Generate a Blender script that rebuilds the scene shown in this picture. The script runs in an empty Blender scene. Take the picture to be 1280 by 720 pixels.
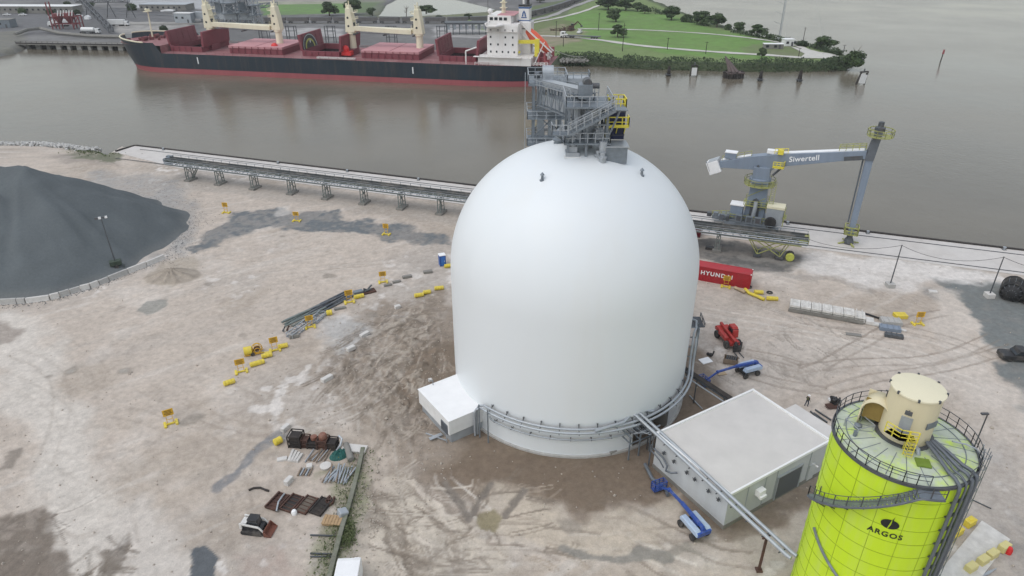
EXPO = 0.30; HAZE = 0.00014
import bpy, math, random
import numpy as np
from mathutils import Vector, Matrix
random.seed(7); RNG = np.random.default_rng(7)
PI = math.pi
S = bpy.context.scene
COL = S.collection
# ------------------------------------------------------------------ survey: camera position, and sight lines that meet the ground
CAM_H, FOC, PITCH = 56.0, 853.33, math.radians(28.13)
SP, CP = math.sin(PITCH), math.cos(PITCH)
WATER = -2.5
def G(px, py, z=0.0):
    """place on level z that the survey photo shows at px,py"""
    u, v = (px - 640) / FOC, (py - 360) / FOC
    t = (CAM_H - z) / (SP + v * CP)
    return Vector((u * t, t * (CP - v * SP), z))
def P(px, py, Y):
    """place at distance Y"""
    u, v = (px - 640) / FOC, (py - 360) / FOC
    t = Y / (CP - v * SP)
    return Vector((u * t, Y, CAM_H - t * (SP + v * CP)))
def top_z(px, py_base, py_top, z=0.0):
    return P(px, py_top, G(px, py_base, z).y).z
def lerp(a, b, t): return a + (b - a) * t

# ------------------------------------------------------------------ mesh collector
class MB:
    def __init__(s): s.v = []; s.f = []; s.m = None
    def add(s, vs, fs):
        o = len(s.v)
        s.v.extend([tuple(x) for x in vs]); s.f.extend([tuple(i + o for i in f) for f in fs])
        return s
    BF = [(0,3,2,1),(4,5,6,7),(0,1,5,4),(1,2,6,5),(2,3,7,6),(3,0,4,7)]
    def box(s, c, d, rz=0.0, rot=None):
        """centre c, size d"""
        x, y, z = d[0]/2, d[1]/2, d[2]/2
        Mx = rot if rot is not None else Matrix.Rotation(rz, 3, 'Z')
        c = Vector(c)
        return s.add([c + Mx @ Vector(q) for q in ((-x,-y,-z),(x,-y,-z),(x,y,-z),(-x,y,-z),(-x,-y,z),(x,-y,z),(x,y,z),(-x,y,z))], MB.BF)
    def bar(s, a, b, w, h=None, up=(0,0,1)):
        a, b = Vector(a), Vector(b); h = h or w
        d = (b - a)
        if d.length < 1e-6: return s
        d.normalize(); up = Vector(up)
        if abs(d.dot(up)) > .98: up = Vector((1,0,0)) if abs(d.x) < .9 else Vector((0,1,0))
        r = d.cross(up).normalized() * (w/2); t = r.cross(d).normalized() * (h/2)
        return s.add([a-r-t, a+r-t, a+r+t, a-r+t, b-r-t, b+r-t, b+r+t, b-r+t], [(0,3,2,1),(4,5,6,7),(0,1,5,4),(1,2,6,5),(2,3,7,6),(3,0,4,7)][:6])
    def tube(s, a, b, r, r2=None, n=8):
        return s.pipe([a, b], r, n, r2)
    def pipe(s, pts, r, n=8, r2=None):
        pts = [Vector(p) for p in pts]; vs = []; fs = []
        N = len(pts); up = None
        for i, p in enumerate(pts):
            d = (pts[min(i+1, N-1)] - pts[max(i-1, 0)]).normalized()
            if up is None:
                up = Vector((0,0,1)) if abs(d.z) < .9 else Vector((1,0,0))
            x = d.cross(up).normalized(); up = x.cross(d).normalized()
            rr = r if r2 is None else lerp(r, r2, i/(N-1))
            for k in range(n):
                a = 2*PI*k/n
                vs.append(p + x*(rr*math.cos(a)) + up*(rr*math.sin(a)))
        for i in range(N-1):
            for k in range(n):
                a, b = i*n+k, i*n+(k+1) % n
                fs.append((a, b, b+n, a+n))
        fs.append(tuple(range(n-1, -1, -1))); fs.append(tuple(range((N-1)*n, N*n)))
        return s.add(vs, fs)
    def lathe(s, prof, c=(0,0,0), n=32, a0=0.0, a1=2*PI, cap=True):
        c = Vector(c); vs = []; fs = []; full = abs(a1 - a0 - 2*PI) < 1e-6
        m = n if full else n + 1
        for (r, z) in prof:
            for k in range(m):
                a = a0 + (a1-a0)*k/n
                vs.append(c + Vector((r*math.cos(a), r*math.sin(a), z)))
        for i in range(len(prof)-1):
            for k in range(n):
                a, b = i*m+k, i*m+(k+1) % m
                fs.append((a, b, b+m, a+m))
        if cap and full:
            if prof[0][0] > 1e-4: fs.append(tuple(range(n-1, -1, -1)))
            if prof[-1][0] > 1e-4: fs.append(tuple(range((len(prof)-1)*m, len(prof)*m)))
        return s.add(vs, fs)
    def prism(s, poly, z0, z1):
        n = len(poly)
        vs = [(p[0], p[1], z0) for p in poly] + [(p[0], p[1], z1) for p in poly]
        ar = sum(poly[i][0]*poly[(i+1) % n][1] - poly[(i+1) % n][0]*poly[i][1] for i in range(n))
        fs = [tuple(range(n-1, -1, -1)), tuple(range(n, 2*n))] + [(i, (i+1) % n, (i+1) % n + n, i+n) for i in range(n)]
        if ar < 0: fs = [tuple(reversed(f)) for f in fs]
        return s.add(vs, fs)
    def prism_xz(s, poly, y0, y1, Mx=None):
        """outline in x,z swept along y"""
        n = len(poly)
        vs = [Vector((p[0], y0, p[1])) for p in poly] + [Vector((p[0], y1, p[1])) for p in poly]
        if Mx is not None: vs = [Mx @ q for q in vs]
        fs = [tuple(range(n)), tuple(range(2*n-1, n-1, -1))] + [(i, i+n, (i+1) % n + n, (i+1) % n) for i in range(n)]
        ar = sum(poly[i][0]*poly[(i+1) % n][1] - poly[(i+1) % n][0]*poly[i][1] for i in range(n))
        if ar < 0: fs = [tuple(reversed(f)) for f in fs]
        return s.add(vs, fs)
    def ball(s, c, r, n=10, sq=(1,1,1)):
        c = Vector(c); vs = []; fs = []; m = n//2
        for i in range(m+1):
            t = PI*i/m
            for k in range(n):
                a = 2*PI*k/n
                vs.append(c + Vector((r*sq[0]*math.sin(t)*math.cos(a), r*sq[1]*math.sin(t)*math.sin(a), -r*sq[2]*math.cos(t))))
        for i in range(m):
            for k in range(n):
                a, b = i*n+k, i*n+(k+1) % n
                fs.append((a, b, b+n, a+n))
        return s.add(vs, fs)
    def rail(s, pts, h=1.1, step=1.5, r=.03, closed=False, mids=1):
        """handrail with posts along a line"""
        pts = [Vector(p) for p in pts]
        if closed: pts = pts + [pts[0]]
        for a, b in zip(pts, pts[1:]):
            L = (b-a).length
            n = max(1, int(round(L/step)))
            for k in range(n+1):
                q = a.lerp(b, k/n); s.bar(q, q + Vector((0,0,h)), r*2)
            s.bar(a + Vector((0,0,h)), b + Vector((0,0,h)), r*2)
            for m in range(mids):
                z = h*(m+1)/(mids+1)
                s.bar(a + Vector((0,0,z)), b + Vector((0,0,z)), r*1.6)
        return s
    def truss(s, a, b, w, h, n, r=.08):
        """box lattice girder from a to b (centre line of its floor)"""
        a, b = Vector(a), Vector(b); d = (b-a).normalized()
        sd = d.cross(Vector((0,0,1))).normalized()*(w/2); up = Vector((0,0,h))
        for q in (sd, -sd, sd+up, -sd+up): s.bar(a+q, b+q, r*2)
        for k in range(n+1):
            p = a.lerp(b, k/n)
            for q in (sd, -sd): s.bar(p+q, p+q+up, r*1.5)
            s.bar(p+sd, p-sd, r*1.5); s.bar(p+sd+up, p-sd+up, r*1.2)
            if k < n:
                p2 = a.lerp(b, (k+1)/n)
                for q in (sd, -sd):
                    s.bar(p+q+(up if k % 2 else up*0), p2+q+(up*0 if k % 2 else up), r*1.2)
        return s
    def build(s, name, mat, parent=None, smooth=None, bevel=0, loc=None):
        me = bpy.data.meshes.new(name); me.from_pydata(s.v, [], s.f)
        me.materials.append(mat)
        if smooth:
            me.shade_smooth(); me.set_sharp_from_angle(angle=math.radians(smooth))
        o = bpy.data.objects.new(name, me); COL.objects.link(o)
        if parent is not None: o.parent = parent
        if loc is not None: o.location = loc
        if bevel:
            md = o.modifiers.new('bevel', 'BEVEL'); md.width = bevel; md.segments = 2; md.limit_method = 'ANGLE'
        return o

def tag(o, label=None, cat=None, group=None, kind=None):
    if label: o['label'] = label
    if cat: o['category'] = cat
    if group: o['group'] = group
    if kind: o['kind'] = kind
    return o
def thing(name, label, cat, loc=(0,0,0), rz=0.0, group=None):
    o = bpy.data.objects.new(name, None); COL.objects.link(o)
    o.empty_display_size = .3
    o.location = loc; o.rotation_euler = (0,0,rz)
    return tag(o, label, cat, group)
def dup(root, loc, rz=None, label=None, group=None, scale=None):
    kids = {}
    for o in bpy.data.objects:
        if o.parent is not None: kids.setdefault(o.parent.name, []).append(o)
    def cp(o, par):
        c = o.copy(); COL.objects.link(c)
        if par is not None: c.parent = par
        for k in kids.get(o.name, []): cp(k, c)
        return c
    r = cp(root, None); r.location = loc
    if rz is not None: r.rotation_euler = (0,0,rz)
    if label: r['label'] = label
    if group: r['group'] = group
    if scale: r.scale = scale
    return r
def text_mb(txt, size, depth, fmap, spacing=1.0, shear=0.0, bold=0.0, align='CENTER'):
    """letters as solid shapes; fmap(x, y, d) places them"""
    cu = bpy.data.curves.new('lettering', 'FONT'); cu.body = txt; cu.size = size; cu.align_x = align; cu.align_y = 'CENTER'
    cu.extrude = depth/2; cu.space_character = spacing; cu.shear = shear; cu.offset = bold; cu.resolution_u = 4
    o = bpy.data.objects.new('lettering', cu); COL.objects.link(o)
    dg = bpy.context.evaluated_depsgraph_get()
    me = bpy.data.meshes.new_from_object(o.evaluated_get(dg))
    mb = MB(); mb.v = [tuple(fmap(v.co.x, v.co.y, v.co.z + depth/2)) for v in me.vertices]
    mb.f = [tuple(p.vertices) for p in me.polygons]
    bpy.data.objects.remove(o); bpy.data.curves.remove(cu); bpy.data.meshes.remove(me)
    return mb

# ------------------------------------------------------------------ materials
def NT(name):
    m = bpy.data.materials.new(name); m.use_nodes = True
    nt = m.node_tree; b = nt.nodes['Principled BSDF']
    return m, nt, b
def M(name, col, rough=.6, var=.18, scale=1.5, metal=0.0, dirt=None, dirt_amt=.35, dirt_scale=.6, streak=False, bump=0.0, spec=.4):
    """surface colour with uneven wear, streaks and dirt"""
    m, nt, b = NT(name); N, L = nt.nodes, nt.links
    tc = N.new('ShaderNodeTexCoord')
    src = tc.outputs['Object']
    mp = N.new('ShaderNodeMapping'); L.new(src, mp.inputs[0])
    if streak: mp.inputs['Scale'].default_value = (1, 1, .12)
    n1 = N.new('ShaderNodeTexNoise'); n1.inputs['Scale'].default_value = scale; n1.inputs['Detail'].default_value = 6; n1.inputs['Roughness'].default_value = .65
    L.new(mp.outputs[0], n1.inputs['Vector'])
    r1 = N.new('ShaderNodeMapRange'); r1.inputs[1].default_value = .25; r1.inputs[2].default_value = .75
    r1.inputs[3].default_value = 1 - var; r1.inputs[4].default_value = 1 + var*.6
    L.new(n1.outputs['Fac'], r1.inputs[0])
    mul = N.new('ShaderNodeVectorMath'); mul.operation = 'SCALE'
    mul.inputs[0].default_value = col[:3]; L.new(r1.outputs[0], mul.inputs['Scale'])
    out = mul.outputs[0]
    if dirt:
        n2 = N.new('ShaderNodeTexNoise'); n2.inputs['Scale'].default_value = dirt_scale; n2.inputs['Detail'].default_value = 8; n2.inputs['Roughness'].default_value = .7
        L.new(mp.outputs[0], n2.inputs['Vector'])
        r2 = N.new('ShaderNodeMapRange'); r2.inputs[1].default_value = .48; r2.inputs[2].default_value = .72; r2.inputs[4].default_value = dirt_amt
        L.new(n2.outputs['Fac'], r2.inputs[0])
        mx = N.new('ShaderNodeMix'); mx.data_type = 'RGBA'
        L.new(r2.outputs[0], mx.inputs['Factor']); L.new(out, mx.inputs['A']); mx.inputs['B'].default_value = (*dirt[:3], 1)
        out = mx.outputs['Result']
    L.new(out, b.inputs['Base Color'])
    r3 = N.new('ShaderNodeMapRange'); r3.inputs[3].default_value = max(.05, rough-.1); r3.inputs[4].default_value = min(1, rough+.12)
    L.new(n1.outputs['Fac'], r3.inputs[0]); L.new(r3.outputs[0], b.inputs['Roughness'])
    b.inputs['Metallic'].default_value = metal
    b.inputs['Specular IOR Level'].default_value = spec
    if bump:
        bp = N.new('ShaderNodeBump'); bp.inputs['Strength'].default_value = min(1, bump); bp.inputs['Distance'].default_value = .05
        L.new(n1.outputs['Fac'], bp.inputs['Height']); L.new(bp.outputs[0], b.inputs['Normal'])
    return m
BROWN = (.22,.17,.12); RUST = (.16,.075,.04); DUST = (.42,.37,.31)
m_dome = M('dome_coating', (.70,.73,.745), .42, .035, .22, dirt=(.64,.645,.63), dirt_amt=.4, dirt_scale=.22, streak=True)
m_white = M('white_paint', (.74,.74,.73), .45, .08, .8, dirt=(.5,.47,.42), dirt_amt=.3)
m_steel = M('galvanised_steel', (.21,.24,.27), .45, .25, 2.0, metal=.35, dirt=(.2,.2,.2), dirt_amt=.3)
m_steel_pale = M('pale_galvanised_steel', (.40,.43,.46), .4, .18, 1.2, metal=.3, dirt=(.34,.33,.31), dirt_amt=.35)
m_steel_dark = M('dark_steel', (.10,.11,.12), .5, .3, 2.0, metal=.3, dirt=RUST, dirt_amt=.25)
m_black = M('black_rubber', (.022,.022,.024), .7, .3, 3, dirt=DUST, dirt_amt=.12)
m_tyre = M('tyre_rubber', (.03,.03,.031), .8, .3, 4, dirt=DUST, dirt_amt=.3)
m_yellow = M('yellow_plastic', (.70,.55,.06), .5, .2, 2.5, dirt=(.42,.35,.17), dirt_amt=.6, dirt_scale=1.5)
m_safety = M('safety_yellow_paint', (.72,.62,.07), .45, .15, 1.5)
m_sign = M('amber_sign_face', (.68,.40,.03), .5, .22, 2.5, dirt=(.40,.22,.04), dirt_amt=.4, dirt_scale=2)
m_navy = M('navy_blue_panel', (.012,.018,.06), .35, .2, 1.2)
m_concrete = M('concrete', (.44,.43,.41), .85, .22, 1.4, dirt=(.25,.23,.20), dirt_amt=.5, bump=.3)
m_conc_white = M('pale_concrete', (.60,.58,.55), .85, .2, 1.0, dirt=(.33,.30,.27), dirt_amt=.45, bump=.3)
m_conc_dark = M('weathered_concrete', (.24,.23,.21), .9, .3, 1.2, dirt=(.10,.10,.09), dirt_amt=.5, bump=.3)
m_bwall = M('grey_metal_cladding', (.50,.52,.53), .5, .06, .8, dirt=(.38,.37,.35), dirt_amt=.25, streak=True)
m_broof = M('white_membrane_roof', (.60,.575,.55), .75, .08, .35, dirt=(.50,.48,.46), dirt_amt=.55, dirt_scale=.25)
m_shutter = M('dark_grey_shutter', (.10,.11,.12), .5, .12, 1)
m_lime = M('lime_green_paint', (.54,.74,.02), .42, .09, .5, streak=True, dirt=(.50,.60,.20), dirt_amt=.45, dirt_scale=.8)
m_deckdust = M('dusty_silo_deck', (.47,.52,.42), .7, .18, 1.2, dirt=(.54,.72,.05), dirt_amt=1.0, dirt_scale=.5)
m_cream = M('cream_paint', (.66,.59,.40), .5, .1, .6, dirt=(.46,.41,.31), dirt_amt=.45, streak=True)
m_cream_lid = M('pale_cream_lid', (.72,.67,.49), .55, .1, .8, dirt=(.55,.50,.38), dirt_amt=.4, dirt_scale=.8)
m_pipe = M('dark_grey_pipe', (.13,.145,.165), .45, .2, 1.5, metal=.2)
m_blue = M('blue_lift_paint', (.03,.08,.33), .45, .3, 3, dirt=(.25,.25,.28), dirt_amt=.5, dirt_scale=2)
m_pblue = M('pale_blue_cowl', (.40,.50,.64), .45, .2, 3, dirt=(.40,.40,.40), dirt_amt=.6, dirt_scale=2)
m_red = M('red_machine_paint', (.42,.035,.03), .45, .3, 3, dirt=(.30,.13,.10), dirt_amt=.6, dirt_scale=2)
m_contred = M('red_container_paint', (.42,.025,.035), .45, .15, .8, dirt=(.30,.07,.06), dirt_amt=.4, streak=True)
m_controof = M('faded_red_roof', (.52,.10,.10), .6, .12, .8, dirt=(.45,.22,.2), dirt_amt=.35)
m_glass = M('dark_glass', (.02,.025,.03), .12, .1, 1, spec=.6)
m_rust = M('rusty_steel', (.085,.045,.035), .85, .35, 2, dirt=(.16,.08,.05), dirt_amt=.5)
m_wood = M('weathered_timber', (.26,.20,.15), .85, .3, 2.5, dirt=(.14,.11,.09), dirt_amt=.4)
m_woodlight = M('pale_timber', (.45,.34,.22), .8, .25, 2, dirt=(.3,.22,.15), dirt_amt=.3)
m_teal = M('teal_tarpaulin', (.02,.11,.095), .6, .3, 3)
m_pileagg = None
m_crane = M('blue_grey_crane_paint', (.21,.255,.32), .45, .12, .8, dirt=(.16,.17,.18), dirt_amt=.3, streak=True)
m_palewhite = M('chalky_white', (.80,.80,.80), .5, .06, 1)
m_letter = M('white_lettering', (.82,.82,.82), .5, .04, 1)
m_letter_black = M('black_lettering', (.012,.015,.015), .5, .04, 1)
m_hull = M('black_hull_paint', (.014,.026,.040), .42, .25, .12, dirt=(.085,.065,.055), dirt_amt=.55, dirt_scale=.5, streak=True)
m_boot = M('red_boot_topping', (.34,.09,.10), .6, .15, .15, dirt=(.20,.06,.07), dirt_amt=.5, streak=True)
m_deck = M('oxide_red_deck', (.27,.115,.12), .7, .3, .3, dirt=(.36,.26,.25), dirt_amt=.55, dirt_scale=.15)
m_hatch = M('maroon_hatch_paint', (.22,.055,.07), .55, .2, .3, dirt=(.11,.03,.04), dirt_amt=.4)
m_hatchtop = M('faded_pink_hatch_top', (.50,.25,.265), .7, .1, .3, dirt=(.36,.15,.16), dirt_amt=.4)
m_mast = M('cream_crane_paint', (.76,.71,.54), .5, .08, .4, dirt=(.5,.38,.22), dirt_amt=.25, streak=True)
m_super = M('ship_white_paint', (.76,.74,.72), .5, .06, .4, dirt=(.58,.46,.38), dirt_amt=.3, streak=True)
m_brightred = M('bright_red_plastic', (.62,.03,.03), .5, .15, 1)
m_orange = M('orange_lifeboat', (.70,.12,.06), .45, .1, 1)
m_hold = M('dark_hold_steel', (.05,.022,.028), .8, .3, .3)
m_funblue = M('funnel_blue', (.03,.10,.28), .5, .1, 1)
m_green = M('generator_green', (.05,.07,.05), .6, .3, 3)
m_bluetoilet = M('blue_plastic', (.02,.09,.33), .45, .12, 2)
m_railcar = M('dusty_grey_railcar', (.15,.14,.135), .8, .3, .5, dirt=(.08,.075,.07), dirt_amt=.5)
m_asph = M('grey_road_surface', (.14,.138,.135), .9, .2, .1, dirt=(.10,.10,.10), dirt_amt=.5, dirt_scale=.05)
m_gravelroad = M('white_gravel_road', (.52,.50,.46), .95, .15, .3)
m_bark = M('bark', (.09,.07,.05), .9, .3, 3)
m_apron = M('quay_concrete', (.56,.53,.50), .85, .12, .35, dirt=(.40,.36,.32), dirt_amt=.5, dirt_scale=.12, bump=.15)
m_timberdark = M('tarred_timber', (.035,.03,.028), .8, .35, 2, dirt=(.12,.09,.07), dirt_amt=.35)
def foliage(name, c1, c2, scale=.5):
    m, nt, b = NT(name); N, L = nt.nodes, nt.links
    tc = N.new('ShaderNodeTexCoord'); n = N.new('ShaderNodeTexNoise'); n.inputs['Scale'].default_value = scale; n.inputs['Detail'].default_value = 5
    L.new(tc.outputs['Object'], n.inputs['Vector'])
    r = N.new('ShaderNodeValToRGB'); r.color_ramp.elements[0].position = .32; r.color_ramp.elements[1].position = .68
    r.color_ramp.elements[0].color = (*c1, 1); r.color_ramp.elements[1].color = (*c2, 1)
    L.new(n.outputs['Fac'], r.inputs[0]); L.new(r.outputs[0], b.inputs['Base Color'])
    b.inputs['Roughness'].default_value = .7; b.inputs['Specular IOR Level'].default_value = .2
    return m
m_leaf = foliage('oak_leaves', (.026,.050,.020), (.080,.120,.045))
m_leaf2 = foliage('willow_leaves', (.040,.065,.028), (.085,.125,.05))
m_scrub = foliage('scrub_leaves', (.018,.036,.015), (.060,.085,.036), .25)
m_weed = foliage('weed_leaves', (.075,.105,.04), (.16,.18,.09), 1.2)
# ------------------------------------------------------------------ noise on arrays
def vnoise(x, y, seed=0):
    xi = np.floor(x).astype(np.int64); yi = np.floor(y).astype(np.int64)
    fx = x - xi; fy = y - yi
    fx = fx*fx*(3-2*fx); fy = fy*fy*(3-2*fy)
    def h(a, b):
        n = (a*374761393 + b*668265263 + seed*974711) & 0xffffffff
        n = ((n ^ (n >> 13))*1274126177) & 0xffffffff
        return ((n ^ (n >> 16)) & 0xffff)/65535.0
    return (h(xi,yi)*(1-fx)+h(xi+1,yi)*fx)*(1-fy) + (h(xi,yi+1)*(1-fx)+h(xi+1,yi+1)*fx)*fy
def fbm(x, y, oct=5, seed=0, gain=.55):
    s = 0; a = 1; t = 0
    for i in range(oct):
        s = s + a*vnoise(x*2**i + 17.3*i, y*2**i - 9.1*i, seed+i); t += a; a *= gain
    return s/t
def sstep(a, b, x):
    t = np.clip((x-a)/(b-a), 0, 1); return t*t*(3-2*t)
def in_poly(X, Y, poly):
    r = np.zeros(X.shape, bool); n = len(poly)
    for i in range(n):
        x1, y1 = poly[i][0], poly[i][1]; x2, y2 = poly[(i+1) % n][0], poly[(i+1) % n][1]
        if abs(y2-y1) < 1e-9: continue
        c = ((y1 > Y) != (y2 > Y)) & (X < (x2-x1)*(Y-y1)/(y2-y1) + x1)
        r ^= c
    return r
def seg_dist(X, Y, pts):
    d = np.full(X.shape, 1e9)
    for a, b in zip(pts, pts[1:]):
        dx, dy = b[0]-a[0], b[1]-a[1]; L = dx*dx+dy*dy+1e-9
        t = np.clip(((X-a[0])*dx + (Y-a[1])*dy)/L, 0, 1)
        d = np.minimum(d, np.hypot(X-a[0]-t*dx, Y-a[1]-t*dy))
    return d
def poly_sd(X, Y, poly):
    """positive inside"""
    d = seg_dist(X, Y, list(poly)+[poly[0]])
    return np.where(in_poly(X, Y, poly), d, -d)
def axis(lo, hi, step, far_lo, far_hi):
    a = list(np.arange(lo, hi, step)); s = step
    while a[0] > far_lo: s *= 1.35; a.insert(0, a[0]-s)
    s = step
    while a[-1] < far_hi: s *= 1.35; a.append(a[-1]+s)
    return np.array(a)
def sheet(name, xs, ys, Z, C, Rg, mat, keep=None, kind='structure'):
    nx, ny = len(xs), len(ys)
    X, Y = np.meshgrid(xs, ys)
    co = np.stack([X, Y, Z], -1).reshape(-1, 3).astype(np.float32)
    i = np.arange((nx-1)*(ny-1)); r = i//(nx-1); c = i % (nx-1); a = r*nx+c
    F = np.stack([a, a+1, a+1+nx, a+nx], -1)
    if keep is not None:
        k = keep.reshape(-1); F = F[k[F].any(1)]
        used = np.zeros(nx*ny, bool); used[F.reshape(-1)] = True
        mp = np.cumsum(used)-1; co = co[used]; F = mp[F]
        C = C.reshape(-1, 3)[used]; Rg = Rg.reshape(-1)[used]
    me = bpy.data.meshes.new(name)
    me.vertices.add(len(co)); me.vertices.foreach_set('co', co.ravel())
    me.loops.add(F.size); me.loops.foreach_set('vertex_index', F.ravel().astype(np.int32))
    me.polygons.add(len(F)); me.polygons.foreach_set('loop_start', (np.arange(len(F))*4).astype(np.int32))
    me.update(calc_edges=True)
    at = me.attributes.new('soil', 'FLOAT_COLOR', 'POINT')
    cc = np.concatenate([C.reshape(-1, 3), Rg.reshape(-1, 1)], 1).astype(np.float32)
    at.data.foreach_set('color', cc.ravel())
    me.materials.append(mat); me.shade_smooth()
    o = bpy.data.objects.new(name, me); COL.objects.link(o)
    if kind: o['kind'] = kind
    return o
def soil_mat(name, fine=.22, s1=1.3, s2=9.0, bump=.5):
    m, nt, b = NT(name); N, L = nt.nodes, nt.links
    at = N.new('ShaderNodeAttribute'); at.attribute_name = 'soil'
    tc = N.new('ShaderNodeTexCoord')
    a = N.new('ShaderNodeTexNoise'); a.inputs['Scale'].default_value = s1; a.inputs['Detail'].default_value = 9; a.inputs['Roughness'].default_value = .72
    c = N.new('ShaderNodeTexNoise'); c.inputs['Scale'].default_value = s2; c.inputs['Detail'].default_value = 4
    L.new(tc.outputs['Object'], a.inputs['Vector']); L.new(tc.outputs['Object'], c.inputs['Vector'])
    ad = N.new('ShaderNodeMath'); ad.operation = 'MULTIPLY_ADD'; ad.inputs[1].default_value = .45
    L.new(c.outputs['Fac'], ad.inputs[0]); L.new(a.outputs['Fac'], ad.inputs[2])
    r = N.new('ShaderNodeMapRange'); r.inputs[1].default_value = .42; r.inputs[2].default_value = 1.02; r.inputs[3].default_value = 1-fine; r.inputs[4].default_value = 1+fine
    L.new(ad.outputs[0], r.inputs[0])
    sc = N.new('ShaderNodeVectorMath'); sc.operation = 'SCALE'
    L.new(at.outputs['Color'], sc.inputs[0]); L.new(r.outputs[0], sc.inputs['Scale'])
    L.new(sc.outputs[0], b.inputs['Base Color']); L.new(at.outputs['Alpha'], b.inputs['Roughness'])
    b.inputs['Specular IOR Level'].default_value = .25
    bp = N.new('ShaderNodeBump'); bp.inputs['Strength'].default_value = bump; bp.inputs['Distance'].default_value = .12
    L.new(ad.outputs[0], bp.inputs['Height']); L.new(bp.outputs[0], b.inputs['Normal'])
    return m
m_soil = soil_mat('yard_soil', .24, 1.1, 7.0, .6)
m_far = soil_mat('far_land_soil', .22, .25, 1.5, .3)

# ------------------------------------------------------------------ key lines of the place
Q0, Q1 = G(170,182), G(1280,313)
QD = (Q1-Q0).normalized(); QN = Vector((QD.y, -QD.x, 0))          # QN points inland
if QN.y > 0: QN = -QN
QROT = math.atan2(QD.y, QD.x)
def Q(along, inland, z=0.0): return Q0 + QD*along + QN*inland + Vector((0,0,z))
DC = Vector((7.70, 77.54, 0)); DR = 15.41; DH = 18.0; DT = 15.45
shore = [G(-400,168), G(-150,172), G(0,177.5), G(55,178), G(92,181), G(104,184), G(125,184.5), G(143,190)]

# ------------------------------------------------------------------ yard ground
xs = axis(-112, 108, .21, -1500, 1500); ys = axis(34, 190, .21, -500, 215)
X, Y = np.meshgrid(xs, ys)
wx = (fbm(X*.12, Y*.12, 5, 3)-.5); wy = (fbm(X*.12, Y*.12, 5, 11)-.5)
n_big = fbm(X*.035, Y*.035, 5, 21); n_mid = fbm(X*.15, Y*.15, 6, 31); n_fine = fbm(X*.8, Y*.8, 4, 41)
n_str = fbm((X*.8+Y*.6)*.05, (Y*.8-X*.6)*.5, 5, 51)
def c3(c): return np.array(c, float)
PALE, GREY, TAN, WHITE = c3((.475,.410,.350)), c3((.375,.338,.302)), c3((.345,.29,.235)), c3((.60,.56,.515))
Cg = np.empty(X.shape+(3,)); Cg[:] = PALE
Rg = np.full(X.shape, .92); Zg = (n_mid-.5)*.16 + (n_big-.5)*.1 - .04
def mixc(mask, col):
    global Cg
    Cg += (c3(col)-Cg)*mask[..., None]
mixc(sstep(.45,.70,n_big)*.65, GREY)
mixc(sstep(.58,.80,n_mid)*.35, WHITE)
mixc(sstep(.55,.72,fbm(X*.07,Y*.07,5,61))*.55, TAN)
mixc(sstep(.55,.8,n_str)*.35, GREY)
mixc(sstep(.40,.18,n_str)*.35, WHITE)
n_sp = fbm(X*.45, Y*.45, 5, 71); mixc(sstep(.60,.72,n_sp)*sstep(.46,.62,n_big)*.75, (.64,.60,.56)); mixc(sstep(.38,.28,n_sp)*sstep(.35,.55,n_mid)*.3, (.30,.265,.23))
n_cr = np.abs(fbm(X*.10+wx*2, Y*.10+wy*2, 5, 81)-.5); mixc(sstep(.02,.0,n_cr)*.18, (.29,.255,.22))
def window(pts, m):
    x0, x1 = min(p[0] for p in pts)-m, max(p[0] for p in pts)+m; y0, y1 = min(p[1] for p in pts)-m, max(p[1] for p in pts)+m
    return slice(np.searchsorted(ys, y0), np.searchsorted(ys, y1)), slice(np.searchsorted(xs, x0), np.searchsorted(xs, x1))
def put(mask, w, col, rough=None, dz=0):
    Cg[w] += (c3(col)-Cg[w])*mask[..., None]
    if rough is not None: Rg[w] += (rough-Rg[w])*mask
    if dz: Zg[w] += mask*dz
def patch(px, col, op=1.0, soft=1.2, warp=6.0, rough=None, grain=0.0, dz=0, world=False):
    pts = [p if world else G(*p) for p in px]
    w = window(pts, 6+warp)
    if X[w].size == 0: return
    sd = poly_sd(X[w]+wx[w]*warp*2, Y[w]+wy[w]*warp*2, pts)
    m = sstep(-soft*.55, soft*.55, sd + (n_mid[w]-.5)*warp*.6 + (n_fine[w]-.5)*1.2)*op
    if grain: m = m*(1-grain + grain*sstep(.40,.58,n_mid[w]*.5+n_fine[w]*.5))
    put(m, w, col, rough, dz)
def stroke(px, width, col, op=1.0, soft=.5, warp=2.0, rough=None, grain=0.0, dz=0, world=False):
    pts = [p if world else G(*p) for p in px]
    w = window(pts, width+soft+warp+2)
    if X[w].size == 0: return
    d = seg_dist(X[w]+wx[w]*warp*2, Y[w]+wy[w]*warp*2, pts)
    m = sstep(width/2+soft*.5, width/2-soft*.35, d + (n_mid[w]-.5)*warp*.5 + (n_fine[w]-.5)*min(1.2, width*.6))*op
    if grain: m = m*(1-grain + grain*sstep(.38,.58,n_mid[w]*.4+n_fine[w]*.6))
    put(m, w, col, rough, dz)
DAMP, MUD, SLATE = (.185,.142,.105), (.255,.21,.168), (.135,.147,.153)
# apron side and conveyor strip
stroke([(236,228),(410,248),(552,267),(700,285),(880,312),(1012,328)], 9, (.375,.335,.295), .75, 3, 3, grain=.4)
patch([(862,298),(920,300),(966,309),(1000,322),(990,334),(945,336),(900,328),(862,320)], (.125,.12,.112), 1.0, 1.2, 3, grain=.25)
stroke([(930,322),(1000,335),(1080,348)], 1.6, (.25,.235,.215), .7, 1, 3, grain=.4)
stroke([(930,330),(1000,345),(1080,360)], 2, (.27,.25,.23), .5, 1, 3, grain=.5)
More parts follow.
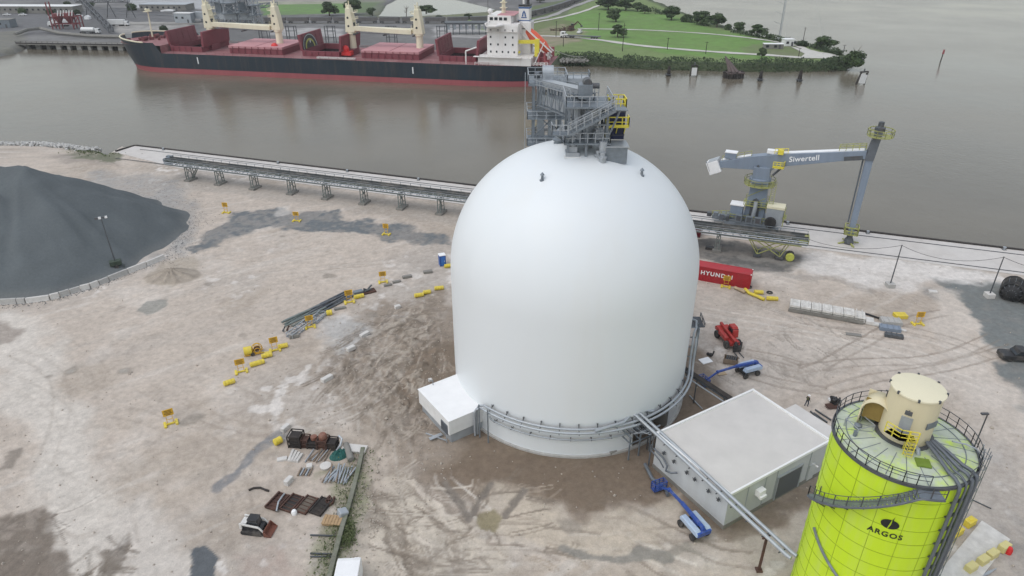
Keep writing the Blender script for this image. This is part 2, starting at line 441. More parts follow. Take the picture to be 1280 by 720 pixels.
# churned earth round the storage dome
ring = [DC + Vector((math.cos(a)*22.5, math.sin(a)*21.5-1.5, 0)) for a in np.linspace(0, 2*PI, 28)[:-1]]
patch(ring, DAMP, .95, 2.5, 6, world=True, grain=.15)
patch([(395,450),(440,405),(500,375),(566,365),(600,450),(560,560),(520,600),(470,560),(445,500)], MUD, .9, 3, 8, grain=.55)
patch([(840,560),(870,640),(905,672),(965,665),(1030,610),(1060,560),(1000,530),(900,500),(850,480)], DAMP, .85, 2, 5, grain=.2)
patch([(610,605),(700,625),(800,620),(840,590),(860,650),(820,690),(700,680),(600,660)], (.45,.39,.32), .8, 2, 5, grain=.3)
patch([(440,640),(520,600),(560,640),(640,690),(640,760),(440,760)], (.47,.415,.345), .7, 3, 6, grain=.4)
patch([(560,610),(588,600),(600,640),(590,660),(572,650)], (.21,.17,.135), .4, 1, 3, grain=.3)
# dark stone spread on the ground
patch([(238,318),(250,288),(290,272),(345,258),(400,266),(470,274),(562,288),(566,304),(500,298),(440,291),(360,286),(310,292),(270,312)], SLATE, 1.0, 1.5, 6, grain=.3)
patch([(345,258),(362,256),(372,268),(350,270)], WHITE, .5, 1, 3)
patch([(120,212),(230,225),(240,262),(235,300),(215,325),(150,260),(100,230)], (.27,.27,.265), .7, 4, 5, grain=.4)
patch([(1150,345),(1190,349),(1262,354),(1300,362),(1400,420),(1400,640),(1310,540),(1266,478),(1240,425),(1208,380)], (.150,.163,.160), .95, 1.0, 3, grain=.15)
patch([(1120,352),(1185,360),(1165,372)], SLATE, .5, 2, 4, grain=.6)
patch([(1005,312),(1100,322),(1200,336),(1290,350),(1240,354),(1160,350),(1120,362),(1040,352),(990,335)], (.60,.565,.53), .9, 2.5, 4, grain=.2)
# pale haul roads and scraped strips
stroke([(0,405),(30,440),(60,520),(85,600),(110,740)], 6, (.575,.53,.475), .8, 4, 4)
stroke([(160,640),(200,720),(215,800)], 4, (.56,.515,.465), .7, 3, 3)
stroke([(900,470),(1000,440),(1130,450),(1280,520)], 9, (.50,.45,.40), .6, 4, 5, grain=.3)
stroke([(1180,370),(1205,430),(1250,500)], 5, (.53,.475,.42), .7, 2.5, 4)
stroke([(1240,560),(1260,640),(1290,740)], 8, (.36,.335,.31), .6, 4, 5, grain=.5)
patch([(1225,645),(1290,640),(1290,700),(1255,700)], (.22,.205,.19), .7, 3, 5, grain=.5)
patch([(400,400),(450,395),(470,420),(420,440)], (.43,.425,.415), .7, 2, 4)
stroke([(470,470),(500,540),(510,620),(500,720)], 2.2, MUD, .6, 1, 4, grain=.5)
stroke([(505,600),(530,680),(540,740)], 1.6, (.25,.225,.19), .6, 1, 4, grain=.6)
# wheel tracks
arcs = [[DC + Vector((math.cos(a)*r, math.sin(a)*r, 0)) for a in np.linspace(a0, a1, 12)] for r, a0, a1 in ((20,2.8,4.0),(23,2.7,4.0),(26,2.6,4.0),(30,2.7,3.9),(36,2.9,4.0))]
routes = [[(20,440),(70,540),(110,720)], [(40,430),(160,400),(330,330),(520,310)], [(200,470),(330,520),(420,500),(520,400)],
          [(60,520),(220,600),(260,720)], [(480,520),(520,620),(600,700),(760,710)], [(880,380),(1000,400),(1130,430),(1260,470)],
          [(900,430),(1010,470),(1150,440),(1260,400)], [(960,700),(900,690),(780,640),(640,640)], [(260,300),(420,320),(560,320)],
          [(100,650),(200,560),(320,470),(470,430)], [(480,430),(560,390)], [(460,450),(560,420)], [(450,470),(540,440)], [(520,560),(470,470),(500,400)]]
for rt in routes + routes[:4] + arcs:
    base = [p if isinstance(p, Vector) else G(*p) for p in rt]
    for k in range(7):
        off = random.uniform(-6, 6); sh = random.uniform(-4, 4)
        pts = []
        n = 18
        for i in range(n+1):
            t = i/n*(len(base)-1); j = min(int(t), len(base)-2); q = base[j].lerp(base[j+1], t-j)
            d = (base[min(j+1, len(base)-1)]-base[j]).normalized(); nn = Vector((-d.y, d.x, 0))
            pts.append(q + nn*(off + sh*math.sin(i*.35+k)))
        a, b_ = sorted(random.sample(range(n+1), 2))
        if b_-a < 5: continue
        pts = pts[a:b_]
        dark = random.random() < .55
        for s in (-.95, .95):
            qs = []
            for i, q in enumerate(pts):
                d = (pts[min(i+1, len(pts)-1)]-pts[max(i-1, 0)]).normalized(); qs.append(q + Vector((-d.y, d.x, 0))*s)
            stroke(qs, .40, (.225,.185,.148) if dark else (.60,.555,.50), random.uniform(.3,.7)*(.35 if pts[0].x < -12 else 1), .14, .5, world=True, grain=.4, dz=-.05 if dark else 0)
# damp earth again over the tracks
patch([DC + Vector((math.cos(a)*20.3, math.sin(a)*19.8-1.0, 0)) for a in np.linspace(0, 2*PI, 28)[:-1]], DAMP, .85, 1.6, 5, world=True, grain=.2)
patch([(560,575),(640,600),(720,622),(800,618),(850,600),(870,640),(905,668),(930,655),(850,560),(700,560)], (.165,.125,.092), .7, 1.2, 5, grain=.25)
stroke([(835,560),(860,615),(905,668),(960,652),(1020,612)], 2.2, (.17,.135,.105), .7, 1.0, 2, grain=.3)
patch([(640,625),(700,632),(800,628),(825,640),(835,668),(760,672),(680,672),(640,660)], (.49,.42,.34), .7, 1.4, 5, grain=.35)
patch([(470,640),(530,620),(560,650),(600,690),(560,720),(480,720)], (.50,.44,.365), .7, 1.4, 6, grain=.35)
patch([(480,590),(510,575),(530,600),(500,620)], (.52,.455,.38), .6, 1, 4, grain=.3)
stroke([(455,600),(480,640),(500,720)], 1.3, (.22,.185,.15), .7, .5, 3, grain=.5)
stroke([(500,520),(530,590),(580,660)], 1.0, (.22,.18,.145), .7, .4, 3, grain=.5)
stroke([(520,600),(560,690),(575,740)], .8, (.26,.215,.175), .7, .4, 3, grain=.5)
patch([(455,650),(475,640),(480,665),(462,680)], (.24,.21,.175), .6, .8, 3, grain=.5)
# short churned scribbles left by turning machines
for zone, n_, cs in ((((400,450),(445,405),(545,372),(563,455),(528,540),(478,535)),150,((.165,.135,.105),(.40,.35,.295))),(((445,600),(520,575),(560,640),(560,720),(470,720)),90,((.20,.165,.13),(.55,.49,.42))),(((545,600),(650,600),(700,690),(560,715)),32,((.20,.165,.13),(.36,.30,.24))),(((-20,640),(85,640),(80,725),(-20,725)),40,((.15,.125,.10),(.42,.37,.32))),(((880,440),(1000,430),(1100,450),(1000,490),(900,480)),50,((.27,.235,.2),(.54,.485,.43))),(((930,380),(1100,405),(1080,440),(930,420)),40,((.28,.245,.21),(.52,.47,.42))),(((100,660),(165,660),(150,720),(105,720)),18,((.15,.125,.10),(.42,.37,.32)))):
    zx = [p[0] for p in zone]; zy = [p[1] for p in zone]; zn = [G(*p) for p in zone]; ok = 0
    while ok < n_:
        q = G(random.uniform(min(zx),max(zx)), random.uniform(min(zy),max(zy)))
        if not in_poly(np.array([q.x]), np.array([q.y]), zn)[0]: continue
        ok += 1; a0 = math.atan2(q.y-DC.y, q.x-DC.x)+PI/2+random.gauss(0,.5); cv = random.gauss(0,.12); L_ = random.uniform(1.5,6); pts = [q]
        for i in range(6): a0 += cv; q = q + Vector((math.cos(a0),math.sin(a0),0))*L_/6; pts.append(q)
        dk = random.random() < .68; w0 = random.uniform(.14,.42); op = random.uniform(.35,.85)
        stroke(pts, w0, cs[0] if dk else cs[1], op, .1, .25, world=True, grain=.45, dz=-.08 if dk else .03)
        if random.random() < .5: stroke([p+Vector((.5*math.sin(a0),-.5*math.cos(a0),0)) for p in pts], w0, cs[0] if dk else cs[1], op*.8, .1, .25, world=True, grain=.45)
# dark mud, puddles, damp spots
patch([(-60,640),(20,632),(68,645),(84,690),(66,740),(-60,740)], (.175,.145,.118), .95, 1.0, 4, grain=.3)
patch([(124,672),(158,664),(156,690),(140,712),(118,720)], (.165,.138,.112), .95, .6, 3, grain=.25)
patch([(0,568),(14,565),(10,590),(-10,590)], (.22,.19,.16), .8, .6, 2)
patch([(-10,405),(22,415),(16,428),(-10,432)], (.25,.21,.18), .7, 1, 3)
patch([(236,690),(256,684),(270,700),(268,725),(238,740),(232,715)], (.085,.095,.105), .95, .25, 1.2, rough=.45)
patch([(165,392),(185,380),(212,375),(205,386),(180,396)], (.27,.262,.235), .9, .4, 1.5)
stroke([(350,546),(322,578),(300,596),(272,614)], 1.6, (.185,.188,.195), .85, .5, 2.5, grain=.45)
for x, y, r in ((88,464,1.1),(154,463,.9),(241,527,1.6),(410,346,1.4),(465,395,1.1),(300,420,.5),(707,652,1.0),(62,470,.4),(260,355,1.0),(348,296,.6)):
    c = G(x, y); stroke([c, c+Vector((.3,0,0))], r*1.6, (.255,.225,.19), .8, .7, 1.2, world=True, grain=.3)
for x, y in ((88,464),(154,463)):
    c = G(x, y); stroke([c, c+Vector((.1,0,0))], 1.0, (.36,.33,.29), .8, .4, .4, world=True)
patch([(598,640),(620,636),(632,650),(622,666),(600,662)], (.235,.20,.12), .9, .4, 1.5, rough=.35, dz=-.1)
for l in ([(586,645),(600,622),(613,604)], [(634,645),(645,625),(655,612)], [(560,600),(575,625),(585,650)]):
    stroke(l, .8, (.19,.165,.14), .9, .4, .8, dz=-.12)
stroke([(708,680),(735,690),(765,697),(800,687),(832,690)], 1.5, (.235,.22,.195), .9, .4, 2.0, rough=.6)
stroke([(832,690),(860,675),(880,700)], .8, (.24,.22,.19), .7, .4, 2.0)
patch([(380,600),(447,570),(462,560),(452,640),(434,700),(420,745),(385,745),(416,650)], (.235,.235,.15), .75, 1.5, 4, grain=.6)
patch([(402,580),(450,575),(440,600),(400,602)], (.25,.25,.16), .6, 1.2, 3, grain=.4)
patch([(300,700),(350,690),(372,720),(320,760)], (.33,.24,.20), .5, 2, 4, grain=.5)
patch([(60,190),(140,195),(150,205),(80,205)], (.24,.21,.185), .7, 3, 5, grain=.5)
patch([(88,184),(110,183),(152,192),(140,203),(100,198)], (.125,.135,.085), .85, 1.5, 4, grain=.4)
patch([(205,330),(240,322),(252,345),(225,358),(190,350)], (.36,.31,.25), .7, 1, 3)
# relief: pushed-up earth left of the dome
w = window([G(395,450), G(570,365), G(600,560), G(440,560)], 6)
msk = sstep(-3, 4, poly_sd(X[w], Y[w], [G(*p) for p in ((400,455),(450,405),(545,370),(563,460),(530,545),(478,540))]))
rr_ = np.hypot(X[w]-DC.x, Y[w]-DC.y); tt_ = np.arctan2(Y[w]-DC.y, X[w]-DC.x)
rid = np.abs(fbm(rr_*.75+wx[w]*9, tt_*5+wy[w]*5, 5, 77)-.5)*2
rid2 = np.abs(fbm(rr_*.35+tt_*3+wx[w]*7, rr_*.3-tt_*4, 4, 87)-.5)*2
Zg[w] += msk*(np.clip((.36-rid)*.8, -.12, .3) + np.clip((.3-rid2)*.6, -.1, .2) + (n_mid[w]-.5)*.5)
put(msk*sstep(.22,.02,rid)*sstep(.35,.6,fbm(X[w]*.25,Y[w]*.25,4,97)+.1)*.8, w, (.165,.135,.105))
put(msk*sstep(.16,.02,rid2)*sstep(.45,.6,fbm(X[w]*.2,Y[w]*.2,4,99))*.6, w, (.42,.37,.31))
# low sand mound by the barrier line
mc = G(215,346)
w = window([mc], 14)
dd = np.hypot((X[w]-mc.x)/5.2, (Y[w]-mc.y)/3.6)
ang = np.arctan2(Y[w]-mc.y, X[w]-mc.x)
Zg[w] += np.clip(1-dd, 0, 1)*1.9*(.85+.15*np.cos(ang*9+wx[w]*8))
put(sstep(1.05,.9,dd+wx[w]*.3)*.85, w, (.33,.285,.235))
Cg[w] *= (1-.16*sstep(.2,.9,np.cos(ang*9+wx[w]*8))*sstep(1.0,.8,dd))[..., None]
# berm strip of weeds stays low; shore falls to the water
sx = np.array([p.x for p in shore]); sy = np.array([p.y for p in shore])
edge = np.where(X < sx[-1], np.interp(X, sx, sy), Q0.y + (X-Q0.x)*QD.y/QD.x)
edge = np.where(X > Q1.x+3000, edge, edge)
fall = sstep(-3.5, 2.5, Y-edge)
under = sstep(13.0, 11.5, (X-Q0.x)*QN.x + (Y-Q0.y)*QN.y)*(X > sx[-1]-2)
Zg = Zg - under*.12
Zg = np.where(X < sx[-1]-1, Zg*(1-fall) - fall*5.5, np.where((X-Q0.x)*QN.x + (Y-Q0.y)*QN.y < 1.5, -7.0, Zg))
sb = sstep(-3.0, -.5, Y-edge)*(X < sx[4])
Cg += (c3((.50,.49,.46))-Cg)*(sb*.8)[..., None]
n_x = fbm(X*2.2, Y*2.2, 3, 141)
Cg = np.clip(Cg*(1+(n_fine-.5)*.22+(n_x-.5)*.22+(n_mid-.5)*.12)[..., None], .02, .8)
keep = (Zg > -6.9)
ground = sheet('ground', xs, ys, Zg, Cg, Rg, m_soil, keep)
GX, GY, GZ = xs, ys, Zg
def gz(x, y):
    i = int(np.clip(np.searchsorted(GX, x), 1, len(GX)-1)); j = int(np.clip(np.searchsorted(GY, y), 1, len(GY)-1))
    return float(GZ[j-1:j+1, i-1:i+1].mean())
def on(px, py):
    q = G(px, py); q.z = gz(q.x, q.y); return q
# ------------------------------------------------------------------ quay apron
mb = MB()
Lq = 900
lf = G(143,190)
mb.prism([(lf.x,lf.y)] + [tuple(q[:2]) for q in (Q(0,0), Q(Lq,0), Q(Lq,12.3), Q(26,12.3))], -7, .02)
tag(mb.build('quay_apron', m_apron), kind='structure')
mb = MB()
mb.bar(Q(0,.12,.10), Q(Lq,.12,.10), .5, .36); mb.bar(Q(-.3,.1,-.1), lf + Vector((.3,.2,.05)), .5, .7)
for k in range(110): mb.bar(Q(1+k*3.0,-.12,-3), Q(1+k*3.0,-.12,-.05), .3)
tag(mb.build('quay_coping', m_timberdark), 'dark timber coping along the water edge of the near quay', 'quay edge', kind='structure')
mb = MB()
for off in (2.6, 11.2):
    mb.bar(Q(4,off,.07), Q(Lq,off,.07), .14, .12)
tag(mb.build('quay_rails', m_steel_dark), kind='structure')
# ------------------------------------------------------------------ water
m, nt, b = NT('river_water'); N, L = nt.nodes, nt.links
tc = N.new('ShaderNodeTexCoord')
n1 = N.new('ShaderNodeTexNoise'); n1.inputs['Scale'].default_value = .9; n1.inputs['Detail'].default_value = 5; n1.inputs['Roughness'].default_value = .6
n2 = N.new('ShaderNodeTexNoise'); n2.inputs['Scale'].default_value = .02; n2.inputs['Detail'].default_value = 6
n3 = N.new('ShaderNodeTexNoise'); n3.inputs['Scale'].default_value = .16; n3.inputs['Detail'].default_value = 3
for n in (n1, n2, n3): L.new(tc.outputs['Object'], n.inputs['Vector'])
r = N.new('ShaderNodeValToRGB'); r.color_ramp.elements[0].position = .35; r.color_ramp.elements[1].position = .68
r.color_ramp.elements[0].color = (.125,.108,.080,1); r.color_ramp.elements[1].color = (.165,.145,.112,1)
L.new(n2.outputs['Fac'], r.inputs[0]); L.new(r.outputs[0], b.inputs['Base Color'])
b.inputs['IOR'].default_value = 1.33; b.inputs['Specular IOR Level'].default_value = .5
rr = N.new('ShaderNodeMapRange'); rr.inputs[1].default_value = .35; rr.inputs[2].default_value = .65; rr.inputs[3].default_value = .13; rr.inputs[4].default_value = .22
L.new(n2.outputs['Fac'], rr.inputs[0]); L.new(rr.outputs[0], b.inputs['Roughness'])
n4 = N.new('ShaderNodeTexNoise'); n4.inputs['Scale'].default_value = .012; n4.inputs['Detail'].default_value = 1; L.new(tc.outputs['Object'], n4.inputs['Vector'])
mx = N.new('ShaderNodeMath'); mx.operation = 'MULTIPLY'; L.new(n1.outputs['Fac'], mx.inputs[0])
r2 = N.new('ShaderNodeMapRange'); r2.interpolation_type = 'SMOOTHSTEP'; r2.inputs[1].default_value = .3; r2.inputs[2].default_value = .7; r2.inputs[3].default_value = .3; L.new(n4.outputs['Fac'], r2.inputs[0]); L.new(r2.outputs[0], mx.inputs[1])
ad = N.new('ShaderNodeMath'); ad.operation = 'MULTIPLY_ADD'; ad.inputs[1].default_value = .8
L.new(n3.outputs['Fac'], ad.inputs[0]); L.new(mx.outputs[0], ad.inputs[2])
bp = N.new('ShaderNodeBump'); bp.inputs['Strength'].default_value = .15; bp.inputs['Distance'].default_value = .5
L.new(ad.outputs[0], bp.inputs['Height']); L.new(bp.outputs[0], b.inputs['Normal'])
m_water = m
wmb = MB(); wmb.add([(-6000,-200,WATER),(6000,-200,WATER),(6000,9000,WATER),(-6000,9000,WATER)], [(0,1,2,3)])
tag(wmb.build('water', m_water), kind='structure')
# ------------------------------------------------------------------ far land
far_edge = [(-900,80),(-200,68),(0,64),(18,61),(27,51.5),(166,54.5),(180,63),(400,67),(560,71),(640,72),(700,74),(740,75),(800,78.5),(880,80),(960,82),(1030,81),(1058,79),(1070,73),(1055,66),(1025,57),(985,50),(935,40),(885,25),(845,11),(805,-6),(775,-25),(760,-45)]
fe = [tuple(G(*p)[:2]) for p in far_edge] + [(900,4000),(-3500,4000),(-3500,330)]
fxs = axis(-330, 300, 1.7, -3500, 900); fys = axis(288, 640, 1.7, 280, 4000)
xs, ys = fxs, fys
X, Y = np.meshgrid(fxs, fys)
wx = (fbm(X*.05, Y*.05, 5, 3)-.5); wy = (fbm(X*.05, Y*.05, 5, 11)-.5)
n_big = fbm(X*.01, Y*.01, 5, 21); n_mid = fbm(X*.05, Y*.05, 6, 31); n_fine = fbm(X*.25, Y*.25, 4, 41)
sd = poly_sd(X+wx*6, Y+wy*6, fe)
GRASS, GRASS2, ASPH, CONC = c3((.125,.215,.062)), c3((.16,.205,.085)), c3((.20,.195,.19)), c3((.36,.35,.335))
Cg = np.empty(X.shape+(3,)); Cg[:] = c3((.135,.132,.13)); Rg = np.full(X.shape, .95)
Zg = np.zeros(X.shape)
mixc(sstep(.48,.66,n_mid)*.5, (.24,.235,.225)); mixc(sstep(.55,.7,n_big)*.5, ASPH)
patch([(560,18),(640,16),(720,-5),(780,-20),(840,10),(900,30),(990,52),(1062,66),(1072,74),(1056,82),(960,84),(860,82),(720,76),(690,70),(640,50),(600,40)], (.155,.21,.08), 1, 2, 5)
patch([(690,22),(760,8),(840,20),(900,36),(960,50),(960,74),(860,70),(740,52),(700,45)], (.125,.235,.055), .85, 4, 8, grain=.35)
patch([(620,34),(700,20),(720,30),(700,48),(640,50)], (.13,.14,.07), .8, 3, 6, grain=.4)
patch([(640,50),(700,30),(735,40),(720,52),(690,60)], (.27,.22,.17), .8, 3, 6, grain=.5)
patch([(925,58),(990,52),(1040,70),(1000,76),(940,68)], (.15,.155,.09), .8, 3, 8, grain=.5)
patch([(320,2),(480,2),(455,16),(330,19)], (.13,.225,.07), 1, 2, 4, grain=.2)
patch([(318,1.5),(480,-4),(480,3),(320,6)], (.33,.30,.26), .8, 2, 4, grain=.2)
patch([(440,-5),(480,0),(500,20),(450,22)], (.12,.14,.09), .8, 2, 6, grain=.4)
patch([(470,14),(600,12),(650,12),(660,22),(470,22)], (.15,.155,.10), .9, 2, 6, grain=.3)
patch([(640,14),(720,-4),(760,-10),(700,20),(660,24)], (.11,.13,.075), .9, 2, 6, grain=.4)
patch([(330,26),(620,30),(620,36),(330,30)], (.20,.20,.20), .8, 2, 3, grain=.2)
patch([(0,12),(160,10),(250,25),(250,42),(0,44)], (.125,.125,.13), .8, 3, 4, grain=.2)
patch([(160,0),(250,0),(270,12),(170,10)], (.38,.385,.39), .9, 2, 4)
patch([(-10,40),(30,38),(28,62),(-10,64)], (.17,.165,.135), .9, 2, 4, grain=.4)
patch([(330,34),(430,36),(430,46),(330,44)], (.40,.39,.38), .8, 2, 4, grain=.3)
patch([(540,34),(620,38),(620,48),(540,46)], (.38,.37,.36), .8, 2, 4, grain=.3)
patch([(140,26),(240,28),(230,44),(150,42)], (.40,.38,.35), .7, 2, 4, grain=.4)
# shore bank and stones
bank = sstep(10, 4, sd)*(X > -5)
Cg += (c3((.05,.062,.035))-Cg)*(bank*.9)[..., None]
fall = sstep(2.5, -6.0, sd)
Zg = (n_mid-.5)*.15 - .05 - fall*6.5
# the pond behind the railway is water: leave a hollow for it
pond = [G(*p) for p in ((474,19.5),(486,4),(500,-4),(560,-4),(600,5),(622,11),(606,14.5),(560,18),(500,20))]
psd = poly_sd(X+wx*3, Y+wy*3, pond)
Zg -= sstep(-2, 4, psd)*6.0
pond2 = [G(*p) for p in ((600,-2),(640,-10),(800,-40),(700,-50),(560,-22),(540,-12))]
psd2 = poly_sd(X+wx*3, Y+wy*3, pond2); Zg -= sstep(-2, 5, psd2)*6.0
Cg = np.clip(Cg*(1+(n_fine-.5)*.3)[..., None], .015, .8)
far = sheet('far_land', fxs, fys, Zg, Cg, Rg, m_far, Zg > -6.4)
pm = NT('pond_water'); pm[2].inputs['Base Color'].default_value = (.16,.17,.16,1); pm[2].inputs['Roughness'].default_value = .08; pm[2].inputs['IOR'].default_value = 1.33
for nm, pp in (('pond',[(472,20),(486,3),(500,-5),(560,-5),(602,4),(624,11),(607,15),(560,18.5),(500,21)]),('pond',[(596,-3),(640,-12),(800,-42),(700,-52),(556,-24),(536,-13)])):
    mb = MB(); qs = [G(*p, -.9) for p in pp]; mb.add(qs, [tuple(range(len(qs)))]); tag(mb.build(nm, pm[0]), kind='structure')
def ribbon(name, px, width, mat, z=.12, kind='structure', world=False):
    pts = [p if world else G(*p) for p in px]
    # smooth the line
    q = []
    for i in range(len(pts)-1):
        p0, p1, p2, p3 = pts[max(i-1,0)], pts[i], pts[i+1], pts[min(i+2,len(pts)-1)]
        for k in range(8):
            t = k/8
            q.append(.5*((2*p1)+(p2-p0)*t+(2*p0-5*p1+4*p2-p3)*t*t+(3*p1-p0-3*p2+p3)*t**3))
    q.append(pts[-1]); mb = MB(); vs = []; fs = []
    for i, p in enumerate(q):
        d = (q[min(i+1,len(q)-1)]-q[max(i-1,0)]).normalized(); n = Vector((-d.y, d.x, 0))
        w = width/2*(1+.18*math.sin(i*1.3)+.1*math.sin(i*.37))
        vs += [p+n*w+Vector((0,0,z)), p-n*w+Vector((0,0,z))]
    fs = [(2*i,2*i+1,2*i+3,2*i+2) for i in range(len(q)-1)]
    mb.add(vs, fs)
    return tag(mb.build(name, mat), kind=kind), q
ribbon('gravel_road', [(600,47),(680,45),(740,49),(800,57),(880,64),(960,69),(1010,72),(1040,68)], 4.6, m_gravelroad, .12)
ribbon('gravel_road', [(722,36),(800,37.5),(880,42),(940,48),(990,56),(1015,64),(1040,68)], 3.0, m_gravelroad, .124)
ribbon('gravel_road', [(640,34),(672,27.5),(700,22),(730,14),(748,7),(770,0),(800,-12)], 3.0, m_gravelroad, .128)
mb = MB(); mb.add([G(*p, .13) for p in ((988,58),(1010,62),(1032,68),(1050,70),(1046,73.5),(1018,72.5),(1000,72),(1006,67))], [tuple(range(7,-1,-1))])
tag(mb.build('gravel_turning_area', m_gravelroad), kind='structure')
# ------------------------------------------------------------------ the hazy air
hm = bpy.data.materials.new('hazy_air'); hm.use_nodes = True; hn = hm.node_tree
hn.nodes.remove(hn.nodes['Principled BSDF']); pv = hn.nodes.new('ShaderNodeVolumePrincipled')
pv.inputs['Color'].default_value = (.93,.95,.97,1); pv.inputs['Density'].default_value = HAZE; pv.inputs['Anisotropy'].default_value = .2
hn.links.new(pv.outputs[0], hn.nodes['Material Output'].inputs['Volume'])
if HAZE > 0:
    mb = MB(); mb.box((0,2000,40), (7000,5200,110)); tag(mb.build('haze', hm), kind='stuff')
# ------------------------------------------------------------------ sky, sun, camera
W = bpy.data.worlds.new('World'); S.world = W; W.use_nodes = True
nt = W.node_tree; N, L = nt.nodes, nt.links
bg = N['Background']; sky = N.new('ShaderNodeTexSky'); sky.sky_type = 'NISHITA'; sky.sun_disc = False
SUN_EL, SUN_AZ = math.radians(60), math.radians(-125)      # azimuth measured from +Y towards +X
sky.sun_elevation = SUN_EL; sky.sun_rotation = SUN_AZ
sky.air_density = 1.6; sky.dust_density = 2.0; sky.ozone_density = 1.0
hs = N.new('ShaderNodeHueSaturation'); hs.inputs['Saturation'].default_value = .42
L.new(sky.outputs[0], hs.inputs['Color']); L.new(hs.outputs[0], bg.inputs['Color']); bg.inputs['Strength'].default_value = .15
sl = bpy.data.lights.new('sun', 'SUN'); sl.energy = .5; sl.angle = math.radians(60); sl.color = (1,.99,.98)
so = bpy.data.objects.new('sun', sl); COL.objects.link(so)
sdir = Vector((math.sin(SUN_AZ)*math.cos(SUN_EL), math.cos(SUN_AZ)*math.cos(SUN_EL), math.sin(SUN_EL)))
so.rotation_euler = sdir.to_track_quat('Z', 'Y').to_euler(); so.location = (0,0,200)
cd = bpy.data.cameras.new('camera'); cam = bpy.data.objects.new('camera', cd); COL.objects.link(cam)
cd.sensor_width = 36; cd.lens = 36*FOC/1280; cd.clip_start = 1; cd.clip_end = 12000
cam.location = (0,0,CAM_H); cam.rotation_euler = (PI/2-PITCH, 0, 0); S.camera = cam
S.view_settings.view_transform = 'Standard'; S.view_settings.look = 'None'; S.view_settings.gamma = 1; S.view_settings.use_curve_mapping = False
S.view_settings.exposure = EXPO
S.render.resolution_x = 1024; S.render.resolution_y = 576
# ================================================================== the white storage dome
dome = thing('storage_dome', 'huge white domed storage silo with a smooth shell at the middle of the yard', 'storage dome', DC)
mb = MB(); prof = [(DR,4.2),(DR,8),(DR,13),(DR,DH)] + [(DR*math.cos(a)**.97, DH+DT*math.sin(a)**.97) for a in np.linspace(0, PI/2, 30)[1:]]
prof[-1] = (0.0, DH+DT)
mb.lathe(prof, (0,0,0), 128, cap=False).build('shell', m_dome, dome, smooth=45)
def dsurf(ang, h, out=0.0):
    """point on the shell in dome axes"""
    if h <= DH: r = DR
    else: r = DR*math.cos(math.asin(min(1, (h-DH)/DT)))
    return Vector(((r+out)*math.cos(ang), (r+out)*math.sin(ang), h))
a_in, a_out = math.radians(-64), math.radians(-40)           # recess where the pipes enter
mb = MB()
mb.lathe([(DR-.03,-.3),(DR-.03,4.18),(DR-.5,4.2)], (0,0,0), 120, a0=a_out, a1=a_in+2*PI, cap=False)
mb.build('skirt_wall', m_dome, dome, smooth=45)
mb = MB()
mb.lathe([(DR-2.2,0),(DR-2.2,4.3)], (0,0,0), 16, a0=a_in-.05, a1=a_out+.05, cap=False)
for a in (a_in, a_out):
    mb.bar(Vector((math.cos(a)*(DR-.1), math.sin(a)*(DR-.1), 2.0)), Vector((math.cos(a)*(DR-2.4), math.sin(a)*(DR-2.4), 2.0)), .35, 4.4)
mb.build('pipe_entry_recess', m_conc_dark, dome)
mb = MB(); mb.lathe([(DR+.25,-.2),(DR+.25,.22),(DR-.1,.24)], (0,0,0), 128, cap=False); mb.build('footing_ring', m_concrete, dome)
# small vents on the shell
for px, py in ((677,227),(802,220)):
    best = None
    for a in np.linspace(-PI, 0, 181):
        for h in np.linspace(20, 33.2, 90):
            q = dsurf(a, h) + DC
            d = q.y*CP - (q.z-CAM_H)*SP
            e = abs(640+FOC*q.x/d-px) + abs(360+FOC*(-(q.z-CAM_H)*CP-q.y*SP)/d-py)
            if best is None or e < best[0]: best = (e, a, h)
    p = dsurf(best[1], best[2])
    mb = MB(); mb.lathe([(.30,-.25),(.30,.12),(.16,.16),(.13,.62),(.26,.66),(.05,.95),(0,.96)], p, 14)
    mb.build('vent', m_steel, dome, smooth=40)
# round cap seam at the crown
mb = MB(); mb.lathe([(3.9,DH+DT*math.sin(math.acos(3.9/DR))-.04),(3.9,DH+DT*math.sin(math.acos(3.9/DR))+.05),(3.6,DH+DT*math.sin(math.acos(3.6/DR))+.05)], (0,0,0), 64, cap=False)
mb.build('crown_seam', m_dome, dome)

# entry box at the dome's foot
eb0, ebl, ebr = Vector((-7.56,64.4,0)), Vector((-11.2,71.3,0)), Vector((-3.5,67.2,0))
e1 = (ebl-eb0); e2 = (ebr-eb0); erz = math.atan2(e2.y, e2.x)
L1, L2 = e1.length, 7.2
ent = thing('entry_annex', 'low white flat roofed box joined to the left foot of the dome', 'annex', eb0, erz)
mb = MB(); mb.box((L2/2, L1/2, 2.35), (L2, L1, 2.1)); mb.build('body', m_white, ent, bevel=.04)
mb = MB(); mb.box((L2/2+.12, L1/2, .62), (L2-.35, L1-.35, 1.35)); mb.build('base', m_steel_pale, ent)
mb = MB(); mb.box((L2/2, L1/2, 3.44), (L2+.12, L1+.12, .10)); mb.build('roof', m_palewhite, ent, bevel=.02)
mb = MB()
mb.box((-.03, 1.1, 1.9), (.16, 1.5, 1.4)); mb.build('louvre', m_pipe, ent)
mb = MB()
for k in range(5): mb.box((-.13, 1.1, 1.4+k*.25), (.06, 1.4, .06))
mb.build('louvre_blade', m_steel_dark, ent)
mb = MB(); mb.box((-.9, 1.9, .3), (1.7, .5, .1)); mb.bar((-1.6,3.2,.25), (-.2,.6,.25), .12); mb.bar((-.2,.4,.05),(-.2,.4,1.1),.1)
mb.build('drain_frame', m_steel_pale, ent)
mb = MB(); mb.tube((2.0,L1-.3,3.4),(2.0,L1-.3,4.2),.05); mb.tube((2.0,L1-.3,4.2),(1.5,L1+.1,4.3),.04); mb.build('roof_vent_pipe', m_steel, ent)
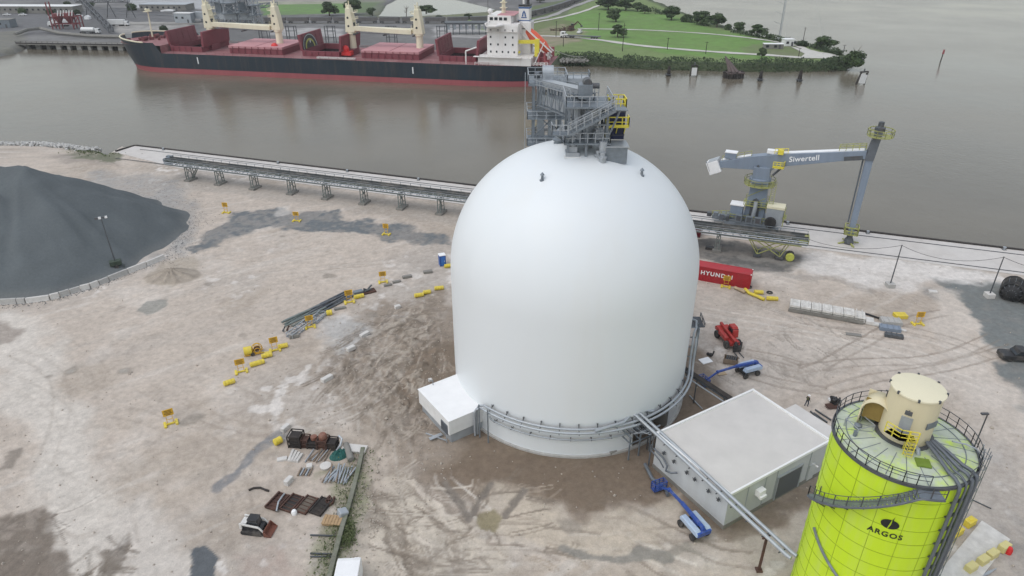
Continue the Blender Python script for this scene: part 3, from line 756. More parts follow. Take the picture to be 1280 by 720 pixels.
# ring pipes round the dome's foot
ring = thing('ring_pipe', 'grey twin pipe hugging the foot of the dome and climbing its right side', 'pipe run', DC)
def arc(r, z, a0, a1, n=40): return [Vector((r*math.cos(a), r*math.sin(a), z)) for a in np.linspace(a0, a1, n)]
A0, A1 = math.radians(-134), math.radians(-14)
for dr, z in ((.55, 4.6), (.95, 4.35)):
    pts = [Vector((DR+dr, 0, 0)) for _ in range(0)]
    s = arc(DR+dr, z, A0, A1)
    p0 = s[0]
    pts = [p0 + Vector((-.9,.1,-z+.1)), p0 + Vector((-.9,.1,-.7)), p0 + Vector((-.65,.05,-.15))] + s
    e = s[-1]; t = Vector((-math.sin(A1), math.cos(A1), 0))
    pts += [e + t*.5 + Vector((0,0,.3)), e + t*.8 + Vector((0,0,1.2)), e + t*1.2 + Vector((0,0,5.3 - dr)), e + t*1.6 + Vector((.2,0,5.9 - dr)), e+t*3.2+Vector((.2,.0,6.0-dr)), e+t*3.6+Vector((-.6,.3,6-dr))]
    mb = MB(); mb.pipe(pts, .15, 10); mb.build('pipe', m_steel_pale, ring, smooth=60)
mb = MB(); pts = arc(DR+.45, 2.95, math.radians(-130), math.radians(-66)); pts = [pts[0]+Vector((-.25,.2,.4))] + pts + [pts[-1]+Vector((1.3,0,-.1)), pts[-1]+Vector((3.6,1.4,-.1))]
mb.pipe(pts, .11, 8).build('lower_pipe', m_steel_pale, ring, smooth=60)
for k in range(15):
    mb = MB(); a = lerp(A0, A1, (k+.5)/15); c, s_ = math.cos(a), math.sin(a)
    mb.bar((DR*c, DR*s_, 4.95), ((DR+1.2)*c, (DR+1.2)*s_, 4.2), .09); mb.bar(((DR+.3)*c, (DR+.3)*s_, 5.15), ((DR+.3)*c, (DR+.3)*s_, 4.2), .10); mb.build('pipe_bracket', m_steel_dark, ring)
for k in range(8):
    mb = MB(); a = lerp(math.radians(-128), math.radians(-67), k/7); c, s_ = math.cos(a), math.sin(a)
    mb.bar(((DR-.1)*c, (DR-.1)*s_, 2.95), ((DR+.65)*c, (DR+.65)*s_, 2.95), .08); mb.bar(((DR+.45)*c,(DR+.45)*s_,2.8),((DR+.45)*c,(DR+.45)*s_,3.35),.06); mb.build('pipe_bracket', m_steel_dark, ring)
for a in (-134.5,-129.5):
    mb = MB(); a = math.radians(a); c, s_ = math.cos(a), math.sin(a); mb.bar(((DR+1.25)*c,(DR+1.25)*s_,0), ((DR+1.25)*c,(DR+1.25)*s_,5.0), .16); mb.build('support_post', m_steel, ring)
mb = MB()
a = A1+.10; c, s_ = math.cos(a), math.sin(a)
for z in np.arange(5.5, 10.5, 1.5): mb.bar(dsurf(a, z), dsurf(a, z, 1.2), .10)
mb.bar(dsurf(a-.03,5,1.15), dsurf(a-.03,10.2,1.15), .12); mb.bar(dsurf(a+.05,5,1.15), dsurf(a+.05,10.2,1.15), .12)
mb.build('riser_frame', m_steel, ring)
mb = MB(); mb.box(dsurf(A1+.2, 9.9, 1.0), (1.7,2.6,.10), A1+.2); mb.rail([dsurf(A1+.12,9.95,1.9), dsurf(A1+.28,9.95,1.9)], .6, 1.2, .04)
mb.build('riser_platform', m_steel_dark, ring)
# pipe rack at the entry recess
rk = thing('pipe_rack', 'grey pipe rack of many small bent pipes between the dome and the flat roofed building', 'pipe rack', (14.6,63.6,0), math.radians(-61))
mb = MB()
for y in (-1.7,-.2,1.4):
    for x in (-1.1,1.3): mb.bar((x,y,0),(x,y,3.5),.14)
    mb.bar((-1.3,y,3.4),(1.5,y,3.4),.14); mb.bar((-1.3,y,2.5),(1.5,y,2.5),.12)
for x in (-1.1,1.3): mb.bar((x,-1.8,2.4),(x,1.5,2.4),.12)
mb.build('rack_frame', m_steel, rk)
for k in range(9):
    mb = MB(); z = 3.55 - .12*(k % 2); y = -1.6+k*.38; e = .9+.22*k
    mb.pipe([(-3.6,y*.85,z),( e*.6+.2,y*.85,z),(e,y*.85+.25,z),(e,y*.85+2.4-.1*k,z),(e+.05,y*.85+2.7-.1*k,z-.3),(e+.05,y*.85+2.7-.1*k,.1)], .065, 6)
    mb.build('pipe', m_steel_pale if k % 3 else m_steel_dark, rk, smooth=60)
mb = MB()
for k in range(4): mb.pipe([(-1.6-.35*k,-2.1,.0),(-1.6-.35*k,-2.1,2.6),(-2.0-.35*k,-1.6,3.0)], .07, 6)
mb.build('down_pipe', m_steel, rk, smooth=60)
mb = MB(); mb.box((-1.6,-2.6,.18),(2.6,.9,.36)); mb.build('kerb_block', m_conc_dark, rk)
# ================================================================== flat roofed building
B0 = Vector((22.1,51.2,0)); brz = math.atan2(8.1, 13.35); BL, BD, BH = 15.7, 10.9, 4.72
bld = thing('control_building', 'pale grey single storey building with a flat white roof and one dark roller shutter', 'building', B0, brz)
mb = MB(); mb.box((BL/2,BD/2,BH/2),(BL,BD,BH)); mb.build('wall', m_bwall, bld)
mb = MB(); mb.box((BL/2,BD/2,BH+.06),(BL+.16,BD+.16,.12)); mb.build('roof', m_broof, bld)
mb = MB()
for c, d in (((BL/2,-.02,BH+.10),(BL+.36,.22,.34)),((BL/2,BD+.02,BH+.14),(BL+.36,.24,.42)),((-.02,BD/2,BH+.14),(.24,BD-.2,.42)),((BL+.02,BD/2,BH+.14),(.24,BD-.2,.42))): mb.box(c, d)
mb.build('parapet', m_palewhite, bld, bevel=.02)
mb = MB(); mb.box((BL/2,BD/2,.2),(BL+.12,BD+.12,.55)); mb.build('plinth', m_conc_dark, bld)
mb = MB(); mb.box((9.6,-.03,1.8),(3.8,.12,3.1)); mb.build('roller_shutter', m_shutter, bld)
mb = MB()
for x in (7.62,11.58): mb.box((x,-.06,1.85),(.16,.2,3.3))
mb.box((9.6,-.06,3.43),(4.1,.2,.18))
mb.build('shutter_frame', m_steel_pale, bld)
for x in (2.9,5.6,7.4,12.9): mb = MB(); mb.box((x,-.03,2.5),(.07,.07,4.2)); mb.build('wall_joint', m_steel_pale, bld)
mb = MB(); mb.box((4.6,-.32,3.1),(1.0,.62,.8)); mb.box((4.6,-.66,2.75),(.9,.4,.35)); mb.build('wall_vent_hood', m_palewhite, bld, bevel=.03)
mb = MB(); mb.box((13.6,-.05,1.35),(1.0,.1,2.2)); mb.box((13.6,-.11,1.5),(.06,.1,.1)); mb.build('door', m_bwall, bld)
mb = MB(); mb.tube((13.2,-.1,2.9),(13.2,-.8,2.95),.03); mb.box((13.2,-.8,2.9),(.22,.22,.12)); mb.build('wall_lamp', m_white, bld)
for y in (1.0,2.4,4.4,5.6,7.6,9.2):
    mb = MB(); mb.bar((-.05,y,3.3+.1*(y%2)),(-.55,y,3.5),.09); mb.bar((-.3,y,3.2),(-.3,y,3.75),.11); mb.bar((-.3,y-.3,3.45),(-.3,y+.3,3.45),.07); mb.build('pipe_bracket', m_steel_dark, bld)
mb = MB(); mb.pipe([(-.5,10.6,3.2),(-.5,9.0,3.0),(-.35,8.4,2.2),(-.9,8.0,2.1),(-.9,7.2,2.4),(-.35,6.8,2.5)],.12,8); mb.pipe([(-.9,10.6,3.1),(-1,9.1,2.9),(-.7,8.6,2.0)],.08,8); mb.build('bent_pipe', m_pipe, bld, smooth=60)
mb = MB(); mb.pipe([(-.3,11.0,3.4),(-.35,11.2,3.2),(-.4,11.2,.2)],.09,8); mb.pipe([(-.9,11.3,.5),(-1.6,9.2,.25),(-1.2,7.6,.25),(-1.8,6.4,.2)],.22,8); mb.build('drain_hose', m_pipe, bld, smooth=60)
ann = thing('equipment_shed', 'narrow pale grey lean-to shed along the far side of the flat roofed building', 'shed', B0 + Matrix.Rotation(brz,3,'Z') @ Vector((BL+.2,.3,0)), brz)
mb = MB(); mb.box((1.35,3.3,2.1),(2.7,6.2,4.2)); mb.build('wall', m_bwall, ann)
mb = MB(); mb.box((1.35,3.3,4.26),(2.9,6.4,.14)); mb.build('roof', m_broof, ann, bevel=.02)
mb = MB(); mb.box((1.9,-.55,1.8),(1.5,1.0,3.4)); mb.build('cabinet', m_pipe, ann, bevel=.03)
mb = MB(); mb.box((1.9,-.55,3.56),(1.6,1.1,.1)); mb.build('cabinet_lid', m_white, ann)
# three long rods and a cable tray lying behind it
for k, (a, b_) in enumerate((((1019,512),(1039,525)),((1017,516),(1034,528)),((1013,514),(1031,530)))):
    mb = MB(); p, q = G(*a, .12), G(*b_, .12); mb.bar(p, q, .16, .16)
    tag(mb.build('steel_rod', m_steel_dark), ['outermost dark steel rod lying behind the flat roofed building','middle dark steel rod of three lying behind the building','dark steel rod lying closest to the lean-to shed'][k], 'rod', 'steel rods behind the building')
# ================================================================== pipe bridge to the silo
pb = thing('pipe_bridge', 'pale twin pipe bridge from the dome past the building to the lime silo', 'pipe bridge', (14.3,64.2,0))
T = Vector((14.3,64.2,0))
def loc(*p): return Vector(p) - T
for k, dx in enumerate((0, .62)):
    a = Vector((14.6+dx,63.6+dx*.4,5.0)); b_ = Vector((25.1+dx,43.6+dx*.4,5.0))
    mb = MB()
    pts = [Vector((9.5+dx*3,61.2,4.7)) if k == 0 else Vector((16.9,65.0,4.6)), Vector((13.0,62.6+dx,4.85)) if k == 0 else Vector((15.8,64.6,4.9)), Vector((14.0+dx,63.8+dx*.5,5.0)), a, b_, b_+Vector((.3,-.4,0))]
    mb.pipe([loc(*p) for p in pts], .19, 10); mb.build('pipe', m_steel_pale, pb, smooth=60)
for t in np.linspace(.05,.97,11):
    mb = MB(); q = Vector((14.9,63.7,4.75)).lerp(Vector((25.4,43.7,4.75)), t); n = Vector((.89,.46,0))
    mb.bar(loc(*(q-n*.55)), loc(*(q+n*.55)), .09); mb.build('pipe_saddle', m_steel_dark, pb)
mb = MB(); q = Vector((24.2,46.0,0)); mb.bar(loc(*q), loc(q.x,q.y,4.7), .2); mb.box(loc(q.x,q.y,.08), (.6,.6,.16)); mb.bar(loc(q.x-.5,q.y-.25,4.65), loc(q.x+.6,q.y+.3,4.65), .16)
mb.build('support_post', m_rust, pb)
cd_ = thing('covered_duct', 'dark covered duct on thin posts running behind the flat roofed building', 'duct', (23.0,74.2,0))
T2 = Vector((23.0,74.2,0)); mb = MB(); mb.bar(Vector((22.2,75.2,4.0))-T2, Vector((29.4,64.4,4.0))-T2, .55, .4); mb.build('duct', m_steel_dark, cd_)
mb = MB(); mb.bar(Vector((22.2,75.2,4.24))-T2, Vector((29.4,64.4,4.24))-T2, .75, .05); mb.build('duct_cover', m_timberdark, cd_)
mb = MB(); mb.tube(Vector((21.7,74.6,3.8))-T2, Vector((28.6,64.2,3.8))-T2, .09); mb.build('pipe', m_steel_pale, cd_)
for t in (.25,.6,.9):
    mb = MB(); q = Vector((22.2,75.2,0)).lerp(Vector((29.4,64.4,0)), t)-T2; mb.bar(q, q+Vector((0,0,3.9)), .14); mb.build('support_post', m_steel_dark, cd_)

# ================================================================== lime green silo
SC = Vector((31.0,41.95,0)); SR, SH = 5.1, 19.9
sil = thing('lime_silo', 'lime green cylindrical silo with railed deck beside the flat roofed building', 'silo', SC)
mb = MB(); mb.lathe([(SR,0),(SR,SH)], n=96, cap=False); mb.build('wall', m_lime, sil, smooth=40)
mb = MB(); mb.lathe([(SR-.02,SH-.03),(4.6,SH+.10),(2.3,SH+.30),(0,SH+.32)], n=72, cap=False); mb.build('deck', m_deckdust, sil, smooth=20)
mb = MB()
for k in range(1, 15):
    z = k*1.42 - .3
    mb.lathe([(SR+.002,z-.018),(SR+.028,z-.018),(SR+.028,z+.018),(SR+.002,z+.018)], n=96, cap=False)
for k in range(16):
    a = 2*PI*(k+.3)/16; c, s = math.cos(a), math.sin(a)
    mb.bar((c*(SR+.004),s*(SR+.004),.1),(c*(SR+.004),s*(SR+.004),SH-.2),.035)
mb.build('panel_seam', M('dark_green_seam', (.31,.43,.02), .6, .2, 2), sil)
mb = MB(); mb.lathe([(SR,SH-.22),(SR+.16,SH-.22),(SR+.16,SH+.02),(SR-.04,SH+.02)], n=96, cap=False); mb.build('deck_curb', m_steel_dark, sil)
mb = MB()
for k in range(22):
    a = 2*PI*k/22; c, s = math.cos(a), math.sin(a); mb.bar((c*SR*.985,s*SR*.985,SH+.06),(c*2.3,s*2.3,SH+.31),.05,.03)
mb.lathe([(4.2,SH+.15),(4.2,SH+.18),(4.27,SH+.18),(4.27,SH+.14)], n=64, cap=False)
mb.build('deck_rib', m_steel, sil)
mb = MB(); pts = [Vector((math.cos(a)*(SR+.05),math.sin(a)*(SR+.05),SH)) for a in np.linspace(math.radians(-62),math.radians(262),34)]
mb.rail(pts, 1.05, 1.4, .024, mids=1); mb.build('railing', m_steel_dark, sil)
# dust collector tower on the deck
tw = thing('dust_collector', 'cream round filter tower with pale lid standing on the lime silo deck', 'filter tower', SC + Vector((.15,.55,SH+.28)))
TR, TH = 1.84, 4.45
mb = MB(); mb.lathe([(TR,0),(TR,TH)], n=64, cap=False); mb.build('body', m_cream, tw, smooth=40)
mb = MB(); mb.lathe([(TR+.02,TH-.14),(TR+.10,TH-.12),(TR+.10,TH+.02),(TR-.2,TH+.10),(0,TH+.16)], n=64, cap=False); mb.build('lid', m_cream_lid, tw, smooth=30)
for k in range(8):
    mb = MB(); a = 2*PI*(k+.4)/8; c, s = math.cos(a), math.sin(a); mb.box((c*(TR+.10),s*(TR+.10),TH),(.14,.14,.24),a); mb.build('lid_clamp', m_steel_dark, tw)
mb = MB(); mb.lathe([(TR+.30,.0),(TR+.30,.16),(TR+.02,.18)], n=64, cap=False); mb.build('base_flange', m_steel_dark, tw)
def tpt(adeg, r, z): a = math.radians(adeg); return Vector((math.cos(a)*r, math.sin(a)*r, z))
mb = MB(); q = tpt(-128,TR+.02,2.0); mb.box(q,(.10,.8,1.5),math.radians(-128)); mb.build('hatch', m_steel_pale, tw)
mb = MB(); q = tpt(-66,TR,2.15); mb.box(q,(.08,1.1,.55),math.radians(-66)); mb.build('louvre', m_steel, tw)
mb = MB()
plat = [tpt(-152,TR+.95,1.25),tpt(-128,TR+1.15,1.25),tpt(-104,TR+.95,1.25)]
mb.add([tpt(-152,TR,1.25),*plat,tpt(-104,TR,1.25)], [(0,1,2,3,4),(4,3,2,1,0)])
mb.rail(plat, 1.0, .6, .028, mids=2)
for a in (-105,-118):
    mb.bar(tpt(a,TR+.3,-.1), tpt(a,TR+.3,1.3), .05); mb.bar(tpt(a,TR+1.0,-.1), tpt(a,TR+1.0,2.2), .05)
for z in np.arange(.1,2.1,.3):
    mb.bar(tpt(-105,TR+.95,z), tpt(-118,TR+.95,z), .04)
    mb.pipe([tpt(-105,TR+.95,z+.2), tpt(-108,TR+1.5,z+.2), tpt(-115,TR+1.5,z+.2), tpt(-118,TR+.95,z+.2)], .022, 5)
mb.build('ladder_platform', m_safety, tw)
mb = MB(); mb.bar(tpt(-128,TR,3.35),tpt(-128,TR+.5,3.35),.08); mb.box(tpt(-128,TR+.45,3.4),(.25,.5,.25),math.radians(-128)); mb.build('davit', m_steel_dark, tw)
mb = MB(); mb.pipe([tpt(-95,TR+.05,.3),tpt(-95,TR+.6,.45),tpt(-92,TR+.7,-.1)],.16,10); mb.build('inlet_elbow', m_steel_pale, tw, smooth=60)
hd = thing('exhaust_hood', 'cream half drum exhaust hood with a dark mouth behind the cream filter tower', 'hood', SC + Vector((-1.75,1.7,SH+1.9)), math.radians(-38))
mb = MB(); mb.lathe([(1.0,-.9),(1.02,.9)], n=24, a0=0, a1=PI, cap=False)
Mx = Matrix.Rotation(PI/2, 3, 'X'); mb.v = [tuple(Mx @ Vector(v)) for v in mb.v]
mb.add([(1.0,-.9,0),(1.02,.9,0),(1.02,.9,-1.7),(1.0,-.9,-1.7),(-1.0,-.9,0),(-1.02,.9,0),(-1.02,.9,-1.7),(-1.0,-.9,-1.7)],[(0,1,2,3),(5,4,7,6)])
o = mb.build('shell', m_cream, hd, smooth=40); sm_ = o.modifiers.new('thickness','SOLIDIFY'); sm_.thickness = .08
mb = MB(); mb.box((0,-.3,-.1),(1.8,.06,1.9)); mb.build('mouth_panel', M('ochre_panel', (.26,.18,.05), .6, .2, 1.5), hd)
mb = MB(); mb.box((0,.86,-.35),(1.95,.06,2.6)); mb.build('back_panel', m_cream, hd)
mb = MB(); mb.tube((.3,.5,.95),(.3,.5,1.5),.04); mb.box((.3,.5,1.5),(.3,.1,.1)); mb.build('roof_light', m_steel_dark, hd)
# deck gear
mb = MB(); mb.box((0,0,.08),(1.0,.9,.16)); o = tag(mb.build('deck_hatch', M('olive_hatch', (.16,.24,.03), .6, .2, 2), bevel=.02), 'olive green square hatch lid on the lime silo deck', 'hatch'); o.location = SC + Vector((-.1,-2.9,SH+.24)); o.rotation_euler = (0,0,-.25)
fr = thing('vent_frame', 'galvanised pipe frame standing on the left part of the silo deck', 'frame', SC + Vector((-3.1,1.2,SH+.12)), .3)
mb = MB()
for x in (-.8,.8):
    for y in (-.7,.7): mb.bar((x,y,0),(x,y,.75),.06)
    mb.bar((x,-.7,.75),(x,.7,.75),.06)
for y in (-.7,.7): mb.bar((-.8,y,.75),(.8,y,.75),.06)
mb.build('frame', m_steel_pale, fr)
mb = MB(); mb.lathe([(.3,0),(.3,.4),(.12,.5)], (0,.1,0), 14); mb.build('vent_cap', m_steel, fr, smooth=40)
mb = MB(); mb.lathe([(.14,0),(.14,.5)], (-.9,-.6,0), 10); mb.build('vent_cap', m_steel, fr, smooth=40)
# fill pipes over the deck and down the wall
fp = thing('fill_pipe', 'bundle of dark grey fill pipes crossing the silo deck and running down its right front', 'pipes', SC)
for k in range(4):
    a = math.radians(-74 + k*7.0); r = SR+.28; dz = .42 + .04*k
    s0 = Vector((.8+.28*k,-1.35+.12*k,SH+1.0-.06*k)); c, s = math.cos(a), math.sin(a)
    pts = [s0, s0.lerp(Vector((c*(SR-.9),s*(SR-.9),SH+dz)), .5)+Vector((0,0,.05)), Vector((c*(SR-.9),s*(SR-.9),SH+dz)), Vector((c*(SR-.3),s*(SR-.3),SH+dz-.05)), Vector((c*(r-.08),s*(r-.08),SH+dz-.35)), Vector((c*r,s*r,SH-.4)), Vector((c*r,s*r,.2))]
    mb = MB(); mb.pipe(pts, .14 if k in (0,2,3) else .09, 10); mb.build('pipe', m_pipe, fp, smooth=60)
mb = MB()
for z in np.arange(1.2, SH-.6, 1.42):
    pts = [Vector((math.cos(math.radians(a))*(SR+.12),math.sin(math.radians(a))*(SR+.12),z)) for a in (-75,-69,-63,-57,-52)]
    for p, q in zip(pts, pts[1:]): mb.bar(p, q, .2, .08)
mb.build('pipe_bracket', m_steel_dark, fp)
ld = thing('silo_ladder', 'tall caged ladder with lamp pole on the right edge of the lime silo', 'ladder', SC)
mb = MB()
for a in (-24,-18): mb.bar(tpt(a,SR+.2,.2), tpt(a,SR+.2,SH+1.0), .07)
for z in np.arange(.4,SH+1,.35): mb.bar(tpt(-24,SR+.2,z), tpt(-18,SR+.2,z), .04)
mb.build('rungs', m_steel_pale, ld)
mb = MB()
for z in np.arange(2.5,SH+1,1.1): mb.pipe([tpt(-25,SR+.2,z),tpt(-25,SR+.6,z),tpt(-21,SR+.8,z),tpt(-17,SR+.6,z),tpt(-17,SR+.2,z)],.03,5)
for a in (-25,-21,-17): mb.bar(tpt(a,SR+.7,2.5),tpt(a,SR+.7,SH+.7),.04)
mb.build('cage', m_steel, ld)
mb = MB(); mb.tube(tpt(-8,SR+.1,SH-.2),tpt(-8,SR+.1,SH+3.2),.05); mb.box(tpt(-8,SR-.1,SH+3.2),(.55,.2,.12)); mb.build('lamp_pole', m_steel_dark, ld)
mb = MB(); mb.pipe([tpt(-14,SR-1.8,SH+.6),tpt(-14,SR-.8,SH+.5),tpt(-16,SR-.1,SH+.35),tpt(-18,SR+.5,SH-.2),tpt(-18,SR+.5,.3)],.07,8); mb.build('conduit', m_steel_pale, ld, smooth=60)
# stair round the wall
st = thing('spiral_stair', 'grey steel stair with handrails curving round the upper wall of the lime silo', 'stair', SC)
N_ = 40; a_s, a_e = math.radians(-186), math.radians(-90)
mb = MB(); rin, rout = SR+.08, SR+.95
def stz(t): return lerp(SH-4.0, SH-.55, sstep(.0,1.0,np.array(t))*.0 + max(0,(t-.25)/.6) if t < .85 else 1.0)
ps = []
for k in range(N_+1):
    t = k/N_; a = lerp(a_s, a_e, t); z = lerp(SH-6.4, SH-.25, min(1, t/.84)**1.15); ps.append((a, z))
for k in range(N_):
    a, z = ps[k]; a2, z2 = ps[k+1]
    v = [(math.cos(x)*r, math.sin(x)*r, max(z,z2)+dz) for dz in (-.06,0) for x, r in ((a,rin),(a,rout),(a2,rout),(a2,rin))]
    mb.add(v, MB.BF)
mb.build('treads', m_steel, st)
for r in (rin+.04, rout):
    mb = MB(); mb.pipe([(math.cos(a)*r, math.sin(a)*r, z-.12) for a, z in ps], .11, 6); mb.build('stringer', m_pipe, st, smooth=60)
mb = MB()
for hz in (.5,1.0): mb.pipe([(math.cos(a)*rout, math.sin(a)*rout, z+hz) for a, z in ps], .03, 5)
for k in range(0,N_+1,4): a, z = ps[k]; mb.bar((math.cos(a)*rout,math.sin(a)*rout,z),(math.cos(a)*rout,math.sin(a)*rout,z+1.0),.06)
for k in range(0,N_+1,5):
    a, z = ps[k]; mb.bar((math.cos(a)*SR,math.sin(a)*SR,z-.9),(math.cos(a)*rout,math.sin(a)*rout,z-.15),.08)
a, z = ps[0]
for r in np.linspace(rin,rout,3): mb.bar((math.cos(a)*r,math.sin(a)*r,z),(math.cos(a)*r,math.sin(a)*r,z+1),.06)
mb.build('handrail', m_steel_dark, st)
mb = MB(); pts = []
for k in range(30):
    t = k/29; a = lerp(math.radians(-178), math.radians(-112), t); z = lerp(SH-9.4, SH-13.4, t); pts.append((math.cos(a)*(SR+.12),math.sin(a)*(SR+.12),z))
mb.pipe(pts, .13, 6); mb.build('lower_guide_rail', m_steel, st, smooth=60)
# wall lettering and emblem
def on_wall(amid, zmid, r=SR+.03):
    def f(x, y, d):
        a = amid + x/r
        return (math.cos(a)*(r+d), math.sin(a)*(r+d), zmid + y)
    return f
AM = math.radians(-117)
mb = text_mb('ARGOS', .68, .02, on_wall(AM, SH-5.35), spacing=1.15, bold=.012); mb.build('lettering', m_letter_black, sil)
fm0 = on_wall(AM+.02, SH-4.25, SR+.028); mb = MB()
def fm(x, y, d): return fm0(x*.74, y*.74, d)
def disc_half(side):
    pts = []
    for k in range(25):
        t = k/24; a = lerp(math.radians(82), math.radians(-98), t) if side > 0 else lerp(math.radians(88), math.radians(262), t)
        pts.append((.86*math.cos(a), .62*math.sin(a)))
    if side > 0: pts += [(-.02,-.58),(.10,.1)]
    else: pts += [(-.16,-.55),(-.05,0)]
    return pts
for side in (1,-1):
    pts = disc_half(side); n = len(pts); cx = sum(p[0] for p in pts)/n; cy = sum(p[1] for p in pts)/n
    vs = [fm(cx,cy,.02)] + [fm(*p,.02) for p in pts]
    mb.add(vs, [(0,i+1,(i+1) % n+1) for i in range(n)])
mb.add([fm(.06,.5,.02),fm(.20,.5,.02),fm(.24,1.15,.02)],[(0,1,2)])
mb.build('emblem', m_letter_black, sil)
mb = MB(); mb.box(tpt(-122,SR+.12,SH-2.0),(.2,.3,.3),math.radians(-122)); mb.build('wall_lamp', m_palewhite, sil)
# ================================================================== bucket elevator tower behind the dome and transfer house on its crown
tow = thing('elevator_tower', 'tall grey steel elevator tower with platforms rising behind the dome', 'tower', (5.0,96.4,0))
x0, x1, y0, y1 = -2.0, 1.7, -1.8, 1.8; TZ = 36.9
mb = MB()
for x in (x0,x1):
    for y in (y0,y1): mb.bar((x,y,0),(x,y,TZ),.34)
mb.build('leg', m_steel, tow)
mb = MB(); zz = np.arange(0, TZ+.1, TZ/10)
for i in range(10):
    za, zb = zz[i], zz[i+1]
    for x in (x0,x1): mb.bar((x,y0,za),(x,y1,zb),.14); mb.bar((x,y0,zb),(x,y1,zb),.18); mb.bar((x,y1,za),(x,y0,zb),.14)
    for y in (y0,y1): mb.bar((x0,y,za),(x1,y,zb),.14); mb.bar((x0,y,zb),(x1,y,zb),.18); mb.bar((x1,y,za),(x0,y,zb),.14)
mb.build('lattice_brace', m_steel, tow)
for x in (-.95,.6):
    mb = MB(); mb.box((x,-.2,TZ/2),(1.0,1.15,TZ)); mb.build('elevator_casing', m_steel_pale, tow)
for z in (28.6, 32.3):
    mb = MB(); mb.box((-.3,-.4,z),(5.2,5.2,.14)); mb.build('platform', m_steel, tow)
    mb = MB(); mb.rail([(-2.9,-3,z),(2.3,-3,z),(2.3,2.2,z),(-2.9,2.2,z)],1.05,1.3,.04,True); mb.build('railing', m_steel_pale, tow)
mb = MB(); mb.box((-.2,-.4,TZ),(5.2,5.2,.4)); mb.build('top_platform', m_steel, tow)
mb = MB(); mb.rail([(-2.8,-3,TZ+.2),(2.4,-3,TZ+.2),(2.4,2.2,TZ+.2),(-2.8,2.2,TZ+.2)],1.1,1.0,.045,True); mb.build('top_railing', m_steel_pale, tow)
mb = MB(); mb.box((3.9,.2,TZ+.2),(3.6,2.6,.5)); mb.box((4.0,.2,TZ-.35),(3.4,2.2,.5)); mb.build('outrigger_deck', m_steel_pale, tow)
mb = MB()
for x in (2.6,5.5):
    for y in (-.9,1.3): mb.bar((x,y,TZ-3.2),(x,y,TZ),.18)
mb.bar((2.6,-.9,TZ-3.2),(5.5,-.9,TZ-.3),.14); mb.bar((5.5,-.9,TZ-3.2),(2.6,-.9,TZ-.3),.14); mb.bar((1.7,-.9,TZ-3.2),(5.7,-.9,TZ-3.2),.2); mb.bar((1.7,1.3,TZ-3.2),(5.7,1.3,TZ-3.2),.2); mb.rail([(2.2,-1,TZ+.4),(5.6,-1,TZ+.4),(5.6,1.4,TZ+.4)],.8,1.2,.04)
mb.build('outrigger_frame', m_steel, tow)
mb = MB(); mb.lathe([(.95,-.75),(.95,.75)], (0,0,0), 20); Mx = Matrix.Rotation(PI/2,3,'Y'); mb.v = [tuple(Mx @ Vector(v) + Vector((-.1,-.3,TZ+1.1))) for v in mb.v]; mb.box((-.1,-.3,TZ+.6),(1.5,1.9,.9)); mb.build('elevator_head', m_steel_pale, tow, smooth=40)
mb = MB(); mb.tube((-1.3,-.4,TZ+.9),(-1.9,-.4,TZ+.9),.4,n=14); mb.box((-1.5,.8,TZ+.6),(.8,.8,.8)); mb.build('drive_motor', m_pipe, tow, smooth=40)
mb = MB()
for s in (-1,1): mb.bar((-3.2+.2*s*.0,-1+s*.25,24.5),(-3.2,-1+s*.25,TZ+1.2),.07)
for z in np.arange(24.6,TZ+1,.4): mb.bar((-3.2,-1.25,z),(-3.2,-.75,z),.05)
mb.build('ladder', m_steel_pale, tow)
# enclosed conveyor between tower and crown
cv = thing('crown_conveyor', 'pale enclosed conveyor sloping between the elevator tower and the dome crown', 'conveyor', (0,0,0))
a, b_ = Vector((4.6,94.4,36.9)), Vector((8.0,76.3,39.5))
mb = MB(); mb.bar(a, b_, 1.3, .8); mb.build('casing', m_steel_pale, cv, bevel=.05)
mb = MB(); mb.bar(a+Vector((0,0,.42)), b_+Vector((0,0,.42)), 1.5, .08); mb.build('cover', m_steel_pale, cv)
dn = Vector((0,0,-2.1)); mb = MB(); mb.bar(a+dn+Vector((.4,0,0)), b_+dn+Vector((.1,0,0)), 1.9, 1.2); mb.build('lower_gallery', m_steel_pale, cv, bevel=.05)
mb = MB(); mb.truss(a+Vector((0,0,-2.8)), b_+Vector((0,0,-2.8)), 2.4, 2.7, 9, .07); mb.build('gallery_truss', m_steel, cv)
mb = MB(); d = (b_-a).normalized(); n = Vector((d.y,-d.x,0)).normalized()
mb.rail([a+n*1.6+Vector((0,0,-.6)), b_+n*1.6+Vector((0,0,-.6))],1.1,1.6,.04); mb.rail([a-n*1.6+Vector((0,0,-.6)), b_-n*1.6+Vector((0,0,-.6))],1.1,1.6,.04)
mb.build('walkway_railing', m_steel_pale, cv)
mb = MB(); mb.box(b_+Vector((0,-.3,.35)),(1.5,1.5,1.5)); mb.build('head_box', m_steel, cv, bevel=.04)
mb = MB(); mb.tube(b_+Vector((.2,-.9,1.2)), b_+Vector((.2,.4,1.2)), .48, n=16); mb.tube(b_+Vector((.75,-.5,.9)), b_+Vector((1.5,-.5,.9)), .3, n=12); mb.build('drive', m_steel_dark, cv, smooth=40)
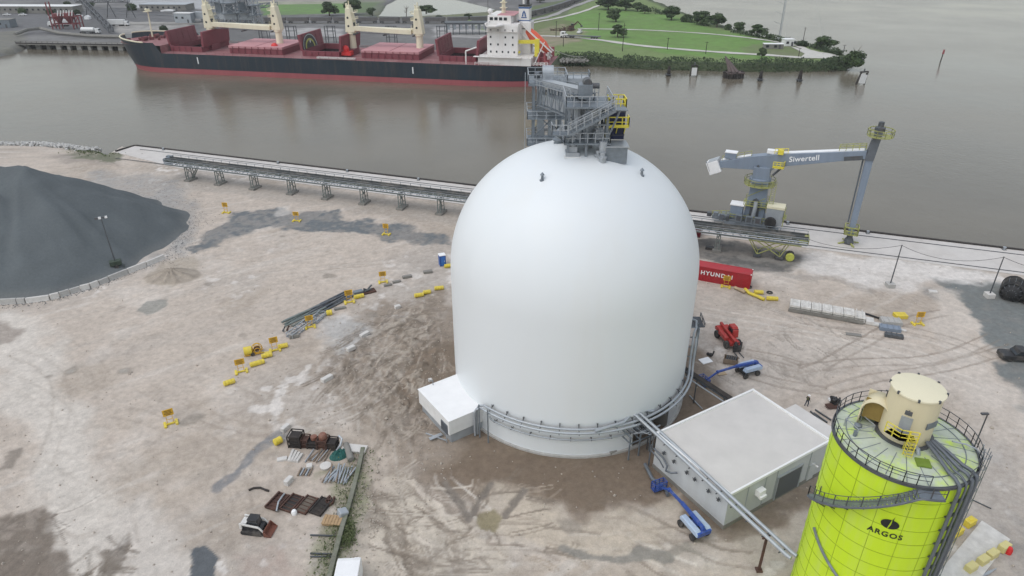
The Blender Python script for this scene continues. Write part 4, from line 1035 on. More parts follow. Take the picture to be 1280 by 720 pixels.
# transfer house frame on the crown
th = thing('transfer_frame', 'grey steel platform frame with stairs standing on the dome crown', 'platform frame', (8.4,76.2,0))
o0 = Vector((8.4,76.2,0))
def ct(x, y): # crown height
    r2 = (x+8.4-DC.x)**2 + (y+76.2-DC.y)**2
    return DH + DT*math.sqrt(max(0, 1-r2/DR**2))
PX0, PX1, PY0, PY1 = -2.5, 2.3, -2.4, 2.6; L1z, L2z = 34.55, 38.5
mb = MB()
for x in (PX0+.3, -.2, PX1-.3):
    for y in (PY0+.2, PY1-.2): mb.bar((x,y,ct(x,y)-.3),(x,y,L2z),.26)
for y in (PY0+.2, PY1-.2):
    mb.bar((PX0+.3,y,L1z+.2),(-.2,y,L2z-.2),.12); mb.bar((PX1-.3,y,L1z+.2),(-.2,y,L2z-.2),.12); mb.bar((PX0,y,36.6),(PX1,y,36.6),.16)
for x in (PX0+.3,PX1-.3): mb.bar((x,PY0,L1z),(x,PY1,L2z),.12); mb.bar((x,PY1,L1z),(x,PY0,L2z),.12)
mb.build('frame', m_steel, th)
for z, ex in ((L1z,0),(L2z,.0)):
    mb = MB(); mb.box(((PX0+PX1)/2,(PY0+PY1)/2,z),(PX1-PX0+.4,PY1-PY0+.4,.18)); mb.build('platform', m_steel, th)
    mb = MB(); mb.rail([(PX0-.1,PY1+.1,z+.1),(PX0-.1,PY0-.1,z+.1),(PX1+.1,PY0-.1,z+.1),(PX1+.1,PY1+.1,z+.1)],1.1,.9,.04,mids=1); mb.build('railing', m_steel_pale, th)
# stair
sa, sb = Vector((-2.3,-3.2,35.9)), Vector((2.6,-3.2,38.55))
mb = MB()
for k in range(14):
    q = sa.lerp(sb, (k+.5)/14); mb.box(q, (.34,.85,.05))
for s in (-.45,.45): mb.bar(sa+Vector((0,s,-.1)), sb+Vector((0,s,-.1)), .07, .26)
mb.box((-3.2,-3.0,35.85),(1.8,1.5,.12)); mb.box((3.2,-2.9,38.5),(1.3,1.5,.12))
mb.build('stair', m_steel, th)
mb = MB()
for s in (-.47,.47):
    mb.bar(sa+Vector((0,s,1.0)), sb+Vector((0,s,1.0)), .08); mb.bar(sa+Vector((0,s,.5)), sb+Vector((0,s,.5)), .06)
    for k in range(7): q = sa.lerp(sb, k/6)+Vector((0,s,0)); mb.bar(q, q+Vector((0,0,1)), .07)
mb.rail([(-2.4,-3.7,35.9),(-4.1,-3.7,35.9),(-4.1,-2.3,35.9)],1.05,.8,.04)
sc, sd2 = Vector((-3.4,-2.6,35.85)), Vector((-2.6,-1.4,34.6))
mb.build('stair_railing', m_steel_pale, th)
mb = MB(); mb.bar((-2.3,-2.6,35.85),(-2.0,-1.4,33.6),.24); mb.bar((-3.9,-2.5,35.8),(-2.3,-1.6,34.3),.12); mb.bar((3.1,-3.4,38.5),(2.2,-2.4,35.4),.16); 
mb.build('stair_post', m_steel, th)
mb = MB(); mb.lathe([(1.15,37.9),(1.15,36.4),(.5,34.9),(.5,33.2)], (.3,.3,0), 18, cap=False); mb.tube((-1.2,-.6,38.4),(-1.0,-.9,34.2),.4); mb.box((-1.1,1.0,35.6),(1.1,1.1,1.8)); mb.box((1.3,-1.1,35.3),(.9,.9,1.2)); mb.build('chute', m_steel_pale, th, smooth=35)
# pedestals
for k, (px, py, zz_, s, lab) in enumerate(((698.5,177,33.4,1.0,'conical grey roof pedestal left of the crown platform'),(715,192,33.2,1.15,'square grey steel footing under the platform stair'),(753,198,32.9,1.15,'clustered round footing at the right front of the crown platform'))):
    q = G(px, py, zz_); q.z = DH + DT*math.sqrt(max(0,1-((q.x-DC.x)**2+(q.y-DC.y)**2)/DR**2))
    p = thing('roof_pedestal', lab, 'pedestal', q - Vector((0,0,.15)), 0, 'pedestals on the dome crown')
    mb = MB()
    if k == 0: mb.lathe([(.62*s,0),(.55*s,.35),(.75*s,.5),(.75*s,.65),(.45*s,.75),(.35*s,1.5),(.14*s,1.9)], n=16)
    elif k == 1: mb.box((0,0,.25),(1.5,1.5,.5)); mb.box((0,0,.8),(1.05,1.05,.7)); mb.lathe([(.5,1.1),(.5,1.5),(.38,1.55),(.38,2.3)], n=14)
    else:
        mb.lathe([(.45,.9),(.45,2.2)], n=14)
        for a in range(3): mb.lathe([(.42,0),(.42,.45),(.5,.5),(.5,.62),(.3,.7),(.3,1.1)], (math.cos(a*2.1+.4)*.55,math.sin(a*2.1+.4)*.55,0), 12)
    mb.build('body', (m_steel, m_steel_pale, m_steel_pale)[k], p, smooth=35)
    if k == 1: mb = MB(); mb.box((0,0,.03),(1.9,1.9,.12)); mb.build('base_plate', m_white, p)
# blue filter and grey box
bf = thing('dust_filter', 'dark navy blue filter unit with yellow railings beside the crown platform', 'filter', (11.7,77.2,0))
mb = MB(); mb.box((0,0,36.1),(1.9,2.2,3.4)); mb.build('body', m_navy, bf, bevel=.04)
mb = MB()
for z in (34.9,36.4,37.5): mb.box((0,-.02,z),(1.96,2.26,.07))
mb.build('panel_rib', m_steel_dark, bf)
mb = MB(); mb.box((.1,-1.5,36.0),(2.3,1.0,.12)); mb.rail([(-1.0,-1.95,36.05),(1.25,-1.95,36.05),(1.25,-.9,36.05)],1.05,.7,.05); mb.box((.1,-1.98,36.1),(2.3,.06,.28))
for x in (-.9,0,.9): mb.bar((x,-1.9,35.9),(x,-1.15,35.1),.08)
mb.build('service_platform', m_safety, bf)
mb = MB(); mb.rail([(-.9,-1.05,37.85),(.95,-1.05,37.85),(.95,1.05,37.85),(-.9,1.05,37.85)],1.05,.7,.05,True); mb.box((1.0,0,38.1),(.06,2.1,.3)); mb.build('top_railing', m_safety, bf)
mb = MB(); mb.box((0,0,37.82),(2.0,2.3,.08)); mb.build('top_plate', m_steel, bf)
mb = MB()
for s in (-.25,.25): mb.bar((-1.2,-1.3+s,34.2),(-1.2,-1.3+s,37.0),.06)
for z in np.arange(34.4,37,.35): mb.bar((-1.2,-1.55,z),(-1.2,-1.05,z),.05)
mb.build('ladder', m_safety, bf)
gb = thing('crown_cabinet', 'pale grey steel box with flat lid below the navy filter unit', 'cabinet', (11.5,74.6,0))
mb = MB(); mb.box((0,0,33.3),(2.5,2.2,1.9)); mb.build('body', m_steel, gb, bevel=.03)
mb = MB(); mb.box((0,0,34.3),(2.75,2.5,.12)); mb.build('lid', m_steel_pale, gb)
# ================================================================== quay conveyor on trestles
def along(px, py): q = G(px, py) - Q0; return q.dot(QD)
s0, s1 = along(219,220), along(1026,334)-3.0
i0 = Q(0,0); CI = (G(236,226)-Q0).dot(QN)*.5 + (G(551,266)-Q0).dot(QN)*.5
qc = thing('quay_conveyor', 'long green grey belt conveyor on trestle legs running along the near quay', 'conveyor', Q(s0,CI), QROT)
Lc = s1-s0; zc = 3.75
mb = MB(); mb.box((Lc/2,.35,zc+1.0),(Lc,1.5,.22))
for s in (-.45,1.15): mb.box((Lc/2,s,zc+1.2),(Lc,.10,.5))
mb.build('belt', M('worn_belt_rubber', (.075,.08,.08), .75, .3, 1.2, dirt=DUST, dirt_amt=.5, dirt_scale=.3), qc)
mb = MB(); mb.truss((0,.35,zc-.2),(Lc,.35,zc-.2),2.0,1.1,int(Lc/2.2),.08); mb.build('truss', M('green_grey_steel', (.17,.195,.185), .55, .25, 1, dirt=(.3,.28,.24), dirt_amt=.4), qc)
mb = MB(); mb.box((Lc/2,1.9,zc+.35),(Lc,.9,.08)); mb.rail([(0,2.3,zc+.4),(Lc,2.3,zc+.4)],1.1,2.4,.04); mb.build('walkway', m_steel, qc)
mb = MB(); mb.tube((0,-.95,zc+.55),(Lc,-.95,zc+.55),.10); mb.tube((0,-1.2,zc+.25),(Lc,-1.2,zc+.25),.07); mb.rail([(0,-.85,zc+.9),(Lc,-.85,zc+.9)],.35,3,.035,mids=0); mb.build('service_pipe', m_steel_pale, qc)
mb = MB(); mb.tube((-.2,-.5,zc+.8),(-.2,1.2,zc+.8),.55,n=16); mb.box((-.5,1.6,zc+.9),(1.4,.9,1.0)); mb.box((.6,.35,zc+.1),(2.0,2.2,.4)); mb.build('tail_pulley', m_steel, qc, smooth=40)
m_gg = bpy.data.materials['green_grey_steel']
sp_list = [along(236,226),along(277.5,229),along(320,235),along(364,242.5),along(409,247.5),along(455,254),along(501.5,260.6),along(551.5,266)]
step = (sp_list[-1]-sp_list[1])/6; q = sp_list[-1]+step
while q < s1-14: sp_list.append(q); q += step
for k, sp in enumerate(sp_list):
    x = sp-s0; mb = MB()
    for s in (-.55,1.25):
        mb.bar((x-.35,s*1.15,.1),(x-.3,s,zc-.1),.16); mb.bar((x+.35,s*1.15,.1),(x+.3,s,zc-.1),.16)
        for z in (1.0,2.0,3.0): mb.bar((x-.33,s*1.1,z),(x+.33,s*1.1,z+.5),.09)
    mb.bar((x,-.6,1.2),(x,1.3,3.6),.12); mb.bar((x,1.3,1.2),(x,-.6,3.6),.12); mb.bar((x,-.8,zc-.2),(x,1.5,zc-.2),.22)
    if k == 0: mb.bar((x+.4,.4,.5),(x+2.6,.4,zc-.2),.2); mb.bar((x+.4,1.1,.5),(x+2.6,1.1,zc-.2),.2)
    mb.build('trestle_leg', m_gg, qc)
    mb = MB(); mb.box((x,.35,.14),(1.6,3.0,.5)); mb.build('footing', m_conc_dark, qc)
# tail bogie with X brace at its right end
tb = thing('conveyor_bogie', 'olive X braced support with a round reel below the conveyor end on the quay', 'support frame', Q(s1-6.5,CI), QROT)
m_oly = M('olive_yellow_paint', (.36,.37,.12), .5, .3, 1.5, dirt=(.2,.19,.15), dirt_amt=.6)
mb = MB()
for s in (-.6,1.3):
    mb.bar((-1.8,s,.5),(-3.6,s,3.2),.15); mb.bar((2.2,s,.5),(3.4,s,3.2),.15); mb.bar((-1.8,s,.6),(2.4,s,3.2),.14); mb.bar((2.2,s,.6),(-2.2,s,3.2),.14); mb.bar((-3.8,s,3.25),(5.6,s,3.25),.18)
mb.bar((-1.8,-.6,.5),(-1.8,1.3,.5),.16); mb.bar((2.2,-.6,.5),(2.2,1.3,.5),.16)
mb.build('brace_frame', m_oly, tb)
for x in (-1.8,2.2):
    mb = MB(); mb.box((x,.35,.3),(1.3,2.6,.55)); mb.build('foot_block', m_steel_dark, tb, bevel=.05)
mb = MB(); mb.lathe([(.72,-.3),(.78,-.2),(.78,.2),(.72,.3)], n=22); Mx = Matrix.Rotation(PI/2,3,'X'); mb.v = [tuple(Mx @ Vector(v)+Vector((4.0,-.6,.8))) for v in mb.v]; mb.build('cable_reel', M('reel_yellow', (.50,.52,.10), .5, .2, 1.5), tb, smooth=40)
mb = MB(); mb.tube((4.0,-.2,.8),(4.0,.7,.8),.8,n=20); mb.build('reel_tyre', m_tyre, tb, smooth=40)
mb = MB(); mb.tube((6.2,-.5,4.55),(6.2,1.2,4.55),.45,n=14); mb.box((5.7,.35,4.3),(1.4,2.1,.7)); mb.rail([(6.6,-.9,3.9),(6.6,1.7,3.9)],1.1,1,.05); mb.build('end_pulley', m_oly, tb)
# ================================================================== ship unloader on the quay
U0 = Vector((49.8,131.0,0)); brng = math.atan2(-7.5, 16.8)
un = thing('ship_unloader', 'blue grey ship unloader crane with long boom and hanging screw arm on the quay', 'unloader crane', U0, brng)
mb = MB(); mb.prism_xz([(-1.9,2.6),(2.0,2.6),(1.75,9.5),(1.6,13.5),(-1.5,13.5),(-1.55,9.5)], -1.5, 1.5); mb.build('column', m_crane, un, bevel=.06)
mb = MB(); mb.lathe([(2.0,10.3),(2.1,10.4),(2.1,11.0),(1.9,11.1)], n=28, cap=True); mb.build('slewing_ring', m_crane, un, smooth=40)
mb = MB(); mb.lathe([(1.9,9.7),(3.0,9.7),(3.0,9.85),(1.9,9.85)], n=28, cap=False); mb.rail([(3*math.cos(a),3*math.sin(a),9.85) for a in np.linspace(0,2*PI,15)[:-1]],1.1,1.3,.045,True); mb.build('slewing_walkway', m_oly, un)
def bz(x): return 14.4 + .205*x
mb = MB(); xe = 17.6
prof = [(-8.2,bz(-8.2)-.4),(-8.2,bz(-8.2)+.9),(-2.2,bz(-2.2)+1.4),(2.4,bz(2.4)+1.5),(xe,bz(xe)+.9),(xe,bz(xe)-.6),(2.6,bz(2.6)-1.1),(1.7,bz(1.7)-1.9),(-1.7,bz(-1.7)-1.3)]
mb.prism_xz(prof, -1.0, 1.0); mb.build('boom', m_crane, un, bevel=.06)
mb = MB(); mb.bar((2.6,0,bz(2.6)+1.55),(xe-.4,0,bz(xe-.4)+1.0),1.3,.14); mb.bar((-8,0,bz(-8)+1.0),(-2.4,0,bz(-2.4)+1.5),1.2,.12); mb.build('boom_walkway', m_palewhite, un)
th_ = math.atan(.205)
def fboom(x, y, d):
    return (7.2 + x*math.cos(th_) - y*math.sin(th_), -1.02 - d, bz(7.2) + .25 + x*math.sin(th_) + y*math.cos(th_))
mb = text_mb('Siwertell', 1.45, .03, fboom, spacing=1.05, shear=.12, bold=.02); mb.build('lettering', m_letter, un)
mb = MB(); mb.bar((14.1,-1.06,bz(14.1)-.3),(17.2,-1.06,bz(17.2)-.35),.12,.8); mb.build('maker_plate', m_steel_dark, un)
mb = MB(); mb.box((-9.2,0,bz(-9)-.3),(2.4,2.9,2.6), rot=Matrix.Rotation(-.45,3,'Y')); mb.build('counterweight', m_palewhite, un, bevel=.12)
mb = MB(); mb.box((-9.5,-.1,bz(-9)+1.0),(2.2,2.6,.14), rot=Matrix.Rotation(-.45,3,'Y')); mb.box((-10.3,-1.3,bz(-9)-.2),(.12,.3,2.2), rot=Matrix.Rotation(-.45,3,'Y')); mb.build('counterweight_lid', m_steel_pale, un)
mb = MB(); mb.box((-6.3,0,bz(-6.3)+1.8),(2.2,1.7,1.2)); mb.build('electric_cabinet', m_crane, un, bevel=.04)
mb = MB(); mb.box((-6.3,0,bz(-6.3)+2.45),(2.35,1.85,.14)); mb.build('cabinet_roof', m_palewhite, un)
mb = MB(); mb.rail([(-7.8,-.7,bz(-7.8)+1.0),(-2.4,-.7,bz(-2.4)+1.5)],1.0,1.3,.04); mb.rail([(13.0,-.6,bz(13)+1.15),(17.4,-.6,bz(17.4)+1.0)],1.0,1.1,.05); mb.rail([(13.0,.6,bz(13)+1.15),(17.4,.6,bz(17.4)+1.0)],1.0,1.1,.05); mb.build('boom_railing', m_oly, un)
mb = MB(); mb.box((3.0,-1.7,bz(3)-1.0),(2.0,1.3,.12)); mb.rail([(2.0,-2.3,bz(3)-1.0),(4.0,-2.3,bz(3)-1.0),(4.0,-1.1,bz(3)-1.0)],1.2,.7,.06,mids=2); mb.build('pivot_platform', m_safety, un)
mb = MB(); mb.box((2.9,-1.0,bz(3)+1.9),(1.0,.9,.9)); mb.rail([(1.8,-.9,bz(2)+1.6),(4.2,-.9,bz(4)+1.5)],1.0,.8,.05); mb.build('drive_guard', m_safety, un)
mb = MB(); mb.box((1.3,.2,bz(1)+1.9),(1.9,1.3,.7)); mb.build('winch_box', m_palewhite, un, bevel=.04)
for s in (-1,1):
    mb = MB(); mb.tube((1.2+s*1.0,-1.25,12.2),(1.3+s*2.2,-1.25,bz(2)-1.0),.22,n=10); mb.build('luffing_cylinder', m_steel_dark, un, smooth=40)
# hanging arm
ax = 18.4
mb = MB(); mb.prism_xz([(ax-.68,bz(xe)+.6),(ax+.68,bz(xe)+.6),(ax+.5,1.9),(ax-.5,1.9)], -.6, .6); mb.build('screw_arm', m_crane, un, bevel=.05)
mb = MB(); mb.tube((ax-.95,-.2,4.5),(ax-1.05,-.2,bz(xe)),.14); mb.build('arm_conduit', m_pipe, un)
mb = MB(); mb.prism_xz([(ax-.9,bz(xe)-.9),(ax+.7,bz(xe)-.9),(ax+1.1,22.4),(ax-.2,22.4)], -.85, .85); mb.build('arm_head', m_pipe, un, bevel=.05)
mb = MB(); mb.lathe([(.9,22.4),(.9,23.2),(.5,23.4),(.5,24.2),(.2,24.3)], (ax+.5,0,0), 16); mb.build('head_drive', m_steel_dark, un, smooth=40)
mb = MB(); mb.lathe([(.9,21.6),(2.2,21.6),(2.2,21.72),(.9,21.72)], (ax+.8,0,0), 18, cap=False); mb.rail([(ax+.8+2.2*math.cos(a),2.2*math.sin(a),21.7) for a in np.linspace(0,2*PI,11)[:-1]],1.2,1,.06,True); mb.build('head_platform', m_oly, un)
mb = MB(); mb.lathe([(1.0,.2),(.8,.9),(.55,1.4),(.55,2.0)], (ax,0,0), 16); mb.build('screw_intake', m_steel_dark, un, smooth=40)
mb = MB(); mb.rail([(ax-1.2,-1.2,2.2),(ax+1.2,-1.2,2.2),(ax+1.2,1.2,2.2),(ax-1.2,1.2,2.2)],1.5,1.2,.09,True); mb.box((ax,0,2.2),(2.4,2.4,.12))
for a in range(4): mb.bar((ax,0,.5),(ax+2.1*math.cos(a*PI/2+.5),2.1*math.sin(a*PI/2+.5),.12),.3,.2)
mb.build('intake_guard', m_oly, un)
# carriage
mb = MB(); mb.box((0,0,2.2),(9.0,6.2,.7)); mb.box((-4.8,.6,1.9),(3.5,2.4,.6)); mb.box((-6.8,.9,1.2),(3.0,1.5,.8))
for y in (-3.0,3.0): mb.box((0,y,1.6),(10.5,.7,.8))
mb.build('carriage', m_steel, un, bevel=.04)
for y in (-3.0,3.0):
    for x in (-4.3,-3.2,-2.0,2.0,3.2,4.3):
        mb = MB(); mb.tube((x,y-.2,.56),(x,y+.2,.56),.45,n=16); mb.build('wheel', m_steel_dark, un, smooth=40)
mb = MB(); mb.rail([(-4.4,-3.0,2.55),(4.4,-3.0,2.55),(4.4,3,2.55),(-4.4,3,2.55)],1.1,1.3,.05,True); mb.rail([(-8.3,.0,1.6),(-4.6,0,2.2)],1.0,1.0,.05); mb.build('carriage_railing', m_oly, un)
mb = MB(); mb.box((4.0,-1.7,4.3),(3.2,2.6,3.4)); mb.build('machinery_house', m_steel_pale, un, bevel=.05)
mb = MB(); mb.box((4.0,-1.7,6.2),(3.4,2.8,.45)); mb.build('machinery_roof', m_cream_lid, un)
mb = MB(); mb.box((-3.4,-1.4,4.0),(2.4,2.2,2.8)); mb.build('electrical_house', m_crane, un, bevel=.05)
mb = MB(); mb.box((-3.4,-1.4,5.5),(2.7,2.5,.22)); mb.build('electrical_roof', m_palewhite, un)
mb = MB(); mb.prism_xz([(-.9,2.6),(.9,2.6),(.9,6.0),(.5,6.9),(0,7.15),(-.5,6.9),(-.9,6.0)], -1.72, -1.48); mb.build('column_doorway', m_steel_dark, un)
mb = MB(); mb.pipe([(-.1,-2.0,2.6),(.1,-1.95,5.2),(.05,-1.75,6.6)],.42,12); mb.build('discharge_chute', m_steel_pale, un, smooth=50)
for x in (-2.6,-.6,1.1):
    mb = MB(); mb.box((x,-3.5,3.2),(1.3,.7,1.5)); mb.build('junction_box', m_steel, un, bevel=.04)
    mb = MB(); mb.box((x,-3.87,3.25),(.85,.05,1.0)); mb.build('junction_door', m_steel_dark, un)
mb = MB(); mb.lathe([(.6,-.3),(1.1,-.3),(1.1,.3),(.6,.3)], n=26, cap=False); mb.lathe([(.6,-.25),(.6,.25)], n=20); Mx = Matrix.Rotation(PI/2,3,'X'); mb.v = [tuple(Mx @ Vector(v)+Vector((3.5,-3.7,3.3))) for v in mb.v]; mb.build('cable_drum', m_black, un, smooth=40)
mb = MB()
for s in (-.4,.4): mb.bar((2.9+s,-1.7,6.0),(2.9+s,-1.7,11.2),.09)
for z in np.arange(6.2,11,.4): mb.bar((2.5,-1.7,z),(3.3,-1.7,z),.06)
mb.rail([(5.8,-3.2,2.6),(5.8,-.4,2.6)],3.2,1.0,.07,mids=4); mb.box((5.8,-1.8,4.2),(.9,2.4,.1)); mb.build('access_ladder', m_oly, un)

rnd = random.Random(21)
for k in range(9):
    x = -8.5+k*1.25; mb = MB(); mb.box((x,-2.6+rnd.uniform(-.3,.3),2.4+rnd.random()*.7),(rnd.uniform(.6,1.1),rnd.uniform(.6,1.2),rnd.uniform(.6,1.5))); mb.build('carriage_gear', (m_steel_dark,m_steel,m_pipe)[k%3], un, bevel=.03)
mb = MB()
for s in (-1.55,1.55):
    for k in range(3): mb.bar((-1.7,s,3+k*2.2),(1.7,s,5.2+k*2.2),.1)
    mb.rail([(-2.2,s*1.3,5.6),(2.3,s*1.3,5.6)],1.0,1.0,.05)
mb.box((0,0,5.55),(5,4.2,.1)); mb.build('column_gallery', m_oly, un)
# ================================================================== yard things
# stockpile: heap of dark stone held by a curved row of barrier blocks
ridge = [Vector((-92.5,125.5,0)), Vector((-99,127,0)), Vector((-112,124,0)), Vector((-150,118,0))]
barp = [(206,323),(183,332.5),(160,341.5),(136,351),(124,356),(113,360),(101,363),(87.5,367),(75,371),(63,374),(33,378),(22,378.5),(0,379.5),(-30,381),(-60,382)]
bw = [G(*p) for p in barp]
pxs = np.arange(-165,-58,.55); pys = np.arange(88,165,.55)
xs, ys = pxs, pys
X, Y = np.meshgrid(pxs, pys)
def dist_h(pts, hs, tan):
    z = np.full(X.shape, -9.0)
    for a, b, h1, h2 in zip(pts, pts[1:], hs, hs[1:]):
        dx, dy = b.x-a.x, b.y-a.y; L = dx*dx+dy*dy
        t = np.clip(((X-a.x)*dx+(Y-a.y)*dy)/L, 0, 1)
        z = np.maximum(z, h1+(h2-h1)*t - tan*np.hypot(X-a.x-t*dx, Y-a.y-t*dy))
    return z
nb = fbm(X*.06, Y*.06, 4, 5); na = fbm(X*.22, Y*.22, 5, 8)
X0, Y0 = X.copy(), Y.copy(); X = X + (nb-.5)*7; Y = Y + (fbm(X0*.06+9, Y0*.06, 4, 15)-.5)*7
z = dist_h(ridge, [15.0,14.6,13.2,11.5], .61)
z = np.maximum(z, dist_h([Vector((-90,127,0)), Vector((-82,131.5,0))], [11.8,5.0], .68))
z = np.maximum(z, dist_h([Vector((-96,118,0)), Vector((-102,110,0))], [12.2,8.4], .56))
X, Y = X0, Y0
gul = np.abs(fbm((X*.9+Y*.25)*.22, (Y*.9-X*.25)*.05, 3, 19)-.5)*2
ap = np.array([-95,126.])
angp = np.arctan2(Y-ap[1], X-ap[0])
flute = fbm(angp*5.5+3, np.hypot(X-ap[0],Y-ap[1])*.03, 3, 33)
z = z + (flute-.5)*1.5*sstep(0,5,z)*sstep(16,9,z) + (na-.5)*.35
zin = poly_sd(X, Y, [tuple(p[:2]) for p in bw] + [(-200,60),(-200,200),(-45,200),(-50,145),(bw[0].x+6.0,bw[0].y+10)])
z = np.where(zin > 0, z, np.minimum(z, .9 + zin*2.5))
z = np.where(z < 0, np.maximum(z*.5, -.6), z)
Cp = np.empty(X.shape+(3,)); Cp[:] = (.108,.122,.128)
Cp *= (1 + (fbm(X*.1, Y*.1, 4, 44)-.5)*.30 + (flute-.5)*.20)[..., None]
Cp += (np.array((.20,.20,.19))-Cp)*(sstep(1.2,.1,z)*.35)[..., None]
m_stone = soil_mat('crushed_stone', .16, 2.2, 14, .5)
hp = sheet('stockpile', pxs, pys, z, Cp, np.full(X.shape,.93), m_stone, z > -.15, kind=None)
tag(hp, 'big heap of dark blue grey crushed stone behind a curved barrier row', 'stockpile')
# barrier blocks
def block_mb(Lb, w=.62, h=.95):
    mb = MB(); mb.prism_xz([(-w/2*1.25,0),(w/2*1.25,0),(w/2,.22),(w/2*.62,h),(-w/2*.62,h),(-w/2,.22)], -Lb/2, Lb/2, Matrix.Rotation(PI/2,3,'Z')); return mb
places = ['at the free right end of the curved row','second from the right end of the curved row','just left of the mobile light mast','shorter and greyer, left of the light mast block','chipped, in the right half of the curve','flat topped, in the middle of the curve','pale, middle of the curve left of a gap','stained dark, below the stone heap front','short, next to the long left blocks','long and white, near the left of the picture','tiny filler piece between two long blocks','long and white, at the left picture edge','outside the left edge of the view','outermost at the left']
for i in range(12):
    a, b_ = bw[i], bw[i+1]; mid = (a+b_)/2; d = b_-a
    o = block_mb(d.length-.12, .62, .95 if i % 3 else .88).build('barrier_block', m_conc_white if i % 4 in (0,1) else m_concrete, bevel=.03)
    o.location = mid + Vector((0,0,gz(mid.x,mid.y)-.03)); o.rotation_euler = (0,0,math.atan2(d.y,d.x)+random.uniform(-.03,.03))
    tag(o, 'concrete barrier block ' + places[i], 'barrier', 'curved row of concrete barriers')
# light mast trailer
q = on(147,337); lm = thing('light_mast', 'dark mobile light mast with two white lamps in front of the stone heap', 'light mast', q + Vector((0,0,.5)), .5)
hz = top_z(126,337,272)-.5
mb = MB(); mb.tube((0,0,.8),(-.1,.1,hz*.55),.11); mb.tube((-.1,.1,hz*.5),(-.15,.1,hz),.07); mb.build('mast', m_steel_dark, lm)
mb = MB(); mb.box((0,0,.95),(1.9,1.2,.9)); mb.build('generator_body', m_green, lm, bevel=.08)
for s in (-.65,.65):
    mb = MB(); mb.tube((0,s-.1,.36),(0,s+.1,.36),.36,n=16); mb.build('wheel', m_tyre, lm, smooth=40)
mb = MB(); mb.bar((-1.2,-.9,.1),(-1.2,.9,.1),.1); mb.bar((1.2,-.9,.1),(1.2,.9,.1),.1); mb.bar((-1.9,0,.4),(1,0,.4),.12); mb.build('outrigger', m_green, lm)
mb = MB(); mb.bar((-1.0,.1,hz),(.7,.1,hz),.08); mb.build('lamp_bar', m_steel_dark, lm)
for s in (-.9,-.35,.3,.62):
    mb = MB(); mb.box((s,-.1,hz+.05),(.42,.25,.36)); mb.build('lamp', m_letter if s in (-.35,.62) else m_steel_dark, lm)
# ------------------------------------------------ amber signs on yellow bases
def sign_stand():
    t = thing('sign_stand', 'x', 'sign stand')
    mb = MB(); mb.box((0,0,.14),(1.35,.22,.24))
    for s in (-.68,.68): mb.box((s,0,.13),(.34,1.15,.26))
    mb.build('base', m_yellow, t, bevel=.05)
    mb = MB()
    for s in (-.36,.36): mb.bar((s,0,.2),(s,0,2.2),.07)
    mb.bar((-.36,0,.8),(.36,0,.8),.05); mb.build('post', m_sign, t)
    p = MB(); p.box((0,-.06,1.85),(1.25,.05,.95)); p = p.build('board', m_sign, t, bevel=.02)
    mb = MB()
    for k, (w, z) in enumerate(((.9,2.12),(.75,1.93),(.95,1.74),(.6,1.55))): mb.box((0,-.09,z),(w,.015,.07))
    mb.build('board_stripes', m_rust, p)
    return t
st0 = sign_stand()
signs = [((283,266),-.1,'amber sign on yellow base standing alone nearest the stone heap'),((371,276),-.05,'amber sign on yellow base standing on the dark stone strip'),((483,293),-.2,'amber sign on yellow base at the right end of the dark stone strip'),
 ((479,353),.25,'amber sign on yellow base beside the grey concrete blocks above the pipes'),((437,378),.35,'amber sign on yellow base at the right end of the dark pipe bundle'),((388,409),.35,'amber sign on yellow base in the middle of the dark pipe bundle'),
 ((344,438),.45,'amber sign on yellow base between two yellow barrels near the yellow pump'),((302,465),.45,'amber sign on yellow base near the lowest yellow barrel of the line'),((214,530),.55,'amber sign on yellow base standing alone beside a brown damp spot'),
 ((907,359),-.35,'amber sign on yellow base in front of the red container'),((1147,405),-.02,'amber sign on yellow base beside the yellow barrier stack on the right')]
for i, (p, rz, lab) in enumerate(signs):
    q = on(*p); o = st0 if i == 0 else dup(st0, q)
    o.location = q; o.rotation_euler = (0,0,rz); tag(o, lab, 'sign stand', 'amber signs on yellow bases'); o.scale = (1.0+.04*math.sin(i*2), 1, 1+.06*math.cos(i*3))
# ------------------------------------------------ yellow barrels / water barriers
def barrel(L_=1.9, r=.42):
    mb = MB(); pr = [(r*.75,-L_/2),(r*.98,-L_/2+.08),(r,-L_/2+.3),(r*.93,-L_/2+.36),(r,-L_/2+.42),(r,-.08),(r*.92,0),(r,.08),(r,L_/2-.42),(r*.93,L_/2-.36),(r,L_/2-.3),(r*.98,L_/2-.08),(r*.75,L_/2)]
    mb.lathe(pr, n=18); Mx = Matrix.Rotation(PI/2,3,'Y'); mb.v = [tuple(Mx @ Vector(v)+Vector((0,0,r))) for v in mb.v]; return mb
barrels = [((449,372),.45,1.0,'yellow float barrel at the upper end of the dark pipe bundle'),((412,393),.3,.55,'short yellow barrel below the middle of the dark pipe bundle'),((354,434),.45,.85,'yellow barrel right of the sign near the yellow pump'),((334,446),.45,.9,'yellow barrel left of the sign near the yellow pump'),
 ((322,456),.55,1.2,'long yellow barrel below the yellow pump'),((287,480),.6,.9,'lowest yellow barrel of the line of signs'),((524,371),.3,.95,'left yellow barrel of the touching pair by the dome'),((534,367),.3,.8,'right yellow barrel of the touching pair by the dome'),((549,362),.2,.95,'yellow barrel closest to the left edge of the dome'),((560,334),.3,.8,'yellow barrel beside the blue toilet cabin'),
 ((948,367),-.12,.9,'upper yellow barrel right of the red container'),((965,375),-.12,1.1,'lower yellow barrel between red container and pale slab stack'),((348,554),.8,.6,'lone small yellow barrel above the white timber beams')]
